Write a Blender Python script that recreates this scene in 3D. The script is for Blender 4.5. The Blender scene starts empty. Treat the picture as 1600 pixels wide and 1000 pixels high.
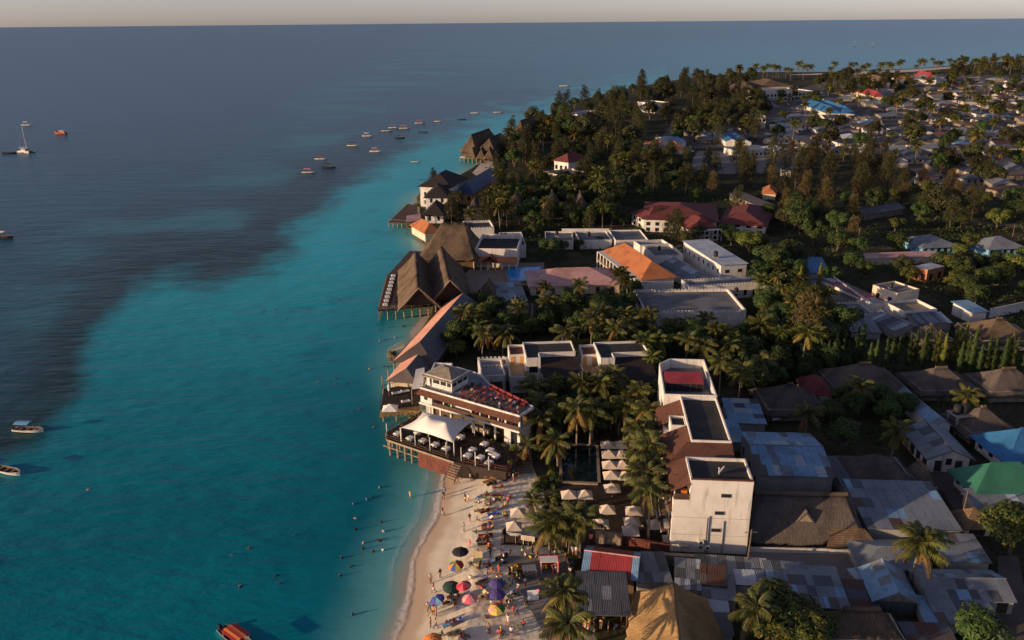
import bpy, bmesh, math, random
from mathutils import Vector, Matrix, noise

# ------------------------------------------------------------------ camera, sky, sun, exposure
SC = bpy.context.scene
COL = SC.collection
H, F, TH, ROLL = 75.0, 1280.0, math.radians(20.0), math.atan(14 / 1600)
cam_d = bpy.data.cameras.new('camera'); cam = bpy.data.objects.new('camera', cam_d); COL.objects.link(cam)
cam_d.sensor_width = 36.0; cam_d.lens = 36.0 * F / 1600; cam_d.clip_end = 200000; cam_d.clip_start = 0.5
cam.matrix_world = Matrix.Translation((0, 0, H)) @ Matrix.Rotation(math.pi / 2 - TH, 4, 'X') @ Matrix.Rotation(-ROLL, 4, 'Z')
SC.camera = cam

SUN_EL = math.radians(8.8)
SUN_H = Vector((-0.937, -0.350))                     # horizontal direction towards the sun
wd = bpy.data.worlds.new('World'); SC.world = wd; wd.use_nodes = True
nt = wd.node_tree; bg = nt.nodes['Background']
sky = nt.nodes.new('ShaderNodeTexSky'); sky.sky_type = 'NISHITA'; sky.sun_disc = False
sky.sun_elevation = SUN_EL; sky.sun_rotation = math.atan2(SUN_H.x, SUN_H.y)
sky.altitude = 50; sky.air_density = 0.6; sky.dust_density = 0.7; sky.ozone_density = 0.35
hs = nt.nodes.new('ShaderNodeHueSaturation'); hs.inputs['Saturation'].default_value = 0.76
nt.links.new(sky.outputs[0], hs.inputs['Color']); tn = nt.nodes.new('ShaderNodeMix'); tn.data_type = 'RGBA'; tn.blend_type = 'MULTIPLY'; tn.inputs[0].default_value = 1.0
tn.inputs[7].default_value = (1.0, 0.92, 1.10, 1); nt.links.new(hs.outputs[0], tn.inputs[6]); nt.links.new(tn.outputs[2], bg.inputs[0]); bg.inputs[1].default_value = 0.11
sun_d = bpy.data.lights.new('sun', 'SUN'); sun = bpy.data.objects.new('sun', sun_d); COL.objects.link(sun)
sun_d.energy = 4.9; sun_d.angle = math.radians(0.6); sun_d.color = (1.0, 0.69, 0.41)
sdir = Vector((SUN_H.x * math.cos(SUN_EL), SUN_H.y * math.cos(SUN_EL), math.sin(SUN_EL)))
sun.rotation_euler = sdir.to_track_quat('Z', 'Y').to_euler()
vs = SC.view_settings; vs.view_transform = 'Standard'; vs.look = 'None'; vs.gamma = 1.0; vs.use_curve_mapping = False
vs.exposure = 0.24
SC.cycles.max_bounces = 5; SC.cycles.diffuse_bounces = 3; SC.cycles.glossy_bounces = 2
SC.cycles.transparent_max_bounces = 6; SC.cycles.caustics_reflective = False; SC.cycles.caustics_refractive = False
SC.cycles.sample_clamp_indirect = 4.0

RND = random.Random(11)
G = 1.6                                              # level of the land

# ------------------------------------------------------------------ photograph -> place (survey of the ground plan)
def W(px, py, z=G):
    u, v = px - 800.0, 500.0 - py
    c, s = math.cos(-ROLL), math.sin(-ROLL)
    u, v = u * c - v * s, u * s + v * c
    d = Vector((u, F * math.cos(TH) + v * math.sin(TH), -F * math.sin(TH) + v * math.cos(TH)))
    t = (z - H) / d.z
    return Vector((d.x * t, d.y * t, z))

def proj(p):
    z = p[2] - H
    dep = p[1] * math.cos(TH) - z * math.sin(TH)
    if dep < 1: dep = 1
    v = (p[1] * math.sin(TH) + z * math.cos(TH)) / dep * F; u = p[0] / dep * F
    c, s = math.cos(ROLL), math.sin(ROLL)
    u, v = u * c - v * s, u * s + v * c
    return 800 + u, 500 - v

def inpoly(x, y, poly):
    r = False; j = len(poly) - 1
    for i in range(len(poly)):
        xi, yi = poly[i][0], poly[i][1]; xj, yj = poly[j][0], poly[j][1]
        if (yi > y) != (yj > y) and x < (xj - xi) * (y - yi) / (yj - yi) + xi: r = not r
        j = i
    return r

def segdist(x, y, line):
    best = 1e18; side = 1
    for i in range(len(line) - 1):
        ax, ay = line[i][0], line[i][1]; bx, by = line[i + 1][0], line[i + 1][1]
        dx, dy = bx - ax, by - ay; L2 = dx * dx + dy * dy
        t = max(0.0, min(1.0, ((x - ax) * dx + (y - ay) * dy) / L2))
        qx, qy = ax + dx * t - x, ay + dy * t - y
        d = qx * qx + qy * qy
        if d < best:
            best = d; side = 1 if dx * (y - ay) - dy * (x - ax) > 0 else -1
    return math.sqrt(best) * side

# ------------------------------------------------------------------ mesh builder
class Fr:
    'a ground frame: origin, direction angle in degrees'
    def __init__(self, ox, oy, ang):
        self.o = Vector((ox, oy)); a = math.radians(ang)
        self.u = Vector((math.cos(a), math.sin(a))); self.v = Vector((-self.u.y, self.u.x))
    def __call__(self, s, t, z):
        p = self.o + self.u * s + self.v * t
        return Vector((p.x, p.y, z))

def rect(A, B, C, z):
    'frame with its lengths from three roof corners seen in the survey (A-B one edge, C on the far edge)'
    a, b, c = W(*A, z), W(*B, z), W(*C, z)
    d = (b - a); L = math.hypot(d.x, d.y)
    fr = Fr(a.x, a.y, math.degrees(math.atan2(d.y, d.x)))
    w = (c - b).to_2d().dot(fr.v)
    if w < 0:                                         # keep v pointing into the rectangle
        fr = Fr(b.x, b.y, math.degrees(math.atan2(-d.y, -d.x))); w = -w
    return fr, L, w

class MB:
    def __init__(self): self.v = []; self.f = []; self.uv = []; self.m = []
    def add(self, verts, faces, uvs=None, mi=0):
        n = len(self.v); self.v.extend(verts)
        for k, f in enumerate(faces):
            self.f.append([n + i for i in f]); self.m.append(mi)
            self.uv.append(uvs[k] if uvs else None)
        return self
    def prism(self, pts, z0, z1, mi=0):
        n = len(pts)
        ar = sum(pts[i][0] * pts[(i + 1) % n][1] - pts[(i + 1) % n][0] * pts[i][1] for i in range(n))
        if ar < 0: pts = pts[::-1]
        vs_ = [Vector((p[0], p[1], z0)) for p in pts] + [Vector((p[0], p[1], z1)) for p in pts]
        fs = [list(range(n))[::-1], list(range(n, 2 * n))] + [[i, (i + 1) % n, n + (i + 1) % n, n + i] for i in range(n)]
        us = [None, [(p[0], p[1]) for p in pts]]
        for i in range(n):
            L = (Vector(pts[i][:2]) - Vector(pts[(i + 1) % n][:2])).length
            us.append([(0, z0), (L, z0), (L, z1), (0, z1)])
        return self.add(vs_, fs, [us[0] or [(0, 0)] * n] + us[1:], mi)
    def fbox(self, fr, s0, s1, t0, t1, z0, z1, mi=0):
        return self.prism([fr(s0, t0, 0), fr(s1, t0, 0), fr(s1, t1, 0), fr(s0, t1, 0)], z0, z1, mi)
    def box(self, x0, x1, y0, y1, z0, z1, mi=0):
        return self.prism([(x0, y0), (x1, y0), (x1, y1), (x0, y1)], z0, z1, mi)
    def patch(self, a, b, c, d, nu=1, nv=1, thick=0.08, jit=0.0, sag=0.0, mi=0, seed=0, ragged=0.0):
        'sloping slab; a-b is the eave, d-c the ridge above it'
        a, b, c, d = (Vector(q) for q in (a, b, c, d))
        top = []; uvs_ = []
        Lu = max((b - a).length, .01); Lv = ((d + c) / 2 - (a + b) / 2).length
        for j in range(nv + 1):
            w = j / nv
            for i in range(nu + 1):
                q = i / nu
                lo = a.lerp(b, q); hi = d.lerp(c, q); p = lo.lerp(hi, w)
                p.z -= sag * math.sin(math.pi * w)
                if jit and (0 < j):
                    p.z += jit * noise.noise(p * 0.7 + Vector((seed, 0, 0)))
                if ragged and j == 0:
                    r = ragged * (RND.random() - .3); dd = (lo - hi).normalized(); p += dd * r
                top.append(p)
                e = (q - .5) * ((b - a).length * (1 - w) + (c - d).length * w)
                uvs_.append((e, w * Lv))
        n = len(top); N = nu + 1
        vs_ = top + [p - Vector((0, 0, thick)) for p in top]
        fs = []; us = []
        for j in range(nv):
            for i in range(nu):
                k = [j * N + i, j * N + i + 1, (j + 1) * N + i + 1, (j + 1) * N + i]
                fs.append(k); us.append([uvs_[x] for x in k])
                fs.append([x + n for x in k[::-1]]); us.append([uvs_[x] for x in k[::-1]])
        def rim(k):
            for x, y in zip(k, k[1:]):
                fs.append([y, x, x + n, y + n]); us.append([uvs_[y], uvs_[x], uvs_[x], uvs_[y]])
        rim(list(range(N))); rim([j * N + nu for j in range(nv + 1)])
        rim([nv * N + i for i in range(nu, -1, -1)]); rim([j * N for j in range(nv, -1, -1)])
        return self.add(vs_, fs, us, mi)
    def tube(self, pts, rad, n=6, mi=0, cap=True):
        pts = [Vector(p) for p in pts]
        if not isinstance(rad, (list, tuple)): rad = [rad] * len(pts)
        base = len(self.v); vs_ = []; fs = []
        for i, p in enumerate(pts):
            t = (pts[min(i + 1, len(pts) - 1)] - pts[max(i - 1, 0)]).normalized()
            x = t.orthogonal().normalized() if i == 0 else (x - t * x.dot(t)).normalized()
            y = t.cross(x)
            for k in range(n):
                a = 2 * math.pi * k / n
                vs_.append(p + (x * math.cos(a) + y * math.sin(a)) * rad[i])
        for i in range(len(pts) - 1):
            for k in range(n):
                fs.append([i * n + k, i * n + (k + 1) % n, (i + 1) * n + (k + 1) % n, (i + 1) * n + k])
        if cap:
            fs.append(list(range(n))[::-1]); fs.append([(len(pts) - 1) * n + k for k in range(n)])
        return self.add(vs_, fs, None, mi)
    def outline(self, fr, t0, t1, pts, mi=0):
        'profile in (s, z) pushed from t0 to t1: one piece'
        n = len(pts)
        vs_ = [fr(s, t0, z) for s, z in pts] + [fr(s, t1, z) for s, z in pts]
        fs = [list(range(n)), list(range(n, 2 * n))[::-1]] + [[(i + 1) % n, i, n + i, n + (i + 1) % n] for i in range(n)]
        return self.add(vs_, fs, None, mi)
    def mesh(self, name, mats=(), org=Vector((0, 0, 0)), smooth=False):
        me = bpy.data.meshes.new(name)
        me.from_pydata([tuple(Vector(p) - org) for p in self.v], [], self.f)
        if any(u is not None for u in self.uv):
            ul = me.uv_layers.new(name='uv'); flat = []
            for f, u in zip(self.f, self.uv):
                for i in range(len(f)):
                    flat.extend(u[i] if u else (0.0, 0.0))
            ul.data.foreach_set('uv', flat)
        for m in (mats if isinstance(mats, (list, tuple)) else [mats]): me.materials.append(M[m] if isinstance(m, str) else m)
        if any(self.m): me.polygons.foreach_set('material_index', self.m)
        if smooth: me.polygons.foreach_set('use_smooth', [True] * len(me.polygons))
        me.validate(); me.update()
        return me
    def build(self, name, mats, parent=None, kind=None, smooth=False, label=None):
        org = Vector((0, 0, 0)); r = parent
        while r is not None: org = org + r.location; r = r.parent
        if parent is None and kind is None:
            org = Vector((0, 0, 0))
        o = bpy.data.objects.new(name, self.mesh(name, mats, org, smooth)); COL.objects.link(o)
        o.parent = parent
        if kind: o['kind'] = kind
        if label: o['label'] = label
        return o

TAGGED = []                       # things labelled at the end by what they stand beside
def tag(o, label, cat, group=None):
    o['label'] = label; o['category'] = cat
    if group: o['group'] = group
    return o
def auto(o, desc, cat, group, plural=None, ref=None):
    o['category'] = cat
    if group: o['group'] = group
    TAGGED.append((o, desc, plural or cat + 's', ref))
    return o
def thing(name, loc=(0, 0, 0), rz=0.0):
    o = bpy.data.objects.new(name, None); COL.objects.link(o); o.location = loc; o.rotation_euler = (0, 0, rz)
    o.empty_display_size = 0.2
    return o
KIDS = {}
def copy_tree(o, parent=None):
    c = o.copy(); COL.objects.link(c); c.parent = parent
    for k in ('label', 'group', 'category'):
        if parent is None and k in c: del c[k]
    for ch in o.children: copy_tree(ch, c)
    return c
def place(proto, loc, rz=0.0, sc=1.0, flag={}):
    'the first time the prototype itself, afterwards a copy'
    if proto.name not in flag: flag[proto.name] = 1; o = proto
    else: o = copy_tree(proto)
    o.location = loc; o.rotation_euler = (0, 0, rz); o.scale = (sc, sc, sc) if not isinstance(sc, tuple) else sc
    return o
def skin_slots(o, mats):
    'give this object its own materials in the slots of its shared mesh'
    for i, m in enumerate(mats):
        if m is None: continue
        o.material_slots[i].link = 'OBJECT'; o.material_slots[i].material = M[m]

# ------------------------------------------------------------------ materials
M = {}
def nodes(name):
    m = bpy.data.materials.new(name); m.use_nodes = True; M[name] = m
    t = m.node_tree; return m, t, t.nodes['Principled BSDF'], t.nodes['Material Output']
def nn(t, typ, **k):
    n = t.nodes.new('ShaderNode' + typ)
    for a, b in k.items():
        if a.startswith('i_'): n.inputs[a[2:].replace('_', ' ')].default_value = b
        else: setattr(n, a, b)
    return n
def c4(c): return (c[0], c[1], c[2], 1.0)
def mixc(t, fac, a, b, mode='MIX'):
    n = nn(t, 'Mix', data_type='RGBA', blend_type=mode)
    for s, val in ((0, fac), (6, a), (7, b)):
        if hasattr(val, 'is_linked') or isinstance(val, bpy.types.NodeSocket): t.links.new(val, n.inputs[s])
        else: n.inputs[s].default_value = val if s == 0 else c4(val)
    return n.outputs[2]
def ramp(t, fac, p0, p1):
    n = nn(t, 'MapRange', interpolation_type='SMOOTHSTEP'); t.links.new(fac, n.inputs[0])
    n.inputs[1].default_value = p0; n.inputs[2].default_value = p1
    return n.outputs[0]
def pos(t, scale=(1, 1, 1)):
    g = nn(t, 'NewGeometry'); mp = nn(t, 'Mapping'); mp.inputs['Scale'].default_value = scale
    t.links.new(g.outputs['Position'], mp.inputs['Vector']); return mp.outputs[0]
def uvc(t, scale=(1, 1, 1)):
    g = nn(t, 'UVMap'); g.uv_map = 'uv'; mp = nn(t, 'Mapping'); mp.inputs['Scale'].default_value = scale
    t.links.new(g.outputs[0], mp.inputs['Vector']); return mp.outputs[0]
def noi(t, vec, scale, detail=3, rough=.55):
    n = nn(t, 'TexNoise'); t.links.new(vec, n.inputs['Vector']); n.inputs['Scale'].default_value = scale
    n.inputs['Detail'].default_value = detail; n.inputs['Roughness'].default_value = rough
    return n.outputs['Fac']
def bump(t, bs, height, strength, dist=0.1):
    b = nn(t, 'Bump'); b.inputs['Strength'].default_value = strength; b.inputs['Distance'].default_value = dist
    t.links.new(height, b.inputs['Height']); t.links.new(b.outputs[0], bs.inputs['Normal']); return b
def plain(name, c1, c2=None, scale=0.6, rough=.75, bm=0.15, stain=0.0, spec=.35):
    m, t, bs, out = nodes(name)
    c2 = c2 or tuple(x * .72 for x in c1)
    v = pos(t)
    n1 = noi(t, v, scale, 4)
    col = mixc(t, ramp(t, n1, .35, .7), c1, c2)
    if stain:
        v2 = pos(t, (1.2, 1.2, .18))
        col = mixc(t, ramp(t, noi(t, v2, .9, 5), .52, .75), col, tuple(x * (1 - stain) for x in c1))
    t.links.new(col, bs.inputs['Base Color']); bs.inputs['Roughness'].default_value = rough
    bs.inputs['Specular IOR Level'].default_value = spec
    if bm: bump(t, bs, noi(t, v, scale * 9, 3), bm, .06)
    return m
def metal(name, c1, rust=(.16, .075, .04), ramt=.5, rough=.55):
    'corrugated sheet: ribs run up the slope, rust and dirt in streaks'
    m, t, bs, out = nodes(name)
    v = uvc(t); wv = nn(t, 'TexWave', wave_type='BANDS', bands_direction='X'); t.links.new(v, wv.inputs['Vector'])
    wv.inputs['Scale'].default_value = 1.4; wv.inputs['Distortion'].default_value = 0.0
    st = noi(t, uvc(t, (1.6, .16, 1)), 1.0, 5); pt = noi(t, pos(t), .22, 4)
    col = mixc(t, ramp(t, pt, .4, .7), c1, tuple(x * .68 for x in c1))
    k = nn(t, 'Math', operation='MULTIPLY'); t.links.new(ramp(t, st, .56, .74), k.inputs[0]); k.inputs[1].default_value = ramt
    col = mixc(t, k.outputs[0], col, rust)
    col = mixc(t, ramp(t, noi(t, pos(t), .9, 6, .7), .5, .72), col, tuple(x * .5 + .02 for x in c1))
    t.links.new(col, bs.inputs['Base Color']); bs.inputs['Roughness'].default_value = rough
    bs.inputs['Specular IOR Level'].default_value = .4
    bump(t, bs, wv.outputs['Fac'], .45, .06)
    return m
def thatch(name, c1, c2):
    m, t, bs, out = nodes(name)
    v = uvc(t, (3.2, .5, 1)); a = noi(t, v, 1.6, 5, .65); b = noi(t, pos(t), .25, 4)
    course = nn(t, 'TexWave', wave_type='BANDS', bands_direction='Y', wave_profile='SAW'); t.links.new(uvc(t), course.inputs['Vector'])
    course.inputs['Scale'].default_value = .42; course.inputs['Distortion'].default_value = 1.2; course.inputs['Detail Scale'].default_value = 2.5
    col = mixc(t, ramp(t, a, .3, .7), c1, c2); col = mixc(t, ramp(t, b, .4, .75), col, tuple(x * .7 for x in c2))
    t.links.new(col, bs.inputs['Base Color']); bs.inputs['Roughness'].default_value = .95; bs.inputs['Specular IOR Level'].default_value = .1
    ad = nn(t, 'Math', operation='ADD'); t.links.new(a, ad.inputs[0]); t.links.new(course.outputs['Fac'], ad.inputs[1])
    bump(t, bs, ad.outputs[0], .8, .14)
    return m
def tiles(name, c1, c2):
    m, t, bs, out = nodes(name)
    br = nn(t, 'TexBrick'); t.links.new(uvc(t), br.inputs['Vector']); br.inputs['Scale'].default_value = 1.0
    br.inputs['Brick Width'].default_value = .32; br.inputs['Row Height'].default_value = .38; br.inputs['Mortar Size'].default_value = .03
    br.inputs['Color1'].default_value = c4(c1); br.inputs['Color2'].default_value = c4(c2); br.inputs['Mortar'].default_value = c4(tuple(x * .45 for x in c2))
    col = mixc(t, ramp(t, noi(t, pos(t), .35, 5), .45, .75), br.outputs['Color'], tuple(x * .55 for x in c2))
    t.links.new(col, bs.inputs['Base Color']); bs.inputs['Roughness'].default_value = .8; bs.inputs['Specular IOR Level'].default_value = .25
    bump(t, bs, br.outputs['Fac'], .5, -.05)
    return m
def leaf(name, c1, c2, trans=.22):
    m, t, bs, out = nodes(name)
    oi = nn(t, 'ObjectInfo'); n1 = noi(t, pos(t), .45, 2)
    col = mixc(t, ramp(t, n1, .35, .65), c1, c2)
    hv = nn(t, 'HueSaturation'); t.links.new(col, hv.inputs['Color'])
    mr = nn(t, 'MapRange'); t.links.new(oi.outputs['Random'], mr.inputs[0]); mr.inputs[3].default_value = .65; mr.inputs[4].default_value = 1.35
    t.links.new(mr.outputs[0], hv.inputs['Value'])
    mh = nn(t, 'MapRange'); t.links.new(oi.outputs['Random'], mh.inputs[0]); mh.inputs[3].default_value = .475; mh.inputs[4].default_value = .52
    t.links.new(mh.outputs[0], hv.inputs['Hue'])
    t.links.new(hv.outputs[0], bs.inputs['Base Color']); bs.inputs['Roughness'].default_value = .6; bs.inputs['Specular IOR Level'].default_value = .25
    tr = nn(t, 'BsdfTranslucent'); t.links.new(hv.outputs[0], tr.inputs['Color'])
    mx = nn(t, 'MixShader'); mx.inputs[0].default_value = trans
    t.links.new(bs.outputs[0], mx.inputs[1]); t.links.new(tr.outputs[0], mx.inputs[2]); t.links.new(mx.outputs[0], out.inputs[0])
    return m

plain('white_wall', (.70, .67, .62), (.60, .56, .51), .35, .85, .1, .42)
plain('cream_wall', (.66, .56, .42), (.55, .46, .34), .4, .85, .12, .3)
plain('grey_wall', (.36, .34, .31), (.26, .25, .23), .4, .9, .2, .3)
plain('stone_wall', (.30, .25, .19), (.18, .15, .12), 1.2, .95, .5, .3)
plain('orange_wall', (.62, .32, .13), (.5, .25, .1), .5, .85, .15, .2)
plain('red_wall', (.17, .05, .035), (.09, .033, .026), 1.0, .85, .3, .6)
plain('black_roof', (.028, .028, .030), (.05, .048, .046), .35, .85, .12)
plain('grey_roof', (.19, .19, .195), (.11, .11, .115), .3, .9, .15, .2)
plain('brown_wood', (.10, .055, .035), (.06, .035, .025), 1.5, .75, .3)
plain('dark_wood', (.045, .028, .020), (.025, .018, .014), 1.5, .8, .3)
plain('pale_wood', (.34, .27, .19), (.22, .17, .12), 1.5, .85, .3)
plain('concrete', (.34, .32, .29), (.24, .23, .21), .5, .9, .2, .2)
plain('glass', (.018, .022, .026), (.03, .035, .04), .2, .12, 0, 0, .5)
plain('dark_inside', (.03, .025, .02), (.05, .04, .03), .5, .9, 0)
plain('warm_inside', (.12, .075, .04), (.07, .045, .025), .8, .8, 0)
plain('white_cloth', (.80, .78, .74), (.74, .72, .68), .8, .8, .05)
plain('tent_white', (.80, .76, .70), (.74, .70, .64), .12, .6, .02)
plain('beige_cloth', (.62, .52, .42), (.54, .45, .36), .8, .85, .05)
plain('red_cloth', (.52, .03, .035), (.42, .03, .03), .8, .7, .05)
plain('maroon_cloth', (.20, .03, .03), (.14, .025, .025), .8, .8, .05)
plain('orange_cloth', (.75, .22, .05), (.62, .2, .05), .8, .75, .05)
plain('pale_yellow_cloth', (.70, .60, .30), (.62, .52, .26), .8, .8, .05)
plain('tan_cloth', (.42, .19, .09), (.30, .13, .065), .8, .8, .05)
plain('yellow_cloth', (.70, .52, .08), (.62, .46, .08), .8, .75, .05)
plain('pink_cloth', (.72, .10, .16), (.6, .09, .15), .8, .75, .05)
plain('rose_cloth', (.75, .32, .30), (.66, .28, .27), .8, .75, .05)
plain('violet_cloth', (.10, .07, .26), (.08, .06, .2), .8, .75, .05)
plain('blue_cloth', (.04, .10, .42), (.03, .08, .34), .8, .75, .05)
plain('skyblue_cloth', (.20, .42, .62), (.17, .36, .55), .8, .75, .05)
plain('green_cloth', (.04, .22, .07), (.035, .18, .06), .8, .75, .05)
plain('darkgreen_cloth', (.025, .06, .045), (.02, .05, .04), .8, .75, .05)
plain('black_cloth', (.018, .018, .02), (.025, .025, .026), .8, .75, .05)
plain('grey_cloth', (.25, .25, .27), (.2, .2, .22), .8, .8, .05)
plain('skin_dark', (.12, .055, .03), (.10, .045, .025), 2, .6, 0)
plain('skin_light', (.52, .27, .17), (.46, .24, .15), 2, .6, 0)
plain('hair', (.015, .011, .009), (.02, .015, .01), 4, .7, 0)
plain('hull_white', (.74, .70, .62), (.62, .58, .5), .8, .5, .05, .25)
plain('hull_dark', (.05, .045, .045), (.03, .03, .03), .8, .6, .05)
plain('hull_red', (.34, .08, .035), (.26, .06, .03), .8, .6, .05, .2)
plain('bark', (.17, .125, .09), (.10, .075, .055), 2.0, .95, .5)
plain('palm_bark', (.25, .20, .15), (.15, .12, .09), 2.5, .95, .5)
plain('rock', (.14, .115, .09), (.07, .06, .05), .9, .95, .8)
plain('rust_iron', (.2, .09, .05), (.1, .05, .03), 1.5, .8, .2)
plain('plastic_black', (.02, .02, .022), (.028, .028, .03), 1, .45, .05)
plain('brick_orange', (.50, .20, .09), (.40, .16, .08), 1.2, .9, .4)
plain('car_white', (.75, .75, .76), (.72, .72, .73), .3, .25, 0, 0, .5)
plain('fruit', (.75, .32, .03), (.65, .6, .08), 3, .6, .1)
plain('pool_blue', (.012, .28, .68), (.02, .34, .74), .4, .08, .02, 0, .5)
plain('pool_dark', (.006, .016, .022), (.008, .02, .026), .4, .05, .01, 0, .5)
plain('terrace_floor', (.22, .235, .265), (.16, .17, .19), .6, .8, .05)
plain('paving', (.30, .22, .16), (.22, .17, .13), .5, .9, .15)
metal('metal_blue', (.20, .35, .52), ramt=.15)
metal('metal_pale', (.42, .47, .53), ramt=.15)
metal('metal_grey', (.19, .215, .25), ramt=.35)
metal('metal_dull', (.085, .093, .108), ramt=.4)
metal('metal_brown', (.11, .085, .075), ramt=.7)
metal('metal_rust', (.10, .045, .03), ramt=.7)
metal('metal_red', (.34, .045, .05), (.2, .03, .03), .4)
metal('metal_pink', (.58, .33, .30), (.42, .24, .2), .35)
metal('metal_peach', (.80, .40, .27), (.6, .25, .15), .3)
metal('metal_navy', (.045, .075, .16), (.04, .05, .1), .3)
metal('metal_bright_blue', (.035, .17, .38), (.03, .2, .5), .2)
metal('metal_green', (.035, .17, .11), (.05, .2, .12), .25)
metal('metal_orange', (.78, .24, .07), (.6, .2, .08), .35)
thatch('thatch', (.19, .135, .09), (.10, .075, .055))
thatch('thatch_gold', (.42, .27, .12), (.26, .17, .08))
thatch('thatch_dark', (.15, .125, .108), (.09, .076, .068))
tiles('tile_brown', (.20, .085, .05), (.15, .065, .045))
tiles('tile_orange', (.62, .23, .09), (.52, .19, .08))
tiles('tile_red', (.24, .062, .055), (.17, .05, .046))
tiles('tile_dark', (.05, .035, .034), (.035, .028, .028))
tiles('tile_buff', (.30, .20, .11), (.20, .13, .075))
leaf('palm_leaf', (.130, .130, .026), (.062, .078, .018), .3)
leaf('palm_yellow', (.30, .19, .04), (.17, .12, .03), .3)
leaf('leaf_green', (.036, .066, .016), (.066, .094, .024))
leaf('leaf_bright', (.105, .125, .020), (.16, .15, .028))
leaf('leaf_olive', (.066, .064, .022), (.036, .042, .016))
leaf('leaf_russet', (.12, .082, .032), (.075, .058, .025))
# ------------------------------------------------------------------ the setting: sea, land, beach
SHORE_PX = [(588, 1060), (610, 1000), (630, 945), (641, 880), (655, 845), (674, 812), (685, 775), (689, 738), (700, 722), (684, 690), (672, 655),
            (655, 615), (642, 590), (634, 560), (650, 520), (668, 490), (682, 462), (684, 430), (668, 396), (652, 370), (646, 350), (652, 335), (648, 308),
            (698, 286), (730, 268), (752, 254), (770, 247), (782, 218), (805, 206), (835, 191), (865, 178), (890, 165), (930, 151), (985, 139),
            (1040, 129), (1090, 121), (1180, 114), (1290, 114), (1420, 109), (1500, 103), (1600, 95), (1800, 84), (2300, 66)]
SHORE = [Vector((-26, -300, 0)), Vector((-20, 0, 0)), Vector((-18, 55, 0))] + [W(x, y, 0) for x, y in SHORE_PX]
# the reef edge: sand-bottomed lagoon on one side, seagrass and deep water on the other
REEF_PX = [(-700, 1100), (-300, 900), (-100, 795), (0, 732), (72, 694), (100, 648), (138, 604), (136, 560), (168, 508), (213, 460), (258, 441), (330, 452), (400, 432),
           (466, 394), (452, 366), (540, 306), (600, 264), (660, 230), (740, 196), (830, 173), (900, 153), (990, 136), (1040, 126)]

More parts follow.
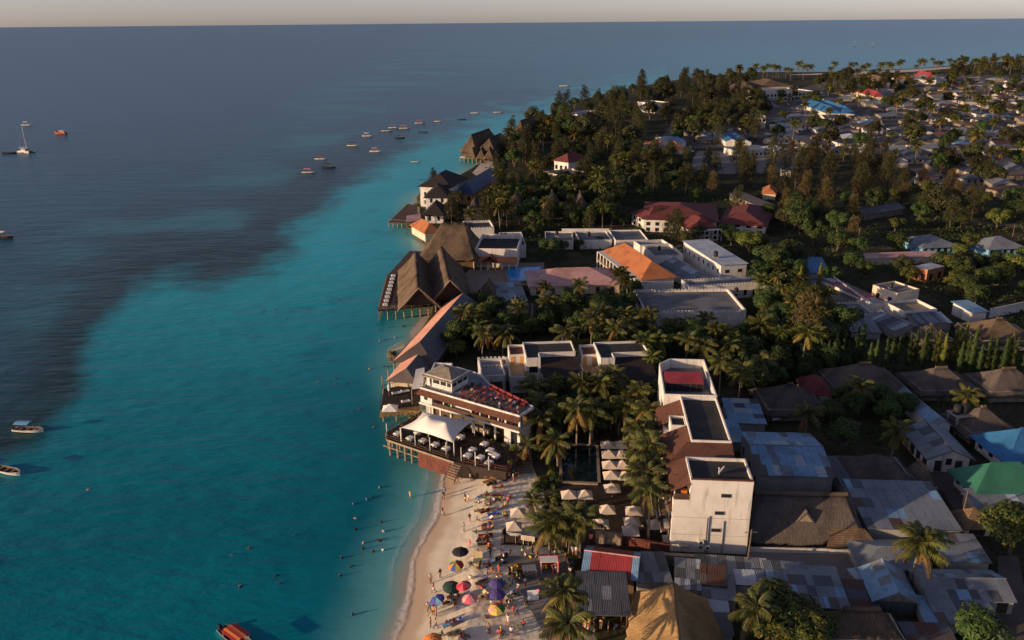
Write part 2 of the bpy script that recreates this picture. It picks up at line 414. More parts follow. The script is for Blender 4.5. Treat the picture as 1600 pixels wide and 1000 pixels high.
LAGOON = REEF_PX + [(2600, 126), (2600, 1500), (-700, 1500)]
LANDP = SHORE + [Vector((5200, 2600, 0)), Vector((5200, -300, 0))]
def sea():
    rows = []; d = 20.0
    while d < 90000: rows.append(d); d *= 1.022 if d < 4000 else 1.25
    angs = [math.radians(-85 + 170 * i / 300) for i in range(301)]
    vs_, fs, A, B, Cc = [], [], [], [], []
    for r in rows:
        for a in angs:
            x, y = r * math.sin(a), r * math.cos(a) - 12
            vs_.append((x, y, 0))
            px, py = proj((x, y, 0))
            s = 3.0
            if y > 5 and -900 < px < 2600:
                dd = segdist(px, py, REEF_PX)
                s = abs(dd) / 100.0 * (-1 if inpoly(px, py, LAGOON) else 1)
                if px > 1040:
                    s = 1.2
            A.append(s)
            near = 40.0
            if r < 1700 and -260 < x < 1300: near = segdist(x, y, SHORE)
            if -12 < near < 12 and inpoly(x, y, LANDP): near = -abs(near)
            else: near = abs(near)
            B.append(max(-5, min(40, near)))
            lag = 0.0
            if px > 600 and 45 < py < 140: lag = max(0, min(1, (px - 650) / 500)) * max(0, min(1, (py - 52) / 30))
            Cc.append(lag)
    n = len(angs)
    for j in range(len(rows) - 1):
        for i in range(n - 1): fs.append((j * n + i, j * n + i + 1, (j + 1) * n + i + 1, (j + 1) * n + i))
    me = bpy.data.meshes.new('sea'); me.from_pydata(vs_, [], fs)
    for nm, arr in (('reef', A), ('near', B), ('lagoon', Cc)):
        at = me.attributes.new(nm, 'FLOAT', 'POINT'); at.data.foreach_set('value', arr)
    m, t, bs, out = nodes('sea_water')
    def attr(nm): k = nn(t, 'Attribute'); k.attribute_name = nm; return k.outputs['Fac']
    reef, near, lag = attr('reef'), attr('near'), attr('lagoon')
    p = pos(t, (1, .6, 1)); n1 = noi(t, p, .035, 4); n2 = noi(t, pos(t, (.5, 1, 1)), .012, 4)
    def mth(op, a, b):
        k = nn(t, 'Math', operation=op)
        for i, q in enumerate((a, b)):
            if isinstance(q, (int, float)): k.inputs[i].default_value = q
            else: t.links.new(q, k.inputs[i])
        return k.outputs[0]
    nz = mth('MULTIPLY', mth('ADD', mth('SUBTRACT', n1, .5), mth('MULTIPLY', mth('SUBTRACT', noi(t, pos(t, (.6, 1, 1)), .18, 4, .7), .5), .5)), .8)
    r2 = mth('ADD', reef, nz)
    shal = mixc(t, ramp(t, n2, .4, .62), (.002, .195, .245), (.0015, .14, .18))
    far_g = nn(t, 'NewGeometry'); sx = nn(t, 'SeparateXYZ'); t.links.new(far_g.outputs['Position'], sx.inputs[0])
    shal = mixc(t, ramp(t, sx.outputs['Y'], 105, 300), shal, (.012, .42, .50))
    spot = mth('MULTIPLY', ramp(t, noi(t, pos(t, (.7, 1, 1)), .045, 6, .65), .58, .70), .5)
    shal = mixc(t, spot, shal, (.006, .085, .105))
    deep = mixc(t, ramp(t, n2, .42, .6), (.022, .098, .150), (.018, .075, .112))
    grass = mixc(t, ramp(t, n1, .35, .65), (.010, .034, .042), (.020, .062, .074))
    grass = mixc(t, ramp(t, noi(t, pos(t, (.6, 1, 1)), .055, 6, .7), .50, .66), grass, (.014, .085, .105))
    dp = mixc(t, ramp(t, r2, .3, 2.0), grass, deep)
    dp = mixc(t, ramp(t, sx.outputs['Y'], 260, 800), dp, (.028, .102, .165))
    st = mth('MULTIPLY', ramp(t, r2, .55, .95), ramp(t, r2, 1.9, 1.2)); st = mth('MULTIPLY', st, ramp(t, n2, .44, .6))
    dp = mixc(t, st, dp, (.03, .17, .21))
    dp = mixc(t, lag, dp, (.025, .22, .28))
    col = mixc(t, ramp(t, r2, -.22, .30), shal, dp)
    sand = mth('ADD', near, mth('MULTIPLY', mth('SUBTRACT', n1, .5), 4.0))
    col = mixc(t, ramp(t, sand, 12, 1.0), col, (.15, .44, .42))
    col = mixc(t, ramp(t, sand, 3.0, -.8), col, (.42, .40, .31))
    t.links.new(col, bs.inputs['Base Color']); bs.inputs['Roughness'].default_value = .3
    bs.inputs['IOR'].default_value = 1.33; bs.inputs['Specular IOR Level'].default_value = .16
    w1 = noi(t, pos(t, (.16, .42, 1)), 1.0, 4, .6); w2 = noi(t, pos(t, (.045, .13, 1)), 1.0, 3, .55)
    rot = nn(t, 'Mapping'); rot.inputs['Rotation'].default_value = (0, 0, math.radians(12))
    ad = mth('ADD', w1, mth('MULTIPLY', w2, 1.6))
    k = mth('MULTIPLY', ad, mth('ADD', ramp(t, near, 0, 30), .12))
    bump(t, bs, k, 1.0, .34)
    me.materials.append(m); me.polygons.foreach_set('use_smooth', [True] * len(me.polygons))
    o = bpy.data.objects.new('sea', me); COL.objects.link(o); o['kind'] = 'structure'
sea()

def sand_mat():
    m, t, bs, out = nodes('sand')
    k = nn(t, 'Attribute'); k.attribute_name = 'inland'
    v = pos(t); n1 = noi(t, v, .5, 5)
    col = mixc(t, ramp(t, n1, .35, .7), (.82, .72, .55), (.70, .61, .46))
    sm = nn(t, 'Math', operation='ADD'); t.links.new(k.outputs['Fac'], sm.inputs[0])
    q = nn(t, 'Math', operation='MULTIPLY'); t.links.new(noi(t, v, .3, 4), q.inputs[0]); q.inputs[1].default_value = 2.5; t.links.new(q.outputs[0], sm.inputs[1])
    wet = ramp(t, sm.outputs[0], 5.2, 3.4)
    col = mixc(t, wet, col, (.60, .45, .31)); col = mixc(t, ramp(t, sm.outputs[0], 3.0, 1.0), col, (.42, .33, .24))
    t.links.new(col, bs.inputs['Base Color'])
    rr = nn(t, 'MapRange'); t.links.new(wet, rr.inputs[0]); rr.inputs[3].default_value = .95; rr.inputs[4].default_value = .6; t.links.new(rr.outputs[0], bs.inputs['Roughness'])
    bs.inputs['Specular IOR Level'].default_value = .2
    bump(t, bs, noi(t, v, 5, 3), .12, .05)
sand_mat()

def beach():
    'sloping foreshore, berm, trampled upper beach'
    vs_, fs, at = [], [], []
    ys = [4 + 2.0 * i for i in range(26)] + [56 + .34 * i for i in range(int((152 - 56) / .34))]; nx = 120
    line = [(p.x, p.y) for p in SHORE[1:14]]
    def shore_x(y):
        for (ax, ay), (bx, by) in zip(line, line[1:]):
            if ay <= y <= by: return ax + (bx - ax) * (y - ay) / (by - ay)
        return line[-1][0]
    for y in ys:
        x0 = shore_x(y) - 5; x1 = 14.0
        for i in range(nx + 1):
            x = x0 + (x1 - x0) * i / nx
            d = x - (x0 + 5) + .7 * noise.noise(Vector((y * .12, x * .05, 3)))
            if d < 6: z = d * .13
            elif d < 9.5: z = .78 + (d - 6) * .19
            else: z = 1.445 - (d - 9.5) * .016
            if d > 5:
                a = min(1, (d - 5) / 3.0)
                z += a * (0.095 * noise.noise(Vector((x * 1.5, y * 1.9, 0))) + .075 * noise.noise(Vector((x * 3.1, y * 3.3, 7))) + .05 * noise.noise(Vector((x * .35, y * .5, 2))))
            vs_.append((x, y, z)); at.append(d)
    n = nx + 1
    for j in range(len(ys) - 1):
        for i in range(nx): fs.append((j * n + i, j * n + i + 1, (j + 1) * n + i + 1, (j + 1) * n + i))
    me = bpy.data.meshes.new('beach_sand'); me.from_pydata(vs_, [], fs)
    a = me.attributes.new('inland', 'FLOAT', 'POINT'); a.data.foreach_set('value', at)
    me.materials.append(M['sand']); me.polygons.foreach_set('use_smooth', [True] * len(me.polygons))
    o = bpy.data.objects.new('beach', me); COL.objects.link(o); o['kind'] = 'structure'
    return shore_x
shore_x = beach()
def beach_z(x, y):
    d = x - shore_x(y)
    return d * .13 if d < 6 else .78 + (d - 6) * .19 if d < 9.5 else max(1.1, 1.445 - (d - 9.5) * .016)

def land_mat():
    m, t, bs, out = nodes('earth')
    v = pos(t); a = noi(t, v, .02, 5); b = noi(t, v, .12, 5); c = noi(t, v, .9, 4)
    col = mixc(t, ramp(t, a, .42, .6), (.030, .038, .014), (.060, .052, .028))
    col = mixc(t, ramp(t, b, .5, .68), col, (.10, .082, .055)); col = mixc(t, ramp(t, c, .45, .7), col, (.032, .034, .016))
    t.links.new(col, bs.inputs['Base Color']); bs.inputs['Roughness'].default_value = .95; bs.inputs['Specular IOR Level'].default_value = .1
    bump(t, bs, c, .5, .3)
land_mat()
plain('yard_sand', (.13, .11, .092), (.085, .072, .062), .12, .95, .2)
plain('yard_pale', (.24, .215, .19), (.17, .155, .14), .06, .95, .2)
plain('road_earth', (.13, .10, .08), (.09, .072, .058), .3, .95, .3)
plain('far_sand', (.62, .52, .42), (.5, .42, .34), .05, .95, .1)

def land():
    inner = []                                            # coast at the top of the bank
    pts = [Vector((14, -300, 0)), Vector((13, 55, 0)), W(925, 1000, 0), W(830, 735, 0)] + SHORE[12:]
    n = len(pts)
    for i, p in enumerate(pts):
        q = pts[min(i + 1, n - 1)] - pts[max(i - 1, 0)]
        nrm = Vector((q.y, -q.x, 0)).normalized()
        w = 2.2 if i > 3 else .2
        inner.append(p + nrm * w)
    mb = MB(); bm = bmesh.new()
    top = [Vector((p.x, p.y, G)) for p in inner] + [Vector((5200, 2600, G)), Vector((5200, -300, G))]
    vt = [bm.verts.new(p) for p in top]
    f = bm.faces.new(vt); 
    foot = [bm.verts.new((p.x, p.y, -1.0)) for p in pts]
    for i in range(n - 1): bm.faces.new((foot[i], foot[i + 1], vt[i + 1], vt[i]))
    bmesh.ops.triangulate(bm, faces=[f]); bmesh.ops.recalc_face_normals(bm, faces=bm.faces)
    me = bpy.data.meshes.new('land'); bm.to_mesh(me); bm.free(); me.materials.append(M['earth'])
    o = bpy.data.objects.new('land', me); COL.objects.link(o); o['kind'] = 'structure'
land()

def sheet(name, pts, mat, z):
    mb = MB(); q = [W(x, y, z) for x, y in pts]
    mb.add(q, [list(range(len(q)))]); o = mb.build(name, mat, None, 'structure')
    if o.data.polygons[0].normal.z < 0: o.data.flip_normals()
    return o
sheet('sandy_yard', [(1075, 262), (1090, 236), (1240, 233), (1262, 256), (1225, 270), (1120, 272)], 'yard_pale', G + .012)
sheet('village_ground', [(1020, 232), (1060, 180), (1200, 150), (1330, 118), (1420, 116), (1640, 118), (1660, 300), (1480, 300), (1390, 245), (1270, 232), (1150, 232)], 'yard_sand', G + .004)
sheet('courtyard_ground', [(1165, 850), (1350, 846), (1345, 885), (1322, 912), (1300, 893), (1200, 880), (1168, 878)], 'yard_pale', G + .006)
sheet('pool_terrace_ground', [(742, 412), (850, 410), (852, 446), (780, 446), (720, 470), (715, 440)], 'paving', G + .008)
sheet('road', [(1560, 868), (1590, 868), (1620, 1010), (1555, 1010)], 'road_earth', G + .008)
sheet('street', [(1440, 735), (1500, 735), (1516, 795), (1512, 830), (1475, 770)], 'road_earth', G + .010)
sheet('garden_path', [(1310, 700), (1322, 700), (1348, 660), (1338, 658)], 'yard_sand', G + .008)
sheet('garden_path', [(1298, 662), (1328, 678), (1333, 672), (1303, 657)], 'yard_sand', G + .012)
sheet('path', [(1585, 500), (1500, 500), (1516, 480), (1545, 490)], 'yard_sand', G + .008)
sheet('market_ground', [(785, 870), (906, 862), (906, 1010), (860, 1010)], 'yard_pale', G - .06)
sheet('dirt_lane', [(1285, 398), (1296, 400), (1345, 345), (1352, 322), (1343, 322), (1332, 345)], 'road_earth', G + .009)
sheet('dirt_lane', [(1440, 346), (1620, 356), (1620, 350), (1445, 342)], 'yard_sand', G + .009)
sheet('dirt_lane', [(1395, 300), (1402, 300), (1470, 255), (1520, 230), (1512, 230), (1462, 253)], 'yard_pale', G + .014)
sheet('dirt_lane', [(1250, 232), (1262, 232), (1345, 190), (1400, 150), (1392, 150), (1335, 188)], 'yard_pale', G + .014)
sheet('dirt_lane', [(1520, 430), (1530, 432), (1600, 415), (1640, 410), (1640, 404), (1590, 410)], 'road_earth', G + .011)
sheet('school_yard', [(1425, 392), (1600, 392), (1600, 384), (1432, 384)], 'road_earth', G + .007)
sheet('far_beach', [(1230, 117), (1300, 113.6), (1420, 108.6), (1500, 103), (1505, 105), (1420, 112.5), (1330, 117)], 'far_sand', G + .02)
sheet('cove_beach', [(738, 270), (752, 254), (770, 247), (785, 256), (775, 272), (755, 282)], 'far_sand', G + .02)
sheet('cove_sand', [(640, 520), (652, 505), (668, 488), (690, 480), (690, 520), (655, 545)], 'far_sand', .05)

def foam():
    'the thin breaking edge along the beach: a flat ragged film of white water'
    m, t, bs, out = nodes('foam'); v = pos(t); a = noi(t, v, 1.6, 6, .72)
    bs.inputs['Base Color'].default_value = (.80, .82, .82, 1); bs.inputs['Roughness'].default_value = .8
    k = nn(t, 'Attribute'); k.attribute_name = 'body'
    mu = nn(t, 'Math', operation='MULTIPLY'); t.links.new(ramp(t, a, .30, .56), mu.inputs[0]); t.links.new(k.outputs['Fac'], mu.inputs[1])
    tr = nn(t, 'BsdfTransparent'); mx = nn(t, 'MixShader'); t.links.new(mu.outputs[0], mx.inputs[0])
    t.links.new(tr.outputs[0], mx.inputs[1]); t.links.new(bs.outputs[0], mx.inputs[2]); t.links.new(mx.outputs[0], out.inputs[0])
    for lo, hi, off, wd_, st in ((84, 139, .5, 2.4, 1.05), (64, 100, .6, 1.5, .6), (92, 138, -2.4, 2.2, .45)):
        vs_, fs, at = [], [], []
        ys = [lo + .4 * i for i in range(int((hi - lo) / .4))]; n = 9
        for y in ys:
            x = shore_x(y) + off + .7 * noise.noise(Vector((y * .13, 1, 0))) + .25 * noise.noise(Vector((y * .6, 1 + off, 0)))
            e = min(1, (y - lo) / 8, (hi - y) / 8); w = wd_ * (.7 + .5 * noise.noise(Vector((y * .2, 9, off))))
            for k_ in range(n):
                q = k_ / (n - 1); xx = x + w * (q - .75); d = xx - shore_x(y)
                vs_.append((xx, y, max(.03, d * .13 + .09) + .03 * math.sin(math.pi * q))); at.append(st * e * (q ** 1.5 if q < .8 else (1 - q) / .2 * .72))
        for j in range(len(ys) - 1):
            for k_ in range(n - 1): fs.append((j * n + k_, j * n + k_ + 1, (j + 1) * n + k_ + 1, (j + 1) * n + k_))
        me = bpy.data.meshes.new('surf_foam'); me.from_pydata(vs_, [], fs)
        A = me.attributes.new('body', 'FLOAT', 'POINT'); A.data.foreach_set('value', at); me.materials.append(m)
        o = bpy.data.objects.new('surf_foam', me); COL.objects.link(o); o['kind'] = 'stuff'
foam()
# ------------------------------------------------------------------ buildings
FOOT = []                                               # occupied ground, kept clear of trees
def occupy(fr, s0, s1, t0, t1):
    FOOT.append([fr(s0, t0, 0), fr(s1, t0, 0), fr(s1, t1, 0), fr(s0, t1, 0)])
def occupied(x, y, grow=0.0):
    for p in FOOT:
        if inpoly(x, y, p): return True
    return False

def slopes(fr, L, Wd, ze, h, typ, ov=.5, hf=1.0):
    'list of (eave a, eave b, ridge c, ridge d)'
    q = []
    if typ in ('hip', 'hip_s', 'hip_t', 'gable_s', 'gable_t'):
        al = typ[-1] if typ[-2] == '_' else ('s' if L >= Wd else 't')
        def P(s, t, z): return fr(s, t, z)
        if al == 's':
            half = Wd / 2; le = ze - ov * h / half
            i = half * hf if typ.startswith('hip') else -ov
            i = min(i, L / 2 - .05)
            r0, r1 = P(i, half, ze + h), P(L - i, half, ze + h)
            a, b, c, d = P(-ov, -ov, le), P(L + ov, -ov, le), P(L + ov, Wd + ov, le), P(-ov, Wd + ov, le)
            q = [(a, b, r1, r0), (c, d, r0, r1)]
            if typ.startswith('hip'): q += [(b, c, r1, r1), (d, a, r0, r0)]
        else:
            half = L / 2; le = ze - ov * h / half
            i = half * hf if typ.startswith('hip') else -ov
            i = min(i, Wd / 2 - .05)
            r0, r1 = P(half, i, ze + h), P(half, Wd - i, ze + h)
            a, b, c, d = P(-ov, -ov, le), P(L + ov, -ov, le), P(L + ov, Wd + ov, le), P(-ov, Wd + ov, le)
            q = [(b, c, r1, r0), (d, a, r0, r1)]
            if typ.startswith('hip'): q += [(a, b, r0, r0), (c, d, r1, r1)]
    elif typ == 'shed':                                  # low at the front
        q = [(fr(-ov, -ov, ze), fr(L + ov, -ov, ze), fr(L + ov, Wd + ov, ze + h), fr(-ov, Wd + ov, ze + h))]
    return q

def sheets(roof, quad, cols, rows, palette, lift=.03):
    'corrugated sheets laid one by one on a slope'
    a, b, c, d = quad
    base = palette[0]
    for j in range(rows):
        cut = [0] + sorted((i + RND.uniform(-.28, .28)) / cols for i in range(1, cols)) + [1]
        for i in range(cols):
            def p(q, w): return a.lerp(b, q).lerp(d.lerp(c, q), w)
            q0, q1 = cut[i], cut[i + 1]; w0, w1 = j / rows, (j + 1) / rows
            z = Vector((0, 0, lift + .018 * RND.random() + .012 * ((i + j) % 2)))
            e = RND.uniform(-.012, .012); g = .002
            MB().patch(p(q0 + g, w0 + e) + z, p(q1 - g, w0 + e) + z, p(q1 - g, min(1, w1 + .01)) + z, p(q0 + g, min(1, w1 + .01)) + z, 1, 1, .012).build('roof_sheet', base if RND.random() < .45 else RND.choice(palette), roof)

def windows(th, fr, L, Wd, spec, small):
    'spec: (face, count, sill height, width, height, mat) with faces 0 front, 1 right, 2 back, 3 left'
    for w in spec:
        face, n, zb, ww, hh = w[:5]; mt = w[5] if len(w) > 5 else 'glass'
        nm = 'door' if zb < G + .3 else 'window'
        ln = L if face in (0, 2) else Wd
        for i in range(n):
            c = ln * (i + .5) / n
            def box(mb, x0, x1, z0, z1, d0, d1):
                if face == 0: mb.fbox(fr, x0, x1, -d1, -d0, z0, z1)
                elif face == 2: mb.fbox(fr, x0, x1, Wd + d0, Wd + d1, z0, z1)
                elif face == 1: mb.fbox(fr, L + d0, L + d1, x0, x1, z0, z1)
                else: mb.fbox(fr, -d1, -d0, x0, x1, z0, z1)
            mb = MB()
            if small:
                box(mb, c - ww / 2, c + ww / 2, zb, zb + hh, -.05, .03); mb.build(nm, mt, th)
            else:
                f_ = .07
                for q in ((c - ww / 2 - f_, c - ww / 2, zb - f_, zb + hh + f_), (c + ww / 2, c + ww / 2 + f_, zb - f_, zb + hh + f_)): box(mb, *q, -.05, .06)
                for q in ((c - ww / 2, c + ww / 2, zb - f_, zb), (c - ww / 2, c + ww / 2, zb + hh, zb + hh + f_)): box(mb, *q, -.05, .06)
                o = mb.build(nm, 'brown_wood', th); m2 = MB(); box(m2, c - ww / 2, c + ww / 2, zb, zb + hh, -.05, .025); m2.build('pane', mt, o)

def crenel(fr, L, Wd, z0, z1, step=.9, th_=.3, sides='fblr', mer=.35):
    'battlemented parapet profiles, one piece per side'
    out = []
    def prof(ln):
        n = max(2, int(ln / step)); pts = [(0, z0), (ln, z0)]; top = []
        for i in range(n):
            a = ln * i / n; b = ln * (i + .55) / n; c = ln * (i + 1) / n
            top += [(a, z1), (b, z1), (b, z1 - mer), (c, z1 - mer)]
        return pts + top[::-1]
    for sd in sides:
        mb = MB()
        if sd == 'f': mb.outline(fr, 0, th_, prof(L))
        elif sd == 'b': mb.outline(fr, Wd - th_, Wd, prof(L))
        else:
            f2 = Fr(*(fr(0, 0, 0).to_2d() if sd == 'l' else fr(L - th_, 0, 0).to_2d()), math.degrees(math.atan2(fr.v.y, fr.v.x)))
            mb.outline(f2, 0, -th_, [(min(max(s, th_ + .003), Wd - th_ - .003), z) for s, z in prof(Wd)])
        out.append(mb)
    return out

def house(name, label, cat, R, ze, typ, h, wall, roof, z0=G, ov=.5, win=(), sheet=None, pal=None, th_=.1, nu=1, nv=1, jit=0, sag=0, hf=1.0, par=.5,
          small=True, cren=False, group=None, open_=False, ragged=0, parmat=None, inset=0.0):
    fr, L, Wd = R
    c = fr(L / 2, Wd / 2, z0); o = thing(name, c)
    occupy(fr, -1, L + 1, -1, Wd + 1)
    if not open_:
        MB().fbox(fr, inset, L - inset, inset, Wd - inset, z0 - .3, ze).build('wall', wall, o)
    else:
        for i in range(max(2, int(L / 3.2)) + 1):
            for t in (.15, Wd - .15):
                s = .15 + (L - .3) * i / max(2, int(L / 3.2)); p = fr(s, t, 0)
                MB().tube([(p.x, p.y, z0 - .2), (p.x, p.y, ze + .15)], .11, 6).build('post', 'brown_wood', o)
    if typ == 'flat':
        MB().fbox(fr, .05, L - .05, .05, Wd - .05, ze + .003, ze + .06).build('roof', roof, o)
        pm = parmat or wall
        if par:
            if cren:
                for mb in crenel(fr, L, Wd, ze - .1, ze + par, sides='fblr'): mb.build('parapet', pm, o)
            else:
                e = .22
                for k in ((-.02, L + .02, -.02, e), (-.02, L + .02, Wd - e, Wd + .02), (-.02, e, e + .003, Wd - e - .003), (L - e, L + .02, e + .003, Wd - e - .003)):
                    MB().fbox(fr, *k, ze - .1, ze + par).build('parapet', pm, o)
    else:
        qs = slopes(fr, L, Wd, ze, h, typ, ov, hf)
        mb = MB()
        for k, q in enumerate(qs): mb.patch(*q, nu, nv, th_, jit, sag, 0, k * 3.7 + c.x, ragged)
        ro = mb.build('roof', roof, o, smooth=nv > 1)
        if typ != 'shed' and (qs[0][2] - qs[0][3]).length > .5:
            tt = 'thatch' in roof; up = Vector((0, 0, .06)); MB().tube([qs[0][3] + up, qs[0][3].lerp(qs[0][2], .5) + up * (.2 if tt else 1), qs[0][2] + up], .32 if tt else .11, 6).build('ridge_cap', 'thatch' if tt else roof, o)
        if sheet:
            for q in qs[:2]: sheets(ro, q, sheet[0], sheet[1], pal)
        if typ.startswith('gable') and not open_:
            g = MB()
            if typ == 'gable_s':
                for s in (inset, L - inset - .2):
                    f2 = Fr(*fr(s, 0, 0).to_2d(), math.degrees(math.atan2(fr.v.y, fr.v.x)))
                    mb = MB(); mb.outline(f2, 0, -.2, [(.05, ze), (Wd - .05, ze), (Wd / 2, ze + h - th_ * 1.5)]); mb.build('gable', wall, o)
            else:
                for t in (inset, Wd - inset - .2):
                    f2 = Fr(*fr(0, t, 0).to_2d(), math.degrees(math.atan2(fr.u.y, fr.u.x)))
                    mb = MB(); mb.outline(f2, 0, .2, [(.05, ze), (L - .05, ze), (L / 2, ze + h - th_ * 1.5)]); mb.build('gable', wall, o)
        elif typ == 'shed' and not open_:
            f2 = Fr(*fr(0, 0, 0).to_2d(), math.degrees(math.atan2(fr.v.y, fr.v.x)))
            for s in (0, L - .2):
                f2 = Fr(*fr(s, 0, 0).to_2d(), math.degrees(math.atan2(fr.v.y, fr.v.x)))
                mb = MB(); mb.outline(f2, 0, -.2, [(.05, ze), (Wd - .05, ze), (Wd - .05, ze + h * .97 - th_)]); mb.build('gable', wall, o)
            mb = MB(); mb.fbox(fr, .21, L - .21, Wd - .25, Wd - .05, ze, ze + h * .96 - th_); mb.build('back_wall', wall, o)
    windows(o, fr, L, Wd, win, small)
    tag(o, label, cat, group)
    return o, fr, L, Wd
THK = dict(th_=.42, nu=18, nv=6, jit=.16, sag=.22, ragged=.6, ov=.9)
PALE = ['metal_blue', 'metal_pale', 'metal_blue', 'metal_grey', 'metal_pale']
GREY = ['metal_grey', 'metal_grey', 'metal_dull', 'metal_blue', 'metal_grey', 'metal_brown']
# ------------------------------------------------------------------ the white hotel block
def hotel():
    fr = Fr(22.95, 101.6, -5.0); o = thing('hotel_building', fr(5, 22, G))
    tag(o, 'tall white hotel block with blank sunlit end wall and stepped dark flat roofs', 'hotel')
    occupy(fr, -3, 12.5, -1.5, 45)
    z = G; top = 13.2
    def part(n, m, *b, parent=o): return MB().fbox(fr, *b).build(n, m, parent)
    w = part('wall', 'white_wall', 0, 11, 0, 6.6, z - .3, 10.4)
    part('wall', 'white_wall', 2.3, 11, .0, 6.6, 10.403, top)                        # top storey beside the loggia
    part('wall', 'white_wall', .35, 9.8, 6.603, 11.5, z - .3, 11.6)
    part('wall', 'white_wall', .35, 9.8, 11.503, 27.4, z - .3, 10.9)
    part('wall', 'white_wall', 3.7, 9.8, 11.5, 27.4, 10.903, top + .1)
    part('wall', 'white_wall', 1.2, 3.697, 17.4, 20.9, 10.903, 12.9)
    mb = MB(); pl = [(.9, 27.403), (9.9, 27.403), (9.9, 43.6), (3.4, 43.6), (1.2, 41)]
    mb.prism([fr(a, b, 0) for a, b in pl], z - .3, 12.3); mb.build('wall', 'white_wall', o)
    # flat roofs
    part('roof', 'black_roof', 2.5, 10.75, .25, 6.35, top + .003, top + .07)
    part('roof', 'black_roof', 3.9, 9.6, 11.75, 27.1, top + .103, top + .17)
    part('roof', 'black_roof', 1.4, 3.69, 17.6, 20.7, 12.903, 12.95)
    mb = MB(); mb.prism([fr(a, b, 0) for a, b in [(1.15, 27.7), (9.65, 27.7), (9.65, 43.35), (3.55, 43.35), (1.45, 40.9)]], 12.303, 12.36); mb.build('roof', 'grey_roof', o)
    # parapets
    def ring(pts, z0, z1, e, m='white_wall'):
        n = len(pts); ar = sum(pts[i][0] * pts[(i + 1) % n][1] - pts[(i + 1) % n][0] * pts[i][1] for i in range(n))
        for i in range(n):
            a, b = Vector(pts[i]), Vector(pts[(i + 1) % n]); d = (b - a).normalized(); nn_ = Vector((-d.y, d.x)) * (1 if ar > 0 else -1)
            q = [a, b - d * (e + .003), b - d * (e + .003) + nn_ * e, a + nn_ * e]
            MB().prism([fr(p.x, p.y, 0) for p in q], z0, z1).build('parapet', m, o)
    ring([(2.28, -.02), (11.02, -.02), (11.02, 6.62), (2.28, 6.62)], top, top + .55, .25)
    MB().fbox(fr, 2.3, 11.04, -.06, .3, top + .553, top + .70).build('parapet_cap', 'tile_brown', o)
    ring([(3.68, 11.48), (9.82, 11.48), (9.82, 27.42), (3.68, 27.42)], top + .1, top + .75, .22)
    ring([(.88, 27.45), (9.92, 27.45), (9.92, 43.62), (3.38, 43.62), (1.18, 41.02)], 12.3, 14.2, .22)
    ring([(1.18, 17.38), (3.68, 17.38), (3.68, 20.92), (1.18, 20.92)], 12.9, 13.4, .2)
    # brown tiled lean-to roofs
    def tiled(a, b, c, d): MB().patch(a, b, c, d, 1, 1, .14).build('tiled_roof', 'tile_brown', o)
    tiled(fr(-.5, 7.4, 11.9), fr(-.5, -.1, 11.9), fr(2.27, -.1, 13.15), fr(2.27, 7.4, 13.15))
    tiled(fr(-.3, 7.0, 12.1), fr(9.9, 7.0, 12.1), fr(9.9, 11.47, 13.6), fr(3.0, 11.47, 13.6))
    tiled(fr(-.6, 17.3, 11.6), fr(-.6, 7.1, 11.6), fr(3.6, 11.6, 13.5), fr(3.6, 17.3, 13.5))
    tiled(fr(-.5, 27.3, 11.5), fr(-.5, 20.95, 11.5), fr(3.66, 20.95, 13.3), fr(3.66, 27.3, 13.3))
    # red canopy with glazed front on the rear roof
    MB().patch(fr(1.6, 32.6, 14.0), fr(8.4, 32.6, 14.0), fr(8.4, 36.2, 14.7), fr(1.6, 36.2, 14.7), 1, 1, .06).build('red_canopy', 'metal_red', o)
    for i in range(6):
        part('glazed_panel', 'glass', 1.7 + i * 1.1, 2.7 + i * 1.1, 32.7, 32.76, 12.4, 13.85)
        part('red_frame', 'red_wall', 2.703 + i * 1.1, 2.797 + i * 1.1, 32.66, 32.8, 12.4, 13.9)
    # loggia under the tiled roof
    part('loggia_back', 'warm_inside', .3, 2.28, 3.2, 3.4, 10.41, 12.6)
    part('loggia_rail', 'brown_wood', .05, 2.28, .05, .15, 10.41, 11.35)
    p = fr(.12, .2, 0); MB().tube([(p.x, p.y, 10.4), (p.x, p.y, 12.0)], .09, 6).build('loggia_post', 'white_wall', o)
    part('loggia_table', 'orange_cloth', 1.2, 2.1, 1.2, 2.0, 10.41, 11.2)
    # end wall: narrow windows, pipes, air conditioners, floor lines
    for s, zz in ((6.7, 11.1), (6.0, 8.2), (5.7, 5.3)):
        f_ = part('window', 'concrete', s - .08, s + 1.38, -.06, .02, zz - .08, zz + .58)
        MB().fbox(fr, s, s + 1.3, -.075, .0, zz, zz + .5).build('pane', 'glass', f_)
    for s, z1 in ((5.0, 7.6), (7.35, 7.2), (5.25, 7.9)):
        p = fr(s, -.12, 0); MB().tube([(p.x, p.y, z - .2), (p.x, p.y, z1)], .07, 6).build('drain_pipe', 'grey_cloth', o)
    for s, zz in ((3.9, 2.5), (4.9, 2.4), (3.9, 3.3)):
        a = part('air_conditioner', 'white_wall', s, s + .8, -.45, -.003, zz, zz + .6)
        c = fr(s + .4, -.46, zz + .3)
        MB().tube([c + fr.v.to_3d() * -.0, c + fr.v.to_3d() * -.02], .22, 10).build('fan_grille', 'plastic_black', a)
    part('balcony_slab', 'concrete', 1.2, 2.6, -.6, -.003, 2.6, 3.0)
    for zz in (4.6, 7.5): part('floor_line', 'concrete', 0, 11, -.02, -.003, zz, zz + .05)
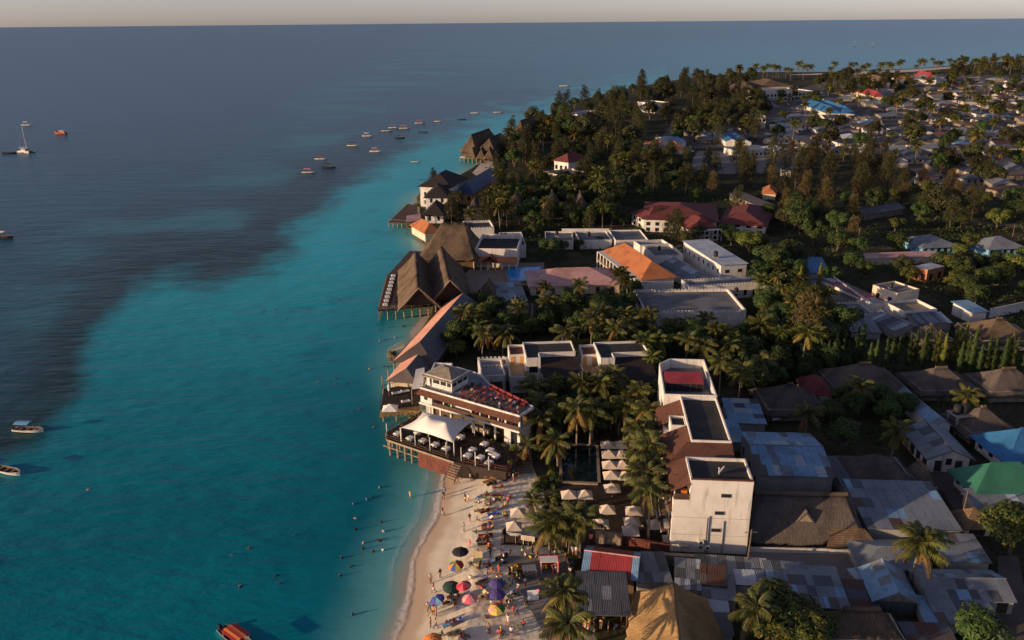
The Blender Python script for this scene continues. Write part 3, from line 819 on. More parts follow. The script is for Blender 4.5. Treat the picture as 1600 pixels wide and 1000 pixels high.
    # tiled awnings with white edges up the garden side, one per balcony
    for k, t in enumerate((.8, 4.2, 8.2, 12.4, 16.6, 20.8, 25)):
        for zz in (4.4, 7.3, 10.1):
            off = 1.3 + .3 * ((k + int(zz)) % 2)
            s0 = 0 if t < 6.5 else .35
            a = MB().patch(fr(s0 - off, t + 2.6, zz), fr(s0 - off, t, zz), fr(s0 - .003, t, zz + .7), fr(s0 - .003, t + 2.6, zz + .7), 1, 1, .1).build('awning', 'tile_brown', o)
            MB().fbox(fr, s0 - off - .12, s0 - off - .003, t, t + 2.6, zz - .2, zz + .04).build('awning_edge', 'white_wall', a)
            MB().fbox(fr, s0 - .9, s0 - .003, t + .1, t + 2.5, zz - 2.4, zz - 2.3).build('balcony', 'white_wall', o)
            MB().fbox(fr, s0 - .02, s0 - .003, t + .4, t + 2.2, zz - 2.2, zz - .3).build('balcony_door', 'glass', o)
    for t in (9, 14, 19, 24, 31, 36, 40):
        for zz in (3, 6, 9): MB().fbox(fr, 9.78, 9.93 + (.02), t, t + 1.2, zz, zz + 1.2).build('window', 'glass', o)
    # dish on the front roof
    d = thing('satellite_dish', fr(6.6, 2.6, top + .07))
    q = fr(6.6, 2.6, 0)
    MB().tube([(q.x, q.y, top + .07), (q.x - .1, q.y, top + 1.2)], .05, 6).build('mast', 'white_wall', d)
    mb = MB(); ctr = Vector((q.x + .35, q.y - .2, top + .75)); ax = Vector((-.75, .35, .55)).normalized(); x = ax.orthogonal().normalized(); y = ax.cross(x)
    ringv = [ctr]
    for r_, dz in ((.4, .06), (.75, .2)):
        for k in range(14): a = 2 * math.pi * k / 14; ringv.append(ctr + (x * math.cos(a) + y * math.sin(a)) * r_ + ax * dz)
    fs = [[0, 1 + k, 1 + (k + 1) % 14] for k in range(14)] + [[1 + k, 15 + k, 15 + (k + 1) % 14, 1 + (k + 1) % 14] for k in range(14)]
    mb.add(ringv, fs); mb.build('dish', 'concrete', d, smooth=True)
    MB().tube([ctr, ctr + ax * .8], .03, 5).build('feed_arm', 'grey_cloth', d)
    tag(d, 'white satellite dish on the dark flat roof above the blank hotel wall', 'dish')
hotel()

# ------------------------------------------------------------------ the beach restaurant
RF = Fr(-8.07, 138.69, -33.3)
RZ = 3.4
def restaurant():
    fr = RF; o = thing('restaurant_building', fr(0, 2, G))
    tag(o, 'white two-storey beach restaurant with roof terrace and brown tiled awning band', 'restaurant')
    occupy(fr, -11, 13, -13, 10)
    def part(n, m, *b, parent=o): return MB().fbox(fr, *b).build(n, m, parent)
    terr = [(-10, -2.2), (12.5, -2.2), (12.7, 2.3), (.5, 6.2), (-4, 9.2), (-10, 9.5)]
    back = [(-10, 1.4), (12.6, 1.4), (12.7, 2.3), (.5, 6.2), (-4, 9.2), (-10, 9.5)]
    MB().prism([fr(a, b, 0) for a, b in back], G - .3, 6.35).build('back_wall', 'warm_inside', o)
    MB().prism([fr(a, b, 0) for a, b in back], 6.703, 9.2).build('back_wall', 'warm_inside', o)
    MB().prism([fr(a, b, 0) for a, b in [(-10.2, -2.5), (12.6, -2.5), (12.8, 2.4), (.5, 6.3), (-4, 9.3), (-10.2, 9.6)]], 6.35, 6.7).build('floor_slab', 'white_wall', o)
    MB().prism([fr(a, b, 0) for a, b in terr], 9.2, 9.45).build('roof_slab', 'white_wall', o)
    MB().prism([fr(a, b, 0) for a, b in [(-9.8, -2.0), (12.3, -2.0), (12.5, 2.1), (.4, 5.9), (-4.1, 8.9), (-9.8, 9.2)]], 9.453, 9.5).build('terrace_floor', 'terrace_floor', o)
    # kerb of the terrace
    n = len(terr)
    for i in range(n):
        a, b = Vector(terr[i]), Vector(terr[(i + 1) % n]); d = (b - a).normalized(); k = Vector((-d.y, d.x))
        MB().prism([fr(p.x, p.y, 0) for p in (a, b - d * .2, b - d * .2 + k * .18, a + k * .18)], 9.453, 9.75).build('parapet', 'white_wall', o)
    for a, b in (((-9.9, -2.1), (12.4, -2.1)), ((12.4, -2.1), (12.6, 2.2))):
        A, B = fr(*a, 9.75), fr(*b, 9.75); n_ = int((B - A).length / 1.5)
        MB().tube([A + Vector((0, 0, .75)), B + Vector((0, 0, .75))], .04, 4).build('terrace_rail', 'dark_wood', o)
        for i in range(n_ + 1): p = A.lerp(B, i / n_); MB().tube([p, p + Vector((0, 0, .75))], .04, 4).build('rail_post', 'dark_wood', o)
    # tiled awning band
    MB().patch(fr(-10.3, -3.2, 8.72), fr(12.9, -3.2, 8.72), fr(12.6, -2.2, 9.4), fr(-10.1, -2.2, 9.4), 1, 1, .12).build('tiled_awning', 'tile_brown', o)
    MB().patch(fr(-11.0, 4.0, 8.72), fr(-11.0, -3.2, 8.72), fr(-10.05, -2.2, 9.4), fr(-10.05, 4.0, 9.4), 1, 1, .12).build('tiled_awning', 'tile_brown', o)
    # upper floor
    part('wall', 'white_wall', -10, -7.2, -2.2, 1.39, 6.703, 9.19)
    part('window', 'glass', -9.1, -8.3, -2.23, -2.2, 7.4, 8.3)
    part('counter', 'cream_wall', -2.6, 1.6, -1.5, -1.3, 6.703, 7.8)
    for i in range(12): part('counter_panel', 'white_cloth', -2.5 + i * .34, -2.22 + i * .34, -1.56, -1.503, 6.9, 7.6)
    for s in (-4.6, -2.8, 1.8, 3.8, 5.8, 7.8, 9.3, 12.25):
        w = .35 if s > 9 else .2
        part('column', 'white_wall', s, s + w, -2.2, -1.95, 6.703, 9.19)
    part('railing', 'brown_wood', -7.1, 12.5, -2.42, -2.34, 6.703, 7.5)
    # ground floor
    for s in (-8, -5.5, -3, -.5, 2, 4.5, 7, 9.2):
        part('column', 'white_wall', s, s + .28, -2.2, -1.92, RZ, 6.34)
    part('wall', 'white_wall', 9.2, 10.6, -2.21, 1.39, G, 6.34)
    part('wall', 'white_wall', 12.0, 12.6, -2.21, 1.39, G, 6.34)
    part('door', 'glass', 10.603, 11.997, -1.9, -1.8, RZ, 6.0)
    part('bar_counter', 'pale_wood', 1, 5, -1.2, -.5, RZ, RZ + 1.05)
    part('side_wall', 'white_wall', -10.0, -9.7, 1.0, 9.3, G, 6.34)
    # roof pavilion
    pv = thing('roof_pavilion', fr(-7, 3, 9.5)); tag(pv, 'white glazed pavilion with grey hipped roof on the restaurant roof terrace', 'pavilion')
    L0, L1, T0, T1 = -9.6, -3.6, -.6, 4.6; zt = 12.0
    MB().fbox(fr, L0, L1, T0, T1, 9.503, 10.5).build('wall', 'white_wall', pv)
    for s in (L0, -8.3, -6.5, -4.95, L1 - .22):
        for t in (T0, T1 - .22): MB().fbox(fr, s, s + .22, t, t + .22, 10.503, zt).build('post', 'white_wall', pv)
    for t in (1.0, 2.8): MB().fbox(fr, L1 - .22, L1, t, t + .22, 10.503, zt).build('post', 'white_wall', pv)
    MB().fbox(fr, L0 + .05, -8.32, T0 + .05, T0 + .18, 10.503, zt).build('wall', 'white_wall', pv)
    MB().fbox(fr, -8.9, -8.4, T0 + .0, T0 + .2, 9.6, 11.6).build('door', 'glass', pv)
    for a, b in ((-8.05, -6.53), (-6.25, -4.97), (-4.7, L1 - .24)): MB().fbox(fr, a, b, T0 + .08, T0 + .12, 10.503, zt - .1).build('pane', 'glass', pv)
    for a, b in ((T0 + .25, .98), (1.24, 2.78), (3.04, T1 - .24)): MB().fbox(fr, L1 - .12, L1 - .08, a, b, 10.503, zt - .1).build('pane', 'glass', pv)
    mb = MB()
    f2 = Fr(*fr(L0, T0, 0).to_2d(), -33.3)
    for k, q in enumerate(slopes(f2, L1 - L0, T1 - T0, zt + .1, 1.0, 'hip', .7)): mb.patch(*q, 2, 2, .16)
    mb.build('roof', 'stone_wall', pv)
    MB().fbox(fr, L0 - .3, L1 + .3, T0 - .3, T1 + .3, zt, zt + .1).build('fascia', 'white_wall', pv)
    # deck over the beach and the water
    dk = thing('restaurant_deck', fr(2, -7.5, G)); tag(dk, 'dark timber dining deck on stilts in front of the white restaurant', 'deck')
    out = [(-11.6, -10.8), (-9.6, -12.7), (5.8, -12.7), (15.2, -10.6), (15.2, -3.5), (12.6, -2.6), (-11.6, -2.6)]
    MB().prism([fr(a, b, 0) for a, b in out], RZ - .28, RZ).build('floor', 'dark_wood', dk)
    MB().prism([fr(a, b, 0) for a, b in [(-2.5, -12.55), (5.7, -12.55), (5.7, -11.9), (-2.5, -11.9)]], -.4, RZ - .283).build('retaining_wall', 'red_wall', dk)
    MB().prism([fr(a, b, 0) for a, b in [(5.71, -12.55), (15.0, -10.45), (15.0, -10.1), (5.71, -12.1)]], .4, RZ - .283).build('retaining_wall', 'dark_wood', dk)
    for s in (-11.2, -9.4, -7.6, -5.8, -4.2):
        for t in (-12.2, -9.5, -6.5):
            p = fr(s, t + (1.6 if s < -11 and t < -12 else 0), 0); MB().tube([(p.x, p.y, -1.5), (p.x, p.y, RZ - .285)], .19, 7).build('stilt', 'pale_wood', dk)
    MB().fbox(fr, -11, -2.6, -12.3, -12.1, 1.5, 1.65).build('brace', 'pale_wood', dk)
    def rail(pts, m='dark_wood', z=RZ):
        for (a, b) in zip(pts, pts[1:]):
            A, B = fr(*a, z), fr(*b, z); n_ = max(1, int((B - A).length / 1.6))
            for zz in (.5, .95): MB().tube([A + Vector((0, 0, zz)), B + Vector((0, 0, zz))], .05, 4).build('rail', m, dk)
            for i in range(n_): p = A.lerp(B, i / n_); MB().tube([p, p + Vector((0, 0, 1.0))], .05, 4).build('rail_post', m, dk)
    rail([(-11.5, -3), (-11.5, -10.7), (-9.5, -12.6), (4.6, -12.6)], 'brown_wood')
    rail([(7.4, -12.2), (15.1, -10.5), (15.1, -4)], 'red_wall')
    MB().prism([fr(a, b, 0) for a, b in [(-11.62, -10.9), (-9.65, -12.8), (5.7, -12.8), (5.7, -12.71), (-9.6, -12.71), (-11.55, -10.85)]], RZ - .25, RZ + .12).build('edge_beam', 'pale_wood', dk)
    for s in (-10.5, -7.2, -3.8, -.4, 3.2, 6.5, 9.5, 12.3):
        p = fr(s, -11.6, RZ); MB().tube([p, p + Vector((0, 0, 2.6))], .09, 6).build('lamp_post', 'white_wall', dk)
    # steps from the deck down to the sand
    st = thing('beach_steps', fr(6.3, -13.2, 1)); tag(st, 'wooden steps from the dining deck down to the sand', 'steps')
    for k in range(7):
        MB().fbox(fr, 5.2, 7.3, -13.0 - .32 * k, -12.72 - .32 * k, RZ - .3 - .3 * k, RZ - .22 - .3 * k).build('tread', 'pale_wood', st)
    for s in (5.1, 7.34): MB().patch(fr(s, -15.1, 1.0), fr(s + .08, -15.1, 1.0), fr(s + .08, -12.75, RZ), fr(s, -12.75, RZ), 1, 1, .25).build('stringer', 'dark_wood', st)
    # walk beside the restaurant, grey steps
    a, b = W(812, 742, 1.7), W(833, 740, 1.7)
    s2 = thing('garden_steps', a); tag(s2, 'grey timber boardwalk steps beside the restaurant under a leaning palm', 'steps')
    for k in range(11):
        y = 740 - k * 4.1; p, q = W(812 - k * .2, y, 1.5 + k * .12), W(834 - k * .4, y - 1, 1.5 + k * .12)
        d = Vector((0, .42, 0)); MB().prism([p, q, q + d, p + d], p.z, p.z + .08).build('tread', 'pale_wood', s2)
restaurant()

def tent():
    c = {'a': W(626, 668, 6.2), 'b': W(661, 643, 7.0), 'c': W(741, 657, 6.6), 'd': W(709, 692, 6.0)}
    o = thing('canopy_tent', RF(-3, -7.5, RZ)); tag(o, 'white two-peaked tensile canopy stretched over the dining deck', 'tent')
    n = 28; vs_ = []; p1 = W(668, 654, 7.9); p2 = W(697, 663, 7.9)
    for j in range(n + 1):
        for i in range(n + 1):
            q, w = i / n, j / n
            e = .10 * math.sin(math.pi * q); f = .10 * math.sin(math.pi * w)
            qq = q + (.5 - q) * 2 * 0 ; 
            p = c['a'].lerp(c['d'], q).lerp(c['b'].lerp(c['c'], q), w)
            ctr = (c['a'] + c['b'] + c['c'] + c['d']) / 4
            edge = max(abs(q - .5), abs(w - .5)) * 2; pull = (1 - min(1, 4 * q * (1 - q))) * 0
            # edges bow inwards between the corners
            bow = (4 * q * (1 - q)) * (abs(w - .5) * 2) ** 3 * .13 + (4 * w * (1 - w)) * (abs(q - .5) * 2) ** 3 * .13
            p = p.lerp(ctr, bow)
            p.z = 6.3 + (p.z - 6.3) * 1.0
            for pk in (p1, p2):
                d = (p - pk).to_2d().length
                p.z += 1.25 * math.exp(-(d / 1.3)) * (1 - edge ** 4) + .7 * math.exp(-(d / 4) ** 2) * (1 - edge ** 4)
            vs_.append(p)
    fs = [[j * (n + 1) + i, j * (n + 1) + i + 1, (j + 1) * (n + 1) + i + 1, (j + 1) * (n + 1) + i] for j in range(n) for i in range(n)]
    mb = MB(); m = len(vs_); mb.add(vs_ + [v - Vector((0, 0, .03)) for v in vs_], fs + [[x + m for x in f[::-1]] for f in fs])
    mb.build('canopy', 'tent_white', o, smooth=True)
    for k in 'abcd':
        p = c[k]; q = Vector((p.x, p.y, RZ))
        MB().tube([q, p], .1, 6).build('pole', 'white_wall', o)
    for pk in (p1, p2): MB().tube([(pk.x, pk.y, RZ), (pk.x, pk.y, 7.7)], .08, 6).build('mast', 'white_wall', o)
tent()

# dark sun deck on stilts beside the restaurant
def sundeck():
    fr = Fr(-26.2, 146.6, 6.0); o = thing('sun_deck', fr(3.5, 5, 0)); z = 3.0
    tag(o, 'dark timber sun deck on stilts over the water with a low thatch skirt', 'deck')
    MB().prism([fr(a, b, 0) for a, b in [(0, 0), (7.6, .8), (8.2, 9), (3.2, 10.8), (.3, 9.8)]], z - .3, z).build('floor', 'dark_wood', o)
    MB().patch(fr(-.3, -.9, 1.9), fr(7.6, -.1, 1.9), fr(7.6, .75, z - .05), fr(0, -.05, z - .05), 20, 3, .15, .1, 0, 0, 0, .3).build('thatch_skirt', 'thatch_gold', o)
    for s in (.4, 3, 5.6, 7.4):
        for t in (.8, 5, 9):
            p = fr(s, t, 0); MB().tube([(p.x, p.y, -1.5), (p.x, p.y, z - .305)], .17, 7).build('stilt', 'pale_wood', o)
    for a, b in (((0, 0), (0, 9.8)), ((0, 9.8), (3.2, 10.8)), ((0, 0), (7.6, .8))):
        A, B = fr(*a, z), fr(*b, z)
        MB().tube([A + Vector((0, 0, .9)), B + Vector((0, 0, .9))], .05, 4).build('rail', 'brown_wood', o)
        for i in range(7): p = A.lerp(B, i / 6); MB().tube([p, p + Vector((0, 0, .9))], .05, 4).build('rail_post', 'brown_wood', o)
sundeck()

# peach metal roof over the long waterside hall
def peach():
    o = thing('waterside_hall', W(660, 530)); tag(o, 'long waterside hall with peach corrugated roof and stepped hipped end', 'hall')
    ze = 4.6
    a, b = W(618, 562, ze), W(700, 472, ze); d = (b - a).to_2d().normalized()
    fr = Fr(a.x, a.y, math.degrees(math.atan2(d.y, d.x))); L = (b - a).length; Wd = 8.5
    f2 = Fr(*fr(0, -Wd, 0).to_2d(), math.degrees(math.atan2(d.y, d.x)))
    occupy(f2, -6, L + 2, -1, Wd + 3)
    MB().fbox(f2, .5, L - .5, .5, Wd - .5, G - 1.5, ze).build('wall', 'red_wall', o)
    h = 2.9
    # main roof: the seaward slope, the landward slope, the hipped near end
    r0, r1 = f2(4.5, Wd / 2, ze + h), f2(L, Wd / 2, ze + h)
    e0, e1, e2, e3 = f2(-.6, -.6, ze - .3), f2(L + .5, -.6, ze - .3), f2(L + .5, Wd + .6, ze - .3), f2(-.6, Wd + .6, ze - .3)
    MB().patch(e2, e3, r0, r1, 1, 1, .08).build('roof_slope', 'metal_peach', o)
    MB().patch(e0, e1, r1, r0, 1, 1, .08).build('roof_slope', 'metal_dull', o)  # shade painted in: darker metal on the slope turned from the sun
    MB().patch(e3, e0, r0, r0, 1, 1, .08).build('roof_hip', 'metal_brown', o)
    # lower stepped roof at the near end
    k0, k1 = f2(-7.5, Wd / 2 - 1, ze + 1.6), f2(.5, Wd / 2 - 1, ze + 1.6)
    g0, g1, g2, g3 = f2(-9.6, .2, ze - .9), f2(-.3, .2, ze - .9), f2(-.3, Wd - 1.2, ze - .6), f2(-9.6, Wd - 1.2, ze - .9)
    MB().patch(g2, g3, k0, k1, 1, 1, .08).build('roof_slope', 'metal_peach', o)
    MB().patch(g0, g1, k1, k0, 1, 1, .08).build('roof_slope', 'metal_dull', o)  # lower landward slope also coloured dark to read as shaded
    MB().patch(g3, g0, k0, k0, 1, 1, .08).build('roof_hip', 'metal_brown', o)
    MB().fbox(f2, -8.8, 0.45, .8, Wd - 2, G - 1.5, ze - 1).build('wall', 'cream_wall', o)
    MB().tube([e3 + Vector((0, 0, .05)), e2 + Vector((0, 0, .05))], .1, 5).build('gutter', 'orange_wall', o)
    for i in range(9):
        p = f2(-8 + i * 3.6, Wd + .2, 0); MB().tube([(p.x, p.y, -1), (p.x, p.y, ze - .5)], .13, 6).build('post', 'pale_wood', o)
    for i in range(6):
        q = f2(1 + i * 4, Wd - .5, 0)
        MB().fbox(f2, 1 + i * 4, 3.4 + i * 4, Wd - .503, Wd - .45, 1.6, 3.8).build('opening', 'dark_inside', o)
    return f2, L, Wd
peach()
# water stairs by the hall
def waterstairs():
    o = thing('water_stairs', W(622, 555, 1)); tag(o, 'timber gangway with railings running into the water beside the peach roof', 'stairs')
    A, B = W(606, 552, .5), W(632, 540, 2.6); d = (B - A).to_2d().normalized(); n = Vector((-d.y, d.x, 0)) * .9
    MB().patch(A - n, A + n, B + n, B - n, 1, 1, .15).build('ramp', 'pale_wood', o)
    for sg in (-1, 1):
        MB().tube([A + n * sg + Vector((0, 0, 1)), B + n * sg + Vector((0, 0, 1))], .05, 4).build('rail', 'pale_wood', o)
        for i in range(6):
            p = A.lerp(B, i / 5) + n * sg; MB().tube([p - Vector((0, 0, 1)), p + Vector((0, 0, 1))], .05, 4).build('rail_post', 'pale_wood', o)
waterstairs()

# white sheet roof and small terrace at the back corner of the restaurant
house('terrace_block', 'flat pale terrace block with sunbeds behind the restaurant pavilion', 'building', rect((664, 602), (694, 603), (693, 571), 8.6), 8.6, 'flat', 0, 'white_wall', 'terrace_floor', par=.6)
def whiteawning():
    o = thing('sheet_awning', W(652, 605)); tag(o, 'plain white sheet awning between the dark sun deck and the restaurant', 'awning')
    q = [W(643, 608, 6.4), W(661, 606, 6.4), W(663, 574, 7.2), W(650, 577, 7.2)]
    MB().patch(*q, 1, 1, .06).build('sheet', 'tent_white', o)
    for p in q: MB().tube([(p.x, p.y, G), (p.x, p.y, p.z - .05)], .08, 5).build('post', 'pale_wood', o)
whiteawning()
# ------------------------------------------------------------------ the big thatched jetty restaurant
def jetty():
    o = thing('thatched_restaurant', W(680, 470, 3)); tag(o, 'huge many-gabled thatched restaurant on a railed jetty over the water', 'restaurant')
    z = 3.0
    dk = thing('jetty_deck', W(640, 470, z)); tag(dk, 'red-brown jetty deck with white railing and stilts around the big thatched restaurant', 'deck')
    pts = [W(591, 485, z), W(681, 477, z), W(716, 470, z), W(716, 395, z), W(640, 392, z), W(605, 431, z)]
    MB().prism(pts, z - .35, z).build('floor', 'brown_wood', dk)
    FOOT.append(pts)
    for (a, b) in ((0, 1), (5, 0)):
        A, B = pts[a], pts[b]; n = int((B - A).length / 2.2)
        for zz in (.45, 1.0): MB().tube([A + Vector((0, 0, zz)), B + Vector((0, 0, zz))], .07, 4).build('rail', 'pale_wood', dk)
        for i in range(n + 1):
            p = A.lerp(B, i / n); MB().tube([p, p + Vector((0, 0, 1.05))], .07, 4).build('rail_post', 'pale_wood', dk)
            if i < n and a == 0:
                q = A.lerp(B, (i + 1) / n); MB().tube([p + Vector((0, 0, .1)), q + Vector((0, 0, .95))], .05, 4).build('cross_brace', 'pale_wood', dk)
            ins = (pts[3] - p).normalized() * .5
            MB().tube([p + ins + Vector((0, 0, -4.5)), p + ins - Vector((0, 0, .36))], .2, 6).build('stilt', 'pale_wood', dk)
    def gab(rf, rb, rz, ze, hw):
        a, b = W(*rf, rz), W(*rb, rz); d = (b - a).to_2d(); depth = d.length; ang = math.degrees(math.atan2(d.y, d.x)) - 90
        fr = Fr(a.x, a.y, ang); q = fr(-hw, 0, 0); fr = Fr(q.x, q.y, ang); L = 2 * hw

        ro = None
        steps = 3
        for k in range(steps):
            t0, t1 = depth * k / steps, depth * (k + 1) / steps
            up = .35 * k * 0 + (.0 if k % 2 == 0 else .28)
            # seaward slope in stepped bays, landward slope plain
            MB().patch(fr(-1.2, t1 + .4, ze - .7 + up), fr(-1.2, t0 - (1.2 if k == 0 else 0), ze - .7 + up), fr(hw, t0 - (1.2 if k == 0 else 0), rz + up), fr(hw, t1 + .4, rz + up), 8, 6, .4, .25, .35, 0, k, .5).build('thatch_bay', 'thatch', o, smooth=True)
        MB().patch(fr(L + 1.2, -1.2, ze - .7), fr(L + 1.2, depth, ze - .7), fr(hw + .05, depth, rz), fr(hw + .05, -1.2, rz), 16, 6, .4, .25, .35, 0, 5, .5).build('thatch_slope', 'thatch', o, smooth=True)
        for i in range(5):
            for s in (.3, L - .3):
                p = fr(s, depth * i / 4.0, 0); MB().tube([(p.x, p.y, z), (p.x, p.y, ze)], .16, 6).build('post', 'pale_wood', o)
        f2 = Fr(*fr(0, .3, 0).to_2d(), math.degrees(math.atan2(fr.u.y, fr.u.x)))
        m2 = MB(); m2.outline(f2, 0, .15, [(.6, ze + .1), (L - .6, ze + .1), (hw, rz - .7)]); m2.build('gable_screen', 'dark_wood', o)
        for a, b in ((fr(-1.25, -1.25, ze - .75), fr(hw, -1.25, rz + .05)), (fr(L + 1.25, -1.25, ze - .75), fr(hw, -1.25, rz + .05))):
            MB().tube([a, b], .12, 5).build('barge_board', 'pale_wood', o)
        MB().fbox(fr, .8, L - .8, depth * .55, depth * .6, z, ze).build('partition', 'warm_inside', o)
    gab((654, 448), (650, 392), 10.2, 5.0, 4.5)
    gab((703, 436), (690, 384), 11.0, 5.0, 4.9)
    fr, L, Wd = rect((657, 400), (741, 401), (735, 384), 6.0)
    Wd = 19; ze, zr = 6.0, 14.6
    r0, r1 = fr(5.6, Wd / 2, zr), fr(L - 3.6, Wd / 2, zr)
    e = [fr(-1, -1, ze - .8), fr(L + 1, -1, ze - .8), fr(L + 1, Wd + 1, ze - .8), fr(-1, Wd + 1, ze - .8)]
    for q in ((e[0], e[1], r1, r0), (e[2], e[3], r0, r1), (e[1], e[2], r1, r1), (e[3], e[0], r0, r0)):
        MB().patch(*q, 14, 8, .45, .4, .5, 0, q[0].x, .5).build('thatch_slope', 'thatch', o, smooth=True)
    MB().fbox(fr, .5, L - .5, .5, Wd - .5, 1, ze - .4).build('wall', 'warm_inside', o)
    occupy(fr, -1, L + 1, -1, Wd + 1)
    # rows of small tables along the rail
    return
jetty()

H_ = house
# --- sea-front houses beyond the jetty
H_('tiled_house', 'small house with red tiled hipped roof behind the big thatched restaurant', 'house', rect((664, 362), (688, 359), (692, 344), 5), 5, 'hip', 2.2, 'cream_wall', 'tile_orange', ov=.7)
def pinkcanopy():
    o = thing('pink_canopy', W(648, 345)); tag(o, 'flat pink corrugated canopy on posts beside the wedge-shaped deck', 'canopy')
    q = [W(634, 347, 5), W(658, 344, 5), W(657, 334, 5.6), W(635, 337, 5.6)]
    MB().patch(*q, 1, 1, .08).build('roof', 'metal_pink', o)
    for p in q: MB().tube([(p.x, p.y, -1), (p.x, p.y, p.z - .1)], .12, 5).build('post', 'brown_wood', o)
    d = thing('wedge_deck', W(630, 345, 2)); tag(d, 'wedge-shaped dark wooden deck on stilts jutting into the water before white villas', 'deck')
    pt = [W(607, 347, 2.2), W(655, 349, 2.2), W(652, 322, 2.2), W(637, 318, 2.2)]
    MB().prism(pt, 1.8, 2.2).build('floor', 'brown_wood', d)
    for i in range(8):
        p = pt[0].lerp(pt[1], i / 7); MB().tube([(p.x, p.y + .5, -2), (p.x, p.y + .5, 1.78)], .2, 6).build('stilt', 'pale_wood', d)
        q2 = pt[0].lerp(pt[3], i / 7); MB().tube([q2, q2 + Vector((0, 0, 1))], .08, 4).build('rail_post', 'pale_wood', d)
    MB().tube([pt[0] + Vector((0, 0, 1)), pt[3] + Vector((0, 0, 1))], .08, 4).build('rail', 'pale_wood', d)
    MB().tube([pt[0] + Vector((0, 0, 1)), pt[1] + Vector((0, 0, 1))], .08, 4).build('rail', 'pale_wood', d)
pinkcanopy()
wn = lambda z, n=3: ((0, n, z, 1.0, 1.7), (3, n, z, 1.0, 1.7))
H_('white_villa', 'tallest white villa with black hipped roof at the water edge', 'villa', rect((656, 289), (703, 291), (712, 276), 11), 11, 'hip', 4.0, 'white_wall', 'tile_dark', ov=.9, win=wn(3) + wn(6.4) + ((3, 3, 8.6, .8, 1.3),))
H_('white_villa', 'middle white villa with black hipped roof and two dark windows facing front', 'villa', rect((665, 306), (699, 306), (701, 296), 9), 9, 'hip', 3.6, 'white_wall', 'tile_dark', ov=.9, win=wn(3, 2) + wn(6.2, 2))
H_('white_villa', 'lowest white villa with black hipped roof, nearest the wedge deck', 'villa', rect((664, 333), (692, 333), (694, 322), 5.6), 5.6, 'hip', 3.4, 'white_wall', 'tile_dark', ov=.9, win=wn(2.6, 2))
H_('blue_roofed_villa', 'seaside villa with long navy blue hipped roof and orange gable wall', 'villa', rect((715, 298), (738, 299), (765, 272), 7.5), 7.5, 'hip', 3.4, 'orange_wall', 'metal_navy', ov=.9, win=((0, 2, 3.5, 1.2, 1.8),))
H_('blue_roofed_annex', 'navy blue roofed annex behind the white villas at the water', 'villa', rect((700, 288), (722, 286), (738, 270), 6), 6, 'hip', 2.4, 'white_wall', 'metal_navy', ov=.9)
H_('thatched_bungalow', 'dark pyramid-thatched bungalow beside the lowest white villa', 'bungalow', rect((725, 336), (755, 336), (752, 322), 4.2), 4.2, 'hip', 5.0, 'white_wall', 'thatch_dark', **THK, hf=.9, win=((0, 3, 2.2, 1.2, 1.5),))
# --- thatched jetty huts beyond
def huts():
    z = 3.2
    d = thing('hut_jetty', W(745, 248, z)); tag(d, 'pale stone jetty carrying the far thatched huts over the water', 'jetty')
    pts = [W(719, 244, z), W(764, 248, z), W(795, 232, z), W(792, 216, z), W(735, 220, z)]
    MB().prism(pts, z - 1.0, z).build('floor', 'pale_wood', d)
    for i in range(8):
        p = pts[0].lerp(pts[1], i / 7); MB().tube([(p.x, p.y + .8, -2), (p.x, p.y + .8, z - 1.0)], .4, 6).build('stilt', 'stone_wall', d)
    k = dict(THK); k['nu'] = 8
    for A, B, C, h, lab in (((721, 232), (745, 233), (742, 218), 7.5, 'tall pyramid-thatched hut at the seaward end of the far jetty'),
                            ((746, 234), (775, 235), (776, 222), 6.0, 'wide thatched hut in the middle of the far jetty'),
                            ((727, 240), (742, 241), (741, 235), 3.0, 'low thatched front porch roof on the far jetty'),
                            ((746, 243), (757, 243), (757, 237), 3.5, 'left small open hut at the front of the far jetty'),
                            ((758, 243), (770, 243), (770, 237), 3.5, 'right small open hut at the front of the far jetty'),
                            ((796, 212), (822, 213), (822, 200), 9.0, 'steep pointed thatch roof standing behind the far jetty huts')):
        R_ = rect(A, B, C, 5.6); H_('thatched_hut', lab, 'hut', R_, 5.6, 'hip', h, 'warm_inside', 'thatch', z0=z, hf=.85, **k)
huts()
# --- pool terrace quarter
H_('walled_hall', 'low hall with dark roof and sunlit white parapet above a terracotta porch', 'hall', rect((742, 388), (808, 389), (802, 366), 7.8), 6.2, 'flat', 0, 'white_wall', 'black_roof', par=1.6)
def porch():
    fr, L, _ = rect((742, 400), (808, 401), (806, 392), 5.3)
    o = thing('tiled_porch', fr(L / 2, 1, G)); tag(o, 'terracotta porch with small gable and pale posts facing the pool terrace', 'porch')
    MB().patch(fr(-.5, -3.2, 4.2), fr(L, -3.2, 4.2), fr(L, .6, 5.3), fr(-.5, .6, 5.3), 1, 1, .12).build('roof', 'tile_orange', o)
    for i in range(7):
        p = fr(L * i / 6, -3, 0); MB().tube([(p.x, p.y, G), (p.x, p.y, 4.2)], .18, 6).build('post', 'cream_wall', o)
    MB().fbox(fr, 0, L, .3, .5, G, 4.4).build('back_wall', 'orange_wall', o)
    for t in (1,):
        a, b, c = fr(2.5, -3.6, 4.4), fr(7.5, -3.6, 4.4), fr(5, -3.6, 6.2)
        MB().patch(a, fr(2.5, .5, 4.4), fr(5, .5, 6.2), c, 1, 1, .12).build('gable_roof', 'tile_red', o)
        MB().patch(fr(7.5, .5, 4.4), b, c, fr(5, .5, 6.2), 1, 1, .12).build('gable_roof', 'tile_red', o)
porch()
H_('crenellated_block', 'small flat block with white battlements above the dark-roofed hall', 'building', rect((728, 360), (772, 358), (771, 347), 6.5), 6.5, 'flat', 0, 'white_wall', 'black_roof', par=.9, cren=True)
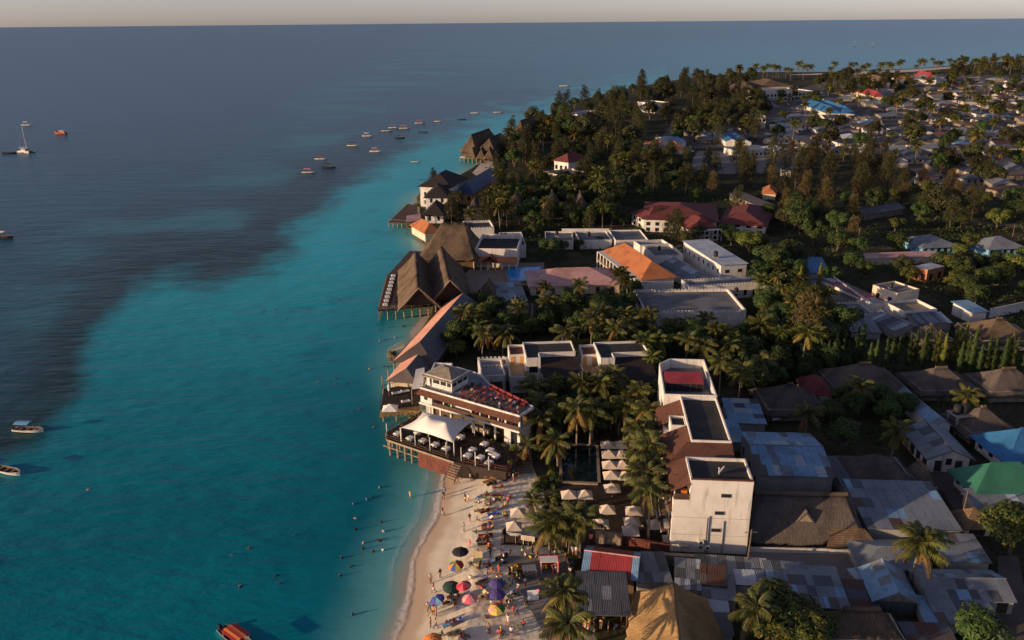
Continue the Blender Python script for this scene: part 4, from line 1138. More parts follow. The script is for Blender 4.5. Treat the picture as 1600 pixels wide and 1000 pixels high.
def pool(name, label, pts, z, mat, rim, parent_mat='paving', w=1.2):
    q = [W(x, y, z) for x, y in pts]; c = sum(q, Vector()) / len(q)
    o = thing(name, c); tag(o, label, 'pool')
    MB().prism(q, z - .4, z - .02).build('water', mat, o)
    n = len(q)
    for i in range(n):
        a, b = q[i], q[(i + 1) % n]; d = (b - a).normalized(); nr = Vector((d.y, -d.x, 0))
        if nr.dot(a - c) < 0: nr = -nr
        MB().prism([a - d * 0, b, b + nr * w + d * w * .0, a + nr * w], z - .3, z + .1).build('kerb', rim, o)
    FOOT.append([p + (p - c) * .15 for p in q])
    return o
pool('swimming_pool', 'bright blue rectangular swimming pool on the paved terrace', [(796, 440), (845, 437), (846, 416), (790, 418)], G + .35, 'pool_blue', 'paving', w=.6)
H_('pink_roofed_house', 'long cream house with pink corrugated hipped roof beside the blue pool', 'house', rect((829, 446), (969, 442), (948, 419), 4.6), 4.6, 'hip', 2.6, 'cream_wall', 'metal_pink', ov=.7, win=((0, 6, 2.0, 1.1, 1.6, 'dark_inside'), (3, 2, 2.0, 1.0, 1.6)))
H_('patchwork_shed', 'low roof of loose grey and blue sheets behind the dark thatch', 'shed', rect((778, 472), (822, 470), (816, 443), 3.6), 3.6, 'shed', .5, 'cream_wall', 'metal_dull', sheet=(4, 7), pal=GREY)
H_('thatched_house', 'dark broad thatched house among garden trees below the patchwork shed', 'house', rect((778, 508), (832, 508), (828, 474), 3.6), 3.6, 'hip', 3.6, 'cream_wall', 'thatch_dark', **THK)
H_('thatched_house', 'small thatched house with sunlit left slope beside the patchwork shed', 'house', rect((748, 470), (776, 470), (774, 448), 3.6), 3.6, 'hip', 3.0, 'cream_wall', 'thatch', **THK)
# --- orange roof hotel
def orange():
    o, fr, L, Wd = H_('orange_roofed_hotel', 'two-storey hotel with long vivid orange tiled hipped roof and balcony front', 'hotel', rect((943, 391), (1003, 434), (1057, 432), 7.4), 7.4, 'hip', 3.2, 'white_wall', 'tile_orange', ov=.8, win=())
    # galleries along the garden side: which side faces the camera side
    side = 0 if (fr(L / 2, 0, 0).x < fr(L / 2, Wd, 0).x) else 1
    t0 = -2.2 if side == 0 else Wd
    for zz in (4.5, 7.2):
        MB().fbox(fr, 0, L, t0 + .003, t0 + 2.197, zz - .15, zz).build('gallery_slab', 'white_wall', o)
        MB().fbox(fr, 0, L, t0 if side == 0 else t0 + 2.1, t0 + .1 if side == 0 else t0 + 2.2, zz + .003, zz + .9) if zz < 7 else None
    n = 11
    for i in range(n + 1):
        s = .2 + (L - .4) * i / n; tt = t0 + .15 if side == 0 else t0 + 2.05; p = fr(s, tt, 0)
        MB().tube([(p.x, p.y, G), (p.x, p.y, 7.2)], .2, 6).build('column', 'white_wall', o)
        if i < n:
            e = (-.02, -.003) if side == 0 else (Wd + .003, Wd + .02)
            for zz in (G + .2, 4.7): MB().fbox(fr, s + .5, s + L / n - .5, e[0], e[1], zz, zz + 2.1).build('door', 'dark_inside', o)
    MB().fbox(fr, .3, L - .3, t0 + .05 if side == 0 else t0 + 2.0, t0 + .12 if side == 0 else t0 + 2.08, 4.503, 5.3).build('balustrade', 'brown_wood', o)
    return o
orange()
H_('crenellated_roof', 'broad pale grey flat roof with white battlements in front of the orange roof', 'building', rect((1008, 489), (1166, 487), (1140, 453), 5.4), 5.0, 'flat', 0, 'white_wall', 'grey_roof', par=.9, cren=True)
H_('crenellated_wing', 'long narrow white battlemented wing right of the orange roof', 'building', rect((1076, 449), (1240, 440), (1236, 430), 5.6), 5.2, 'flat', 0, 'white_wall', 'grey_roof', par=.9, cren=True, win=((0, 12, 2.4, .9, 1.6),))
H_('white_block', 'tall white block with pale metal lean-to roof and stone side wall', 'building', rect((1127, 414), (1167, 411), (1130, 375), 8.2), 8.2, 'shed', .6, 'white_wall', 'metal_pale', ov=.4, win=((0, 2, 5.6, 1.3, 1.0), (3, 8, 5.4, .8, 1.2)))
def tankon():
    pass
H_('curved_metal_roof', 'ribbed grey metal roof beside the tall white block', 'shed', rect((1080, 438), (1116, 434), (1082, 402), 4.6), 4.6, 'gable_t', 1.6, 'white_wall', 'metal_grey', ov=.3, sheet=(7, 2), pal=['metal_grey', 'metal_pale', 'metal_grey'])
H_('grey_parapet_roof', 'grey flat roof with white battlements behind the orange roof', 'building', rect((1022, 404), (1068, 402), (1058, 384), 6.2), 6.2, 'flat', 0, 'white_wall', 'grey_roof', par=.9, cren=True)
H_('white_court', 'low white walled court on the roofs above the orange roof', 'building', rect((1000, 386), (1045, 383), (1040, 376), 6.6), 6.2, 'flat', 0, 'white_wall', 'terrace_floor', par=1.0)
H_('ribbed_roof', 'ribbed grey flat-roofed block left of the low white court', 'building', rect((962, 378), (1013, 377), (1005, 361), 4.6), 4.6, 'flat', 0, 'white_wall', 'metal_dull', par=.6)
H_('grey_block', 'grey roofed white block, middle of three behind the broad tree', 'building', rect((905, 378), (956, 377), (948, 363), 4.2), 4.2, 'flat', 0, 'white_wall', 'grey_roof', par=.6)
H_('grey_block', 'grey roofed white block, leftmost of three behind the broad tree', 'building', rect((852, 378), (896, 378), (892, 364), 4.2), 4.2, 'flat', 0, 'white_wall', 'grey_roof', par=.6)
H_('pale_terrace_roof', 'pale roof strip beside the sunlit white parapet hall', 'building', rect((785, 386), (822, 385), (818, 364), 5.4), 5.4, 'flat', 0, 'white_wall', 'terrace_floor', par=.4)
def arcade():
    fr, L, Wd = rect((878, 357), (952, 357), (950, 347), 5.0)
    o = thing('arcaded_wall', fr(L / 2, 0, G)); tag(o, 'low white arcaded wall among the palms in front of thatched bungalows', 'wall')
    n = 9
    MB().fbox(fr, 0, L, 0, .5, 3.7, 4.9).build('wall', 'white_wall', o)
    for i in range(n + 1):
        s = L * i / n; MB().fbox(fr, s - .35, s + .35, .003, .497, G, 3.697).build('pier', 'white_wall', o)
    MB().fbox(fr, 0, L, 2.2, 2.5, G, 4.4).build('back_wall', 'grey_wall', o)
    for i in range(n):
        f2 = fr; s0, s1 = L * i / n + .35, L * (i + 1) / n - .35; pts = [(s0, 3.7)]
        for k in range(9): a = math.pi * (1 - k / 8); pts.append(((s0 + s1) / 2 + (s1 - s0) / 2 * math.cos(a), 2.9 + .8 * math.sin(a) * .97))
        pts.append((s1, 3.7)); MB().outline(fr, .05, .45, pts).build('arch', 'white_wall', o)
arcade()
k8 = dict(THK); k8['nu'] = 8
for A, B, C, lab in (((846, 332), (880, 332), (878, 316), 'steep twin-peaked thatched bungalow with white walls, left of two above the arcade'),
                     ((894, 334), (922, 334), (920, 318), 'steep thatched bungalow with white walls, right of two above the arcade'),
                     ((792, 330), (822, 330), (820, 316), 'dark steep thatched bungalow nearest the blue-roofed villa')):
    H_('thatched_bungalow', lab, 'bungalow', rect(A, B, C, 4.2), 4.2, 'hip', 6.0, 'white_wall', 'thatch', hf=.9, win=((0, 2, 2, 1.2, 1.6),), **k8)
# --- red roofed hotel of three wings
def redhotel():
    o = thing('red_roofed_hotel', W(1090, 350)); tag(o, 'large white hotel with several dull red hipped roof wings behind the orange roof', 'hotel')
    for A, B, C, ze, ty in (((1006, 341), (1120, 345), (1100, 318), 6.6, 'hip'), ((988, 331), (1012, 341), (1034, 322), 6.4, 'hip'), ((1085, 359), (1124, 356), (1120, 340), 6.0, 'hip'), ((1126, 347), (1196, 352), (1150, 322), 5.4, 'hip')):
        fr, L, Wd = rect(A, B, C, ze); occupy(fr, -1, L + 1, -1, Wd + 1)
        w = MB().fbox(fr, 0, L, 0, Wd, G - .3, ze).build('wall', 'white_wall', o)
        mb = MB()
        for q in slopes(fr, L, Wd, ze, 3.0, ty, .9): mb.patch(*q, 1, 1, .12)
        mb.build('roof', 'tile_red', o)
        for zz in (1.9, 4.0):
            n = max(2, int(L / 3.2))
            for i in range(n): MB().fbox(fr, L * (i + .3) / n, L * (i + .75) / n, -.03, .02, zz, zz + 1.3).build('window', 'glass', o)
            n = max(1, int(Wd / 4))
            for i in range(n): MB().fbox(fr, -.03, .02, Wd * (i + .3) / n, Wd * (i + .7) / n, zz, zz + 1.3).build('window', 'glass', o)
        if A[1] == 359:
            for zz in (3.9, 5.9): MB().fbox(fr, 0, L, -2, -.003, zz - .2, zz).build('balcony_slab', 'white_wall', o)
            for i in range(7):
                p = fr(L * i / 6, -1.8, 0); MB().tube([(p.x, p.y, G), (p.x, p.y, 5.7)], .22, 6).build('column', 'white_wall', o)
redhotel()
# --- two dark-roofed villas in the garden
def villa(px0, lab):
    a = W(822 + px0, 559, 8.4); fr = Fr(a.x, a.y, 4.0); o = thing('garden_villa', fr(5, 0, G)); tag(o, lab, 'villa')
    occupy(fr, -4, 11.5, -8, 10.5)
    def part(n, m, *b, parent=o): return MB().fbox(fr, *b).build(n, m, parent)
    part('wall', 'white_wall', 0, 3.0, -.6, 2.2, G - .3, 8.0); part('wall', 'white_wall', 0, 10.8, 2.203, 8.6, G - .3, 8.0)
    part('wall', 'white_wall', -3.3, -.003, 4.4, 8.6, G - .3, 7.4)
    part('roof', 'black_roof', .2, 10.6, 2.4, 8.4, 8.003, 8.06); part('roof', 'black_roof', .2, 2.8, -.4, 2.39, 8.003, 8.06); part('roof', 'tile_brown', -3.1, -.2, 4.6, 8.4, 7.403, 7.46)
    for b in ((-.02, 10.82, 8.4, 8.62), (10.6, 10.82, 2.2, 8.397), (3.003, 10.597, 2.18, 2.4), (2.8, 3.0, -.62, 2.177), (-.02, .2, -.62, 8.397), (.203, 2.797, -.62, -.4), (-3.32, -.03, 8.403, 8.62), (-3.32, -3.1, 4.38, 8.4)):
        part('parapet', 'white_wall', *b, 8.0 - (.6 if b[0] < -1 else 0), 8.55 - (.5 if b[0] < -1 else 0))
    MB().patch(fr(3.05, -6.2, 5.4), fr(11.2, -6.2, 5.4), fr(11.2, 2.15, 7.5), fr(3.05, 2.15, 7.5), 1, 1, .14).build('pent_roof', 'tile_dark', o)
    part('wall', 'white_wall', 3.2, 10.8, -5.2, 2.19, 4.4, 5.1)
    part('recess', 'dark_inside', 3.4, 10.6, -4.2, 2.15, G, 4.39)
    for s in (3.2, 6.9, 10.5): part('column', 'white_wall', s, s + .3, -5.2, -4.9, G, 4.39)
    for i in range(6): part('glazed_door', 'glass', 3.7 + i * 1.15, 4.6 + i * 1.15, -4.26, -4.203, G + .1, 4.1)
    part('terrace', 'paving', -3.4, -.003, -2.5, 4.39, 4.4, 4.75); part('terrace_wall', 'white_wall', -3.4, -.003, -2.7, -2.503, G, 5.3)
    part('side_wall', 'white_wall', -3.6, -3.403, -2.7, 8.6, G, 5.3)
    part('shutter', 'orange_wall', -2.9, -2.1, 4.33, 4.397, 4.8, 6.9); part('shutter', 'orange_wall', -.9, -.2, 4.33, 4.397, 4.8, 6.9)
    part('window', 'glass', .6, 2.4, -.64, -.6, 5.2, 6.6)
villa(0, 'garden villa with black flat roofs and sunlit terrace, left of the pair'); villa(116, 'garden villa with black flat roofs among palms, right of the pair')
H_('screen_wall', 'tall thin white screen wall between the two black-roofed garden villas', 'wall', rect((905, 600), (908, 600), (907, 560), 6), 6, 'flat', 0, 'white_wall', 'white_wall', par=0)
H_('white_annex', 'small white annex with curved parapet corners behind the roof pavilion', 'building', rect((753, 592), (790, 590), (789, 563), 5.4), 5.2, 'flat', 0, 'white_wall', 'terrace_floor', par=.8, win=((0, 1, 3.0, 3.6, 1.6, 'warm_inside'),))
H_('white_annex', 'low crenellated white wall block in the garden left of the black-roofed villas', 'building', rect((748, 574), (794, 572), (794, 558), 5.2), 4.8, 'flat', 0, 'white_wall', 'grey_roof', par=.7, cren=True)
# --- pool garden beside the hotel
pool('dark_pool', 'dark still rectangular pool between the restaurant garden and square parasols', [(879, 752), (934, 754), (931, 696), (877, 696)], G + .25, 'pool_dark', 'pale_wood', w=.5)
sheet('pool_deck', [(862, 860), (1046, 858), (1036, 690), (868, 690)], 'dark_wood', G + .03)
# ------------------------------------------------------------------ the quarter right of the hotel
def bluepatch():
    H_('patched_roof_house', 'house with large gable roof of pale blue and rusty sheets beside the hotel', 'house', rect((1187, 741), (1302, 744), (1280, 678), 6.0), 6.0, 'gable_s', 1.4, 'grey_wall', 'metal_grey', ov=.3, sheet=(9, 3), pal=['metal_blue', 'metal_pale', 'metal_pale', 'metal_blue', 'metal_grey', 'metal_pale', 'metal_brown'], win=((3, 3, 3, 1, 1.2),))
    for i, (A, B, C) in enumerate((((1139, 690), (1164, 690), (1150, 660), ), ((1141, 660), (1196, 662), (1180, 628)))):
        H_('low_shed', ('narrow shed of blue and white sheets against the hotel side', 'low wide shed of blue and dull sheets behind the hotel')[i], 'shed', rect(A, B, C, 3.6), 3.6, 'shed', .5, 'grey_wall', 'metal_grey', ov=.3, sheet=(4, 5), pal=['metal_blue', 'metal_pale', 'metal_dull', 'metal_blue'])
bluepatch()
def thatchhall():
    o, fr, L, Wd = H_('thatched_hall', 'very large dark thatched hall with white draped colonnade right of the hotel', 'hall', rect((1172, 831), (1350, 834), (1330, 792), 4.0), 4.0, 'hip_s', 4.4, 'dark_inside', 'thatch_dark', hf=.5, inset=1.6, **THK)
    for i in range(15):
        s = .3 + (L - .6) * i / 14; p = fr(s, .2, 0)
        MB().tube([(p.x, p.y, G), (p.x, p.y, 4.0)], .13, 6).build('column', 'pale_wood', o)
        if i < 14 and i % 2 == 0:
            mb = MB(); c = s + L / 28
            n_ = 6; vs_ = []
            for k in range(n_): a = 2 * math.pi * k / n_; vs_.append(fr(c + .12 * math.cos(a), .3 + .1 * math.sin(a), 3.8))
            for k in range(n_): a = 2 * math.pi * k / n_; vs_.append(fr(c + .6 * math.cos(a), .3 + .3 * math.sin(a), 2.0))
            mb.add(vs_, [[k, (k + 1) % n_, n_ + (k + 1) % n_, n_ + k] for k in range(n_)]); mb.build('draped_curtain', 'white_cloth', o)
    MB().fbox(fr, -.5, L + .5, -1.6, -1.35, G, G + .75).build('low_wall', 'white_wall', o)
    # gablet on the front slope
    s = L * .5; a, b, c = fr(s - 1.8, 1.0, 4.6), fr(s + 1.8, 1.0, 4.6), fr(s, 1.0, 7.0); d = fr(s, 4.4, 7.3)
    MB().patch(fr(s - 2.2, 1.2, 4.7), a, c, d, 3, 3, .3, .1, 0, 0, 0, .2).build('gablet', 'thatch_dark', o)
    MB().patch(b, fr(s + 2.2, 1.2, 4.7), d, c, 3, 3, .3, .1, 0, 0, 0, .2).build('gablet', 'thatch_dark', o)
    MB().outline(Fr(*fr(s, 1.1, 0).to_2d(), math.degrees(math.atan2(fr.u.y, fr.u.x))), 0, .15, [(-1.4, 4.7), (1.4, 4.7), (0, 6.6)]).build('gablet_front', 'pale_wood', o)
    MB().patch(fr(L - 6.0, -2.2, 3.2), fr(L + 1.6, -2.2, 3.2), fr(L + .2, .6, 4.5), fr(L - 4.6, .6, 4.5), 10, 3, .3, .12, 0, 0, 0, .3).build('front_canopy', 'tile_buff', o)
thatchhall()
H_('grey_patched_hall', 'wide hall with patched grey sheets and a dark rusty square right of the thatched hall', 'hall', rect((1357, 824), (1500, 828), (1464, 764), 4.4), 4.4, 'shed', 1.2, 'grey_wall', 'metal_dull', ov=.3, sheet=(10, 5), pal=['metal_grey', 'metal_grey', 'metal_blue', 'metal_grey', 'metal_dull', 'metal_rust'])
H_('thatched_lodge', 'dark thatched lodge behind the patched grey hall', 'lodge', rect((1335, 760), (1436, 762), (1412, 714), 4.0), 4.0, 'hip', 3.2, 'grey_wall', 'thatch_dark', **THK)
H_('thatched_lodge', 'small dark thatched lodge attached right of the larger lodge', 'lodge', rect((1440, 762), (1466, 762), (1448, 730), 3.6), 3.6, 'hip', 2.2, 'grey_wall', 'thatch_dark', **k8)
H_('tin_lean_to', 'thin dull lean-to between the patched blue roof and the thatched lodge', 'shed', rect((1318, 760), (1336, 760), (1316, 716), 4.0), 4.0, 'shed', .4, 'grey_wall', 'metal_dull', ov=.2)
H_('white_bungalow', 'white-walled bungalow with arched porch and grey metal gable roof', 'bungalow', rect((1452, 713), (1516, 714), (1480, 671), 4.6), 4.6, 'gable_t', 1.5, 'white_wall', 'metal_dull', ov=.7, win=((0, 2, G + .1, 1.2, 2.1, 'dark_inside'), (0, 1, 3, 1, 1.2), (3, 4, G + .1, 1.6, 2.2, 'dark_inside')), sheet=(5, 2), pal=['metal_grey', 'metal_grey', 'metal_dull'])
H_('long_grey_house', 'long low house with pale grey-blue gable roof behind the white bungalow', 'house', rect((1462, 664), (1485, 663), (1430, 613), 4.2), 4.2, 'gable_t', 1.0, 'white_wall', 'metal_blue', ov=.4, sheet=(7, 1), pal=['metal_grey', 'metal_grey', 'metal_blue'])
H_('blue_hip_house', 'house with bright blue hipped roof at the right edge', 'house', rect((1577, 716), (1662, 712), (1650, 672), 4.6), 4.6, 'hip', 3.2, 'white_wall', 'metal_bright_blue', ov=1.0, win=((3, 3, 2.4, 1.1, 1.4), (0, 4, 2.4, 1.1, 1.4)))
H_('green_hip_house', 'house with green metal hipped roof near the right edge', 'house', rect((1528, 764), (1640, 763), (1615, 730), 4.8), 4.8, 'hip', 2.8, 'white_wall', 'metal_green', ov=1.0, win=((3, 3, 2.4, 1.1, 1.4),))
H_('ribbed_white_wing', 'pale ribbed metal wing in front of the green hipped roof', 'wing', rect((1526, 792), (1640, 790), (1635, 770), 3.6), 3.6, 'shed', .9, 'cream_wall', 'metal_pale', ov=.3, sheet=(8, 1), pal=['metal_grey', 'metal_pale', 'metal_grey'])
H_('tiled_gatehouse', 'small gatehouse with ragged buff tiled hipped roof near the right edge', 'gatehouse', rect((1509, 818), (1550, 818), (1552, 797), 3.8), 3.8, 'hip', 1.6, 'cream_wall', 'tile_buff', ov=.7, win=((0, 1, G + .05, 2.4, 2.0, 'dark_inside'),))
def awning_red():
    o = thing('red_awning', W(1480, 835)); tag(o, 'red cloth awning at the corner of the patched grey hall', 'awning')
    q = [W(1462, 838, 2.8), W(1508, 837, 2.8), W(1497, 827, 3.6), W(1460, 828, 3.6)]
    MB().patch(*q, 4, 2, .04, .1).build('cloth', 'red_cloth', o)
    for p in q: MB().tube([(p.x, p.y, G), (p.x, p.y, p.z - .05)], .05, 5).build('post', 'pale_wood', o)
awning_red()
def tanks():
    o = thing('tank_tower', W(1503, 678)); tag(o, 'concrete water tower with two black tanks behind the white bungalow', 'water tower')
    a = W(1503, 680); fr = Fr(a.x - 1.4, a.y, 10)
    for s in (0, 2.6):
        for t in (0, 2.4): MB().fbox(fr, s, s + .3, t, t + .3, G, 5.2).build('pillar', 'concrete', o)
    for zz in (3.2, 5.2): MB().fbox(fr, -.2, 3.1, -.2, 2.9, zz, zz + .2).build('slab', 'concrete', o)
    for s in (.7, 2.2):
        p = fr(s, 1.35, 0); MB().tube([(p.x, p.y, 5.4), (p.x, p.y, 6.9), (p.x, p.y, 7.15), (p.x, p.y, 7.25)], [.7, .7, .45, .25], 12).build('tank', 'plastic_black', o)
tanks()
# --- sheds at the bottom right
H_('tin_shed', 'grey tin-roofed shed with sunlit left hip behind the big sunlit palm', 'shed', rect((1349, 886), (1452, 888), (1446, 845), 3.6), 3.6, 'hip', 1.1, 'grey_wall', 'metal_grey', ov=.4)
H_('tin_shed', 'grey tin-roofed shed right of the big sunlit palm below the red awning', 'shed', rect((1478, 876), (1546, 878), (1528, 842), 3.6), 3.6, 'shed', .6, 'grey_wall', 'metal_grey', ov=.3, sheet=(5, 3), pal=GREY)
H_('tin_gable_house', 'pale blue tin gable house with dark front below the big sunlit palm', 'house', rect((1368, 934), (1432, 938), (1412, 892), 4.0), 4.0, 'gable_t', 1.4, 'stone_wall', 'metal_blue', ov=.5, win=((0, 3, G + .1, 1.6, 1.9, 'metal_dull'),), sheet=(4, 2), pal=['metal_blue', 'metal_grey', 'metal_blue'])
H_('tin_flap_shed', 'small pale tin shed against the left side of the blue gable house', 'shed', rect((1340, 906), (1356, 903), (1350, 888), 3.4), 3.4, 'shed', .3, 'grey_wall', 'metal_pale', ov=.2)
H_('tin_row_house', 'long tin-roofed row house with bright blue sheets near the right edge', 'house', rect((1452, 936), (1585, 938), (1558, 892), 3.8), 3.8, 'gable_s', 1.0, 'grey_wall', 'metal_grey', ov=.3, sheet=(8, 2), pal=['metal_grey', 'metal_grey', 'metal_blue', 'metal_pale', 'metal_dull'], win=((0, 4, G + .1, 1.4, 1.8, 'dark_inside'),))
H_('tin_workshop', 'low workshop roof of worn sheets with two pale dishes at lower right', 'workshop', rect((1472, 974), (1562, 972), (1545, 945), 3.2), 3.2, 'shed', .6, 'grey_wall', 'metal_dull', ov=.3, sheet=(7, 2), pal=['metal_grey', 'metal_dull', 'metal_brown', 'metal_grey'])
H_('tin_lean_to', 'narrow pale blue tin lean-to left of the worn workshop roof', 'shed', rect((1447, 972), (1470, 974), (1462, 938), 3.2), 3.2, 'shed', .5, 'grey_wall', 'metal_blue', ov=.2)
H_('tin_long_shed', 'long tin shed of dull blue-grey sheets behind the bottom leafy tree', 'shed', rect((1247, 946), (1326, 950), (1302, 895), 3.6), 3.6, 'shed', .8, 'grey_wall', 'metal_grey', ov=.3, sheet=(6, 4), pal=GREY)
H_('rusty_shed', 'shed with dark rusty brown sheets between the long tin shed and gable house', 'shed', rect((1330, 952), (1376, 955), (1360, 914), 3.2), 3.2, 'shed', .6, 'grey_wall', 'metal_rust', ov=.2, sheet=(3, 3), pal=['metal_rust', 'metal_rust', 'metal_dull', 'metal_brown'])
H_('tin_shed', 'tin shed across the courtyard in front of the hotel end wall', 'shed', rect((1200, 905), (1262, 908), (1255, 884), 3.4), 3.4, 'shed', .5, 'grey_wall', 'metal_grey', ov=.2, sheet=(5, 2), pal=GREY)
H_('thatched_house', 'weathered dark thatched house at the bottom right of the leafy tree', 'house', rect((1292, 1000), (1416, 1002), (1400, 958), 3.4), 3.4, 'hip', 2.6, 'cream_wall', 'thatch', **THK)
H_('tin_shed', 'dark tin shed at the bottom edge right of the weathered thatch', 'shed', rect((1424, 1012), (1500, 1014), (1480, 980), 3.0), 3.0, 'shed', .5, 'grey_wall', 'metal_brown', ov=.2, sheet=(4, 2), pal=['metal_brown', 'metal_dull', 'metal_rust'])
# --- sheds in front of the hotel
def redshed():
    fr, L, Wd = rect((911, 893), (993, 904), (997, 863), 4.4)
    o = thing('striped_shed', fr(L / 2, Wd / 2, G)); tag(o, 'market shed with red gable roof and pale blue end strips by the beach', 'shed')
    occupy(fr, -1, L + 1, -1, Wd + 1)
    MB().fbox(fr, .2, L - .2, .3, Wd - .3, G - .3, 4.2).build('wall', 'warm_inside', o)
    sl = slopes(fr, L, Wd, 4.4, 1.3, 'gable_s', .3)
    for a, b, c, d in sl:
        for q0, q1, m in ((0, .14, 'metal_blue'), (.141, .30, 'metal_red'), (.301, .45, 'metal_red'), (.451, .60, 'metal_red'), (.601, .75, 'metal_red'), (.751, .879, 'metal_red'), (.88, 1, 'metal_blue')):
            q0_, q1_ = (q0, q1) if (a - fr(0, 0, 0)).length < (b - fr(0, 0, 0)).length else (1 - q1, 1 - q0)
            MB().patch(a.lerp(b, q0_), a.lerp(b, q1_), d.lerp(c, q1_), d.lerp(c, q0_), 1, 1, .05).build('roof_sheet', m, o)
    MB().tube([sl[0][3] + Vector((0, 0, .05)), sl[0][2] + Vector((0, 0, .05))], .12, 5).build('ridge_cap', 'metal_pink', o)
redshed()
H_('blue_grey_shed', 'broad blue-grey tin roof below the red striped market shed', 'shed', rect((905, 958), (982, 960), (988, 906), 3.8), 3.8, 'shed', 1.0, 'warm_inside', 'metal_dull', ov=.3, open_=True, sheet=(6, 3), pal=['metal_dull', 'metal_dull', 'metal_grey'])
H_('grey_shed', 'flat grey tin roof right of the red striped market shed', 'shed', rect((996, 910), (1049, 908), (1048, 868), 3.6), 3.6, 'shed', .6, 'grey_wall', 'metal_grey', ov=.2, sheet=(4, 3), pal=['metal_dull', 'metal_grey', 'metal_grey'])
H_('grey_shed', 'grey tin roof with a white strip in front of the hotel garden', 'shed', rect((1056, 918), (1094, 922), (1088, 880), 3.6), 3.6, 'shed', .5, 'grey_wall', 'metal_grey', ov=.2, sheet=(5, 3), pal=['metal_grey', 'metal_dull', 'metal_pale'])
H_('brown_roof_shed', 'shed with dark rust-brown square roof in front of the hotel end wall', 'shed', rect((1097, 912), (1134, 916), (1134, 890), 3.7), 3.7, 'shed', .5, 'grey_wall', 'metal_rust', ov=.2, sheet=(3, 2), pal=['metal_rust', 'metal_rust', 'metal_brown'])
H_('grey_shed', 'grey tin shed in front of the rust-brown square roof', 'shed', rect((1097, 934), (1150, 938), (1152, 916), 3.2), 3.2, 'shed', .4, 'grey_wall', 'metal_dull', ov=.2, sheet=(4, 2), pal=['metal_grey', 'metal_dull'])
H_('grey_shed', 'long narrow row of mixed tin sheets along the foot of the hotel', 'shed', rect((1090, 890), (1200, 898), (1200, 878), 3.3), 3.3, 'shed', .4, 'grey_wall', 'metal_grey', ov=.2, sheet=(9, 1), pal=['metal_grey', 'metal_brown', 'metal_dull', 'metal_pale', 'metal_rust'])
H_('grey_shed', 'dull tin shed between the hotel foot and the bottom leafy tree', 'shed', rect((1137, 912), (1196, 914), (1194, 896), 3.3), 3.3, 'shed', .4, 'grey_wall', 'metal_dull', ov=.2, sheet=(5, 1), pal=['metal_grey', 'metal_dull', 'metal_pale'])
H_('low_wall', 'low dark stone wall with rubble along the foot of the white hotel', 'wall', rect((1000, 866), (1170, 876), (1171, 871), 3.2), 3.2, 'flat', 0, 'stone_wall', 'stone_wall', par=0)
def litthatch():
    o = thing('golden_thatch_house', W(1050, 960)); tag(o, 'house with tall golden sunlit thatched roof at the bottom edge', 'house')
    top = 8.4; ze = 3.2
    r0, r1 = W(1052, 908, top), W(1066, 1030, top)
    el0, el1 = W(990, 924, ze), W(972, 1035, ze); er0, er1 = W(1104, 934, ze), W(1150, 1040, ze)
    FOOT.append([el0, el1, er1, er0])
    k = dict(nu=30, nv=16, thick=.45, jit=.16, sag=.35, ragged=.4)
    MB().patch(el0, el1, r1, r0, **k).build('thatch_slope', 'thatch_gold', o, smooth=True)
    MB().patch(er1, er0, r0, r1, **k).build('thatch_slope', 'thatch_gold', o, smooth=True)
    MB().patch(er0, el0, r0, r0, **k).build('thatch_slope', 'thatch_gold', o, smooth=True)
    MB().patch(el1, er1, r1, r1, **k).build('thatch_slope', 'thatch_gold', o, smooth=True)
    ins = lambda p: p.lerp((el0 + el1 + er0 + er1) / 4, .1)
    MB().prism([ins(el0), ins(el1), ins(er1), ins(er0)], G - .3, ze - .2).build('wall', 'cream_wall', o)
litthatch()
H_('tank_shed', 'small pale roof with white round tank beside the golden thatch', 'shed', rect((1108, 954), (1138, 956), (1134, 936), 3.0), 3.0, 'shed', .3, 'grey_wall', 'metal_pale', ov=.2)
H_('tank_shed', 'dull tin roof in front of the small tank shed', 'shed', rect((1112, 990), (1145, 992), (1140, 962), 3.0), 3.0, 'shed', .3, 'grey_wall', 'metal_dull', ov=.2)
# --- compounds behind, upper right
H_('blue_roof_shed', 'shed with vivid blue roof between columnar trees', 'shed', rect((1266, 426), (1296, 427), (1284, 408), 4.0), 4.0, 'shed', 1.2, 'white_wall', 'metal_bright_blue', ov=.4)
H_('white_parapet_row', 'long row with white parapet edge and mixed red and blue sheets', 'building', rect((1365, 474), (1388, 471), (1340, 431), 4.6), 4.6, 'shed', .3, 'white_wall', 'metal_dull', ov=.1, sheet=(3, 6), pal=['metal_red', 'metal_blue', 'metal_dull', 'metal_rust', 'metal_pale'])
def parapetline():
    a, b, c = W(1302, 432, 5.2), W(1364, 475, 5.2), W(1388, 473, 5.2); o = thing('parapet_wall', b); tag(o, 'bright white parapet wall running along the mixed sheet roof row', 'wall')
    for p, q in ((a, b), (b, c)):
        d = (q - p).normalized(); n = Vector((-d.y, d.x, 0)) * .3
        MB().prism([p, q, q + n, p + n], G, 5.2).build('panel', 'white_wall', o)
parapetline()
H_('low_brown_yard_house', 'dark flat-roofed house left of the white parapet wall', 'house', rect((1262, 470), (1345, 470), (1300, 436), 3.8), 3.8, 'flat', 0, 'stone_wall', 'metal_brown', par=.3)
H_('cream_house', 'two-storey cream house with sunlit front and grey roof', 'house', rect((1364, 446), (1402, 459), (1420, 447), 7.5), 7.2, 'flat', 0, 'cream_wall', 'grey_roof', par=.5, win=((0, 2, 4.4, 1.2, 1.6), (0, 2, 1.9, 1.1, 1.8), (3, 1, 4.4, 1, 1.4)))
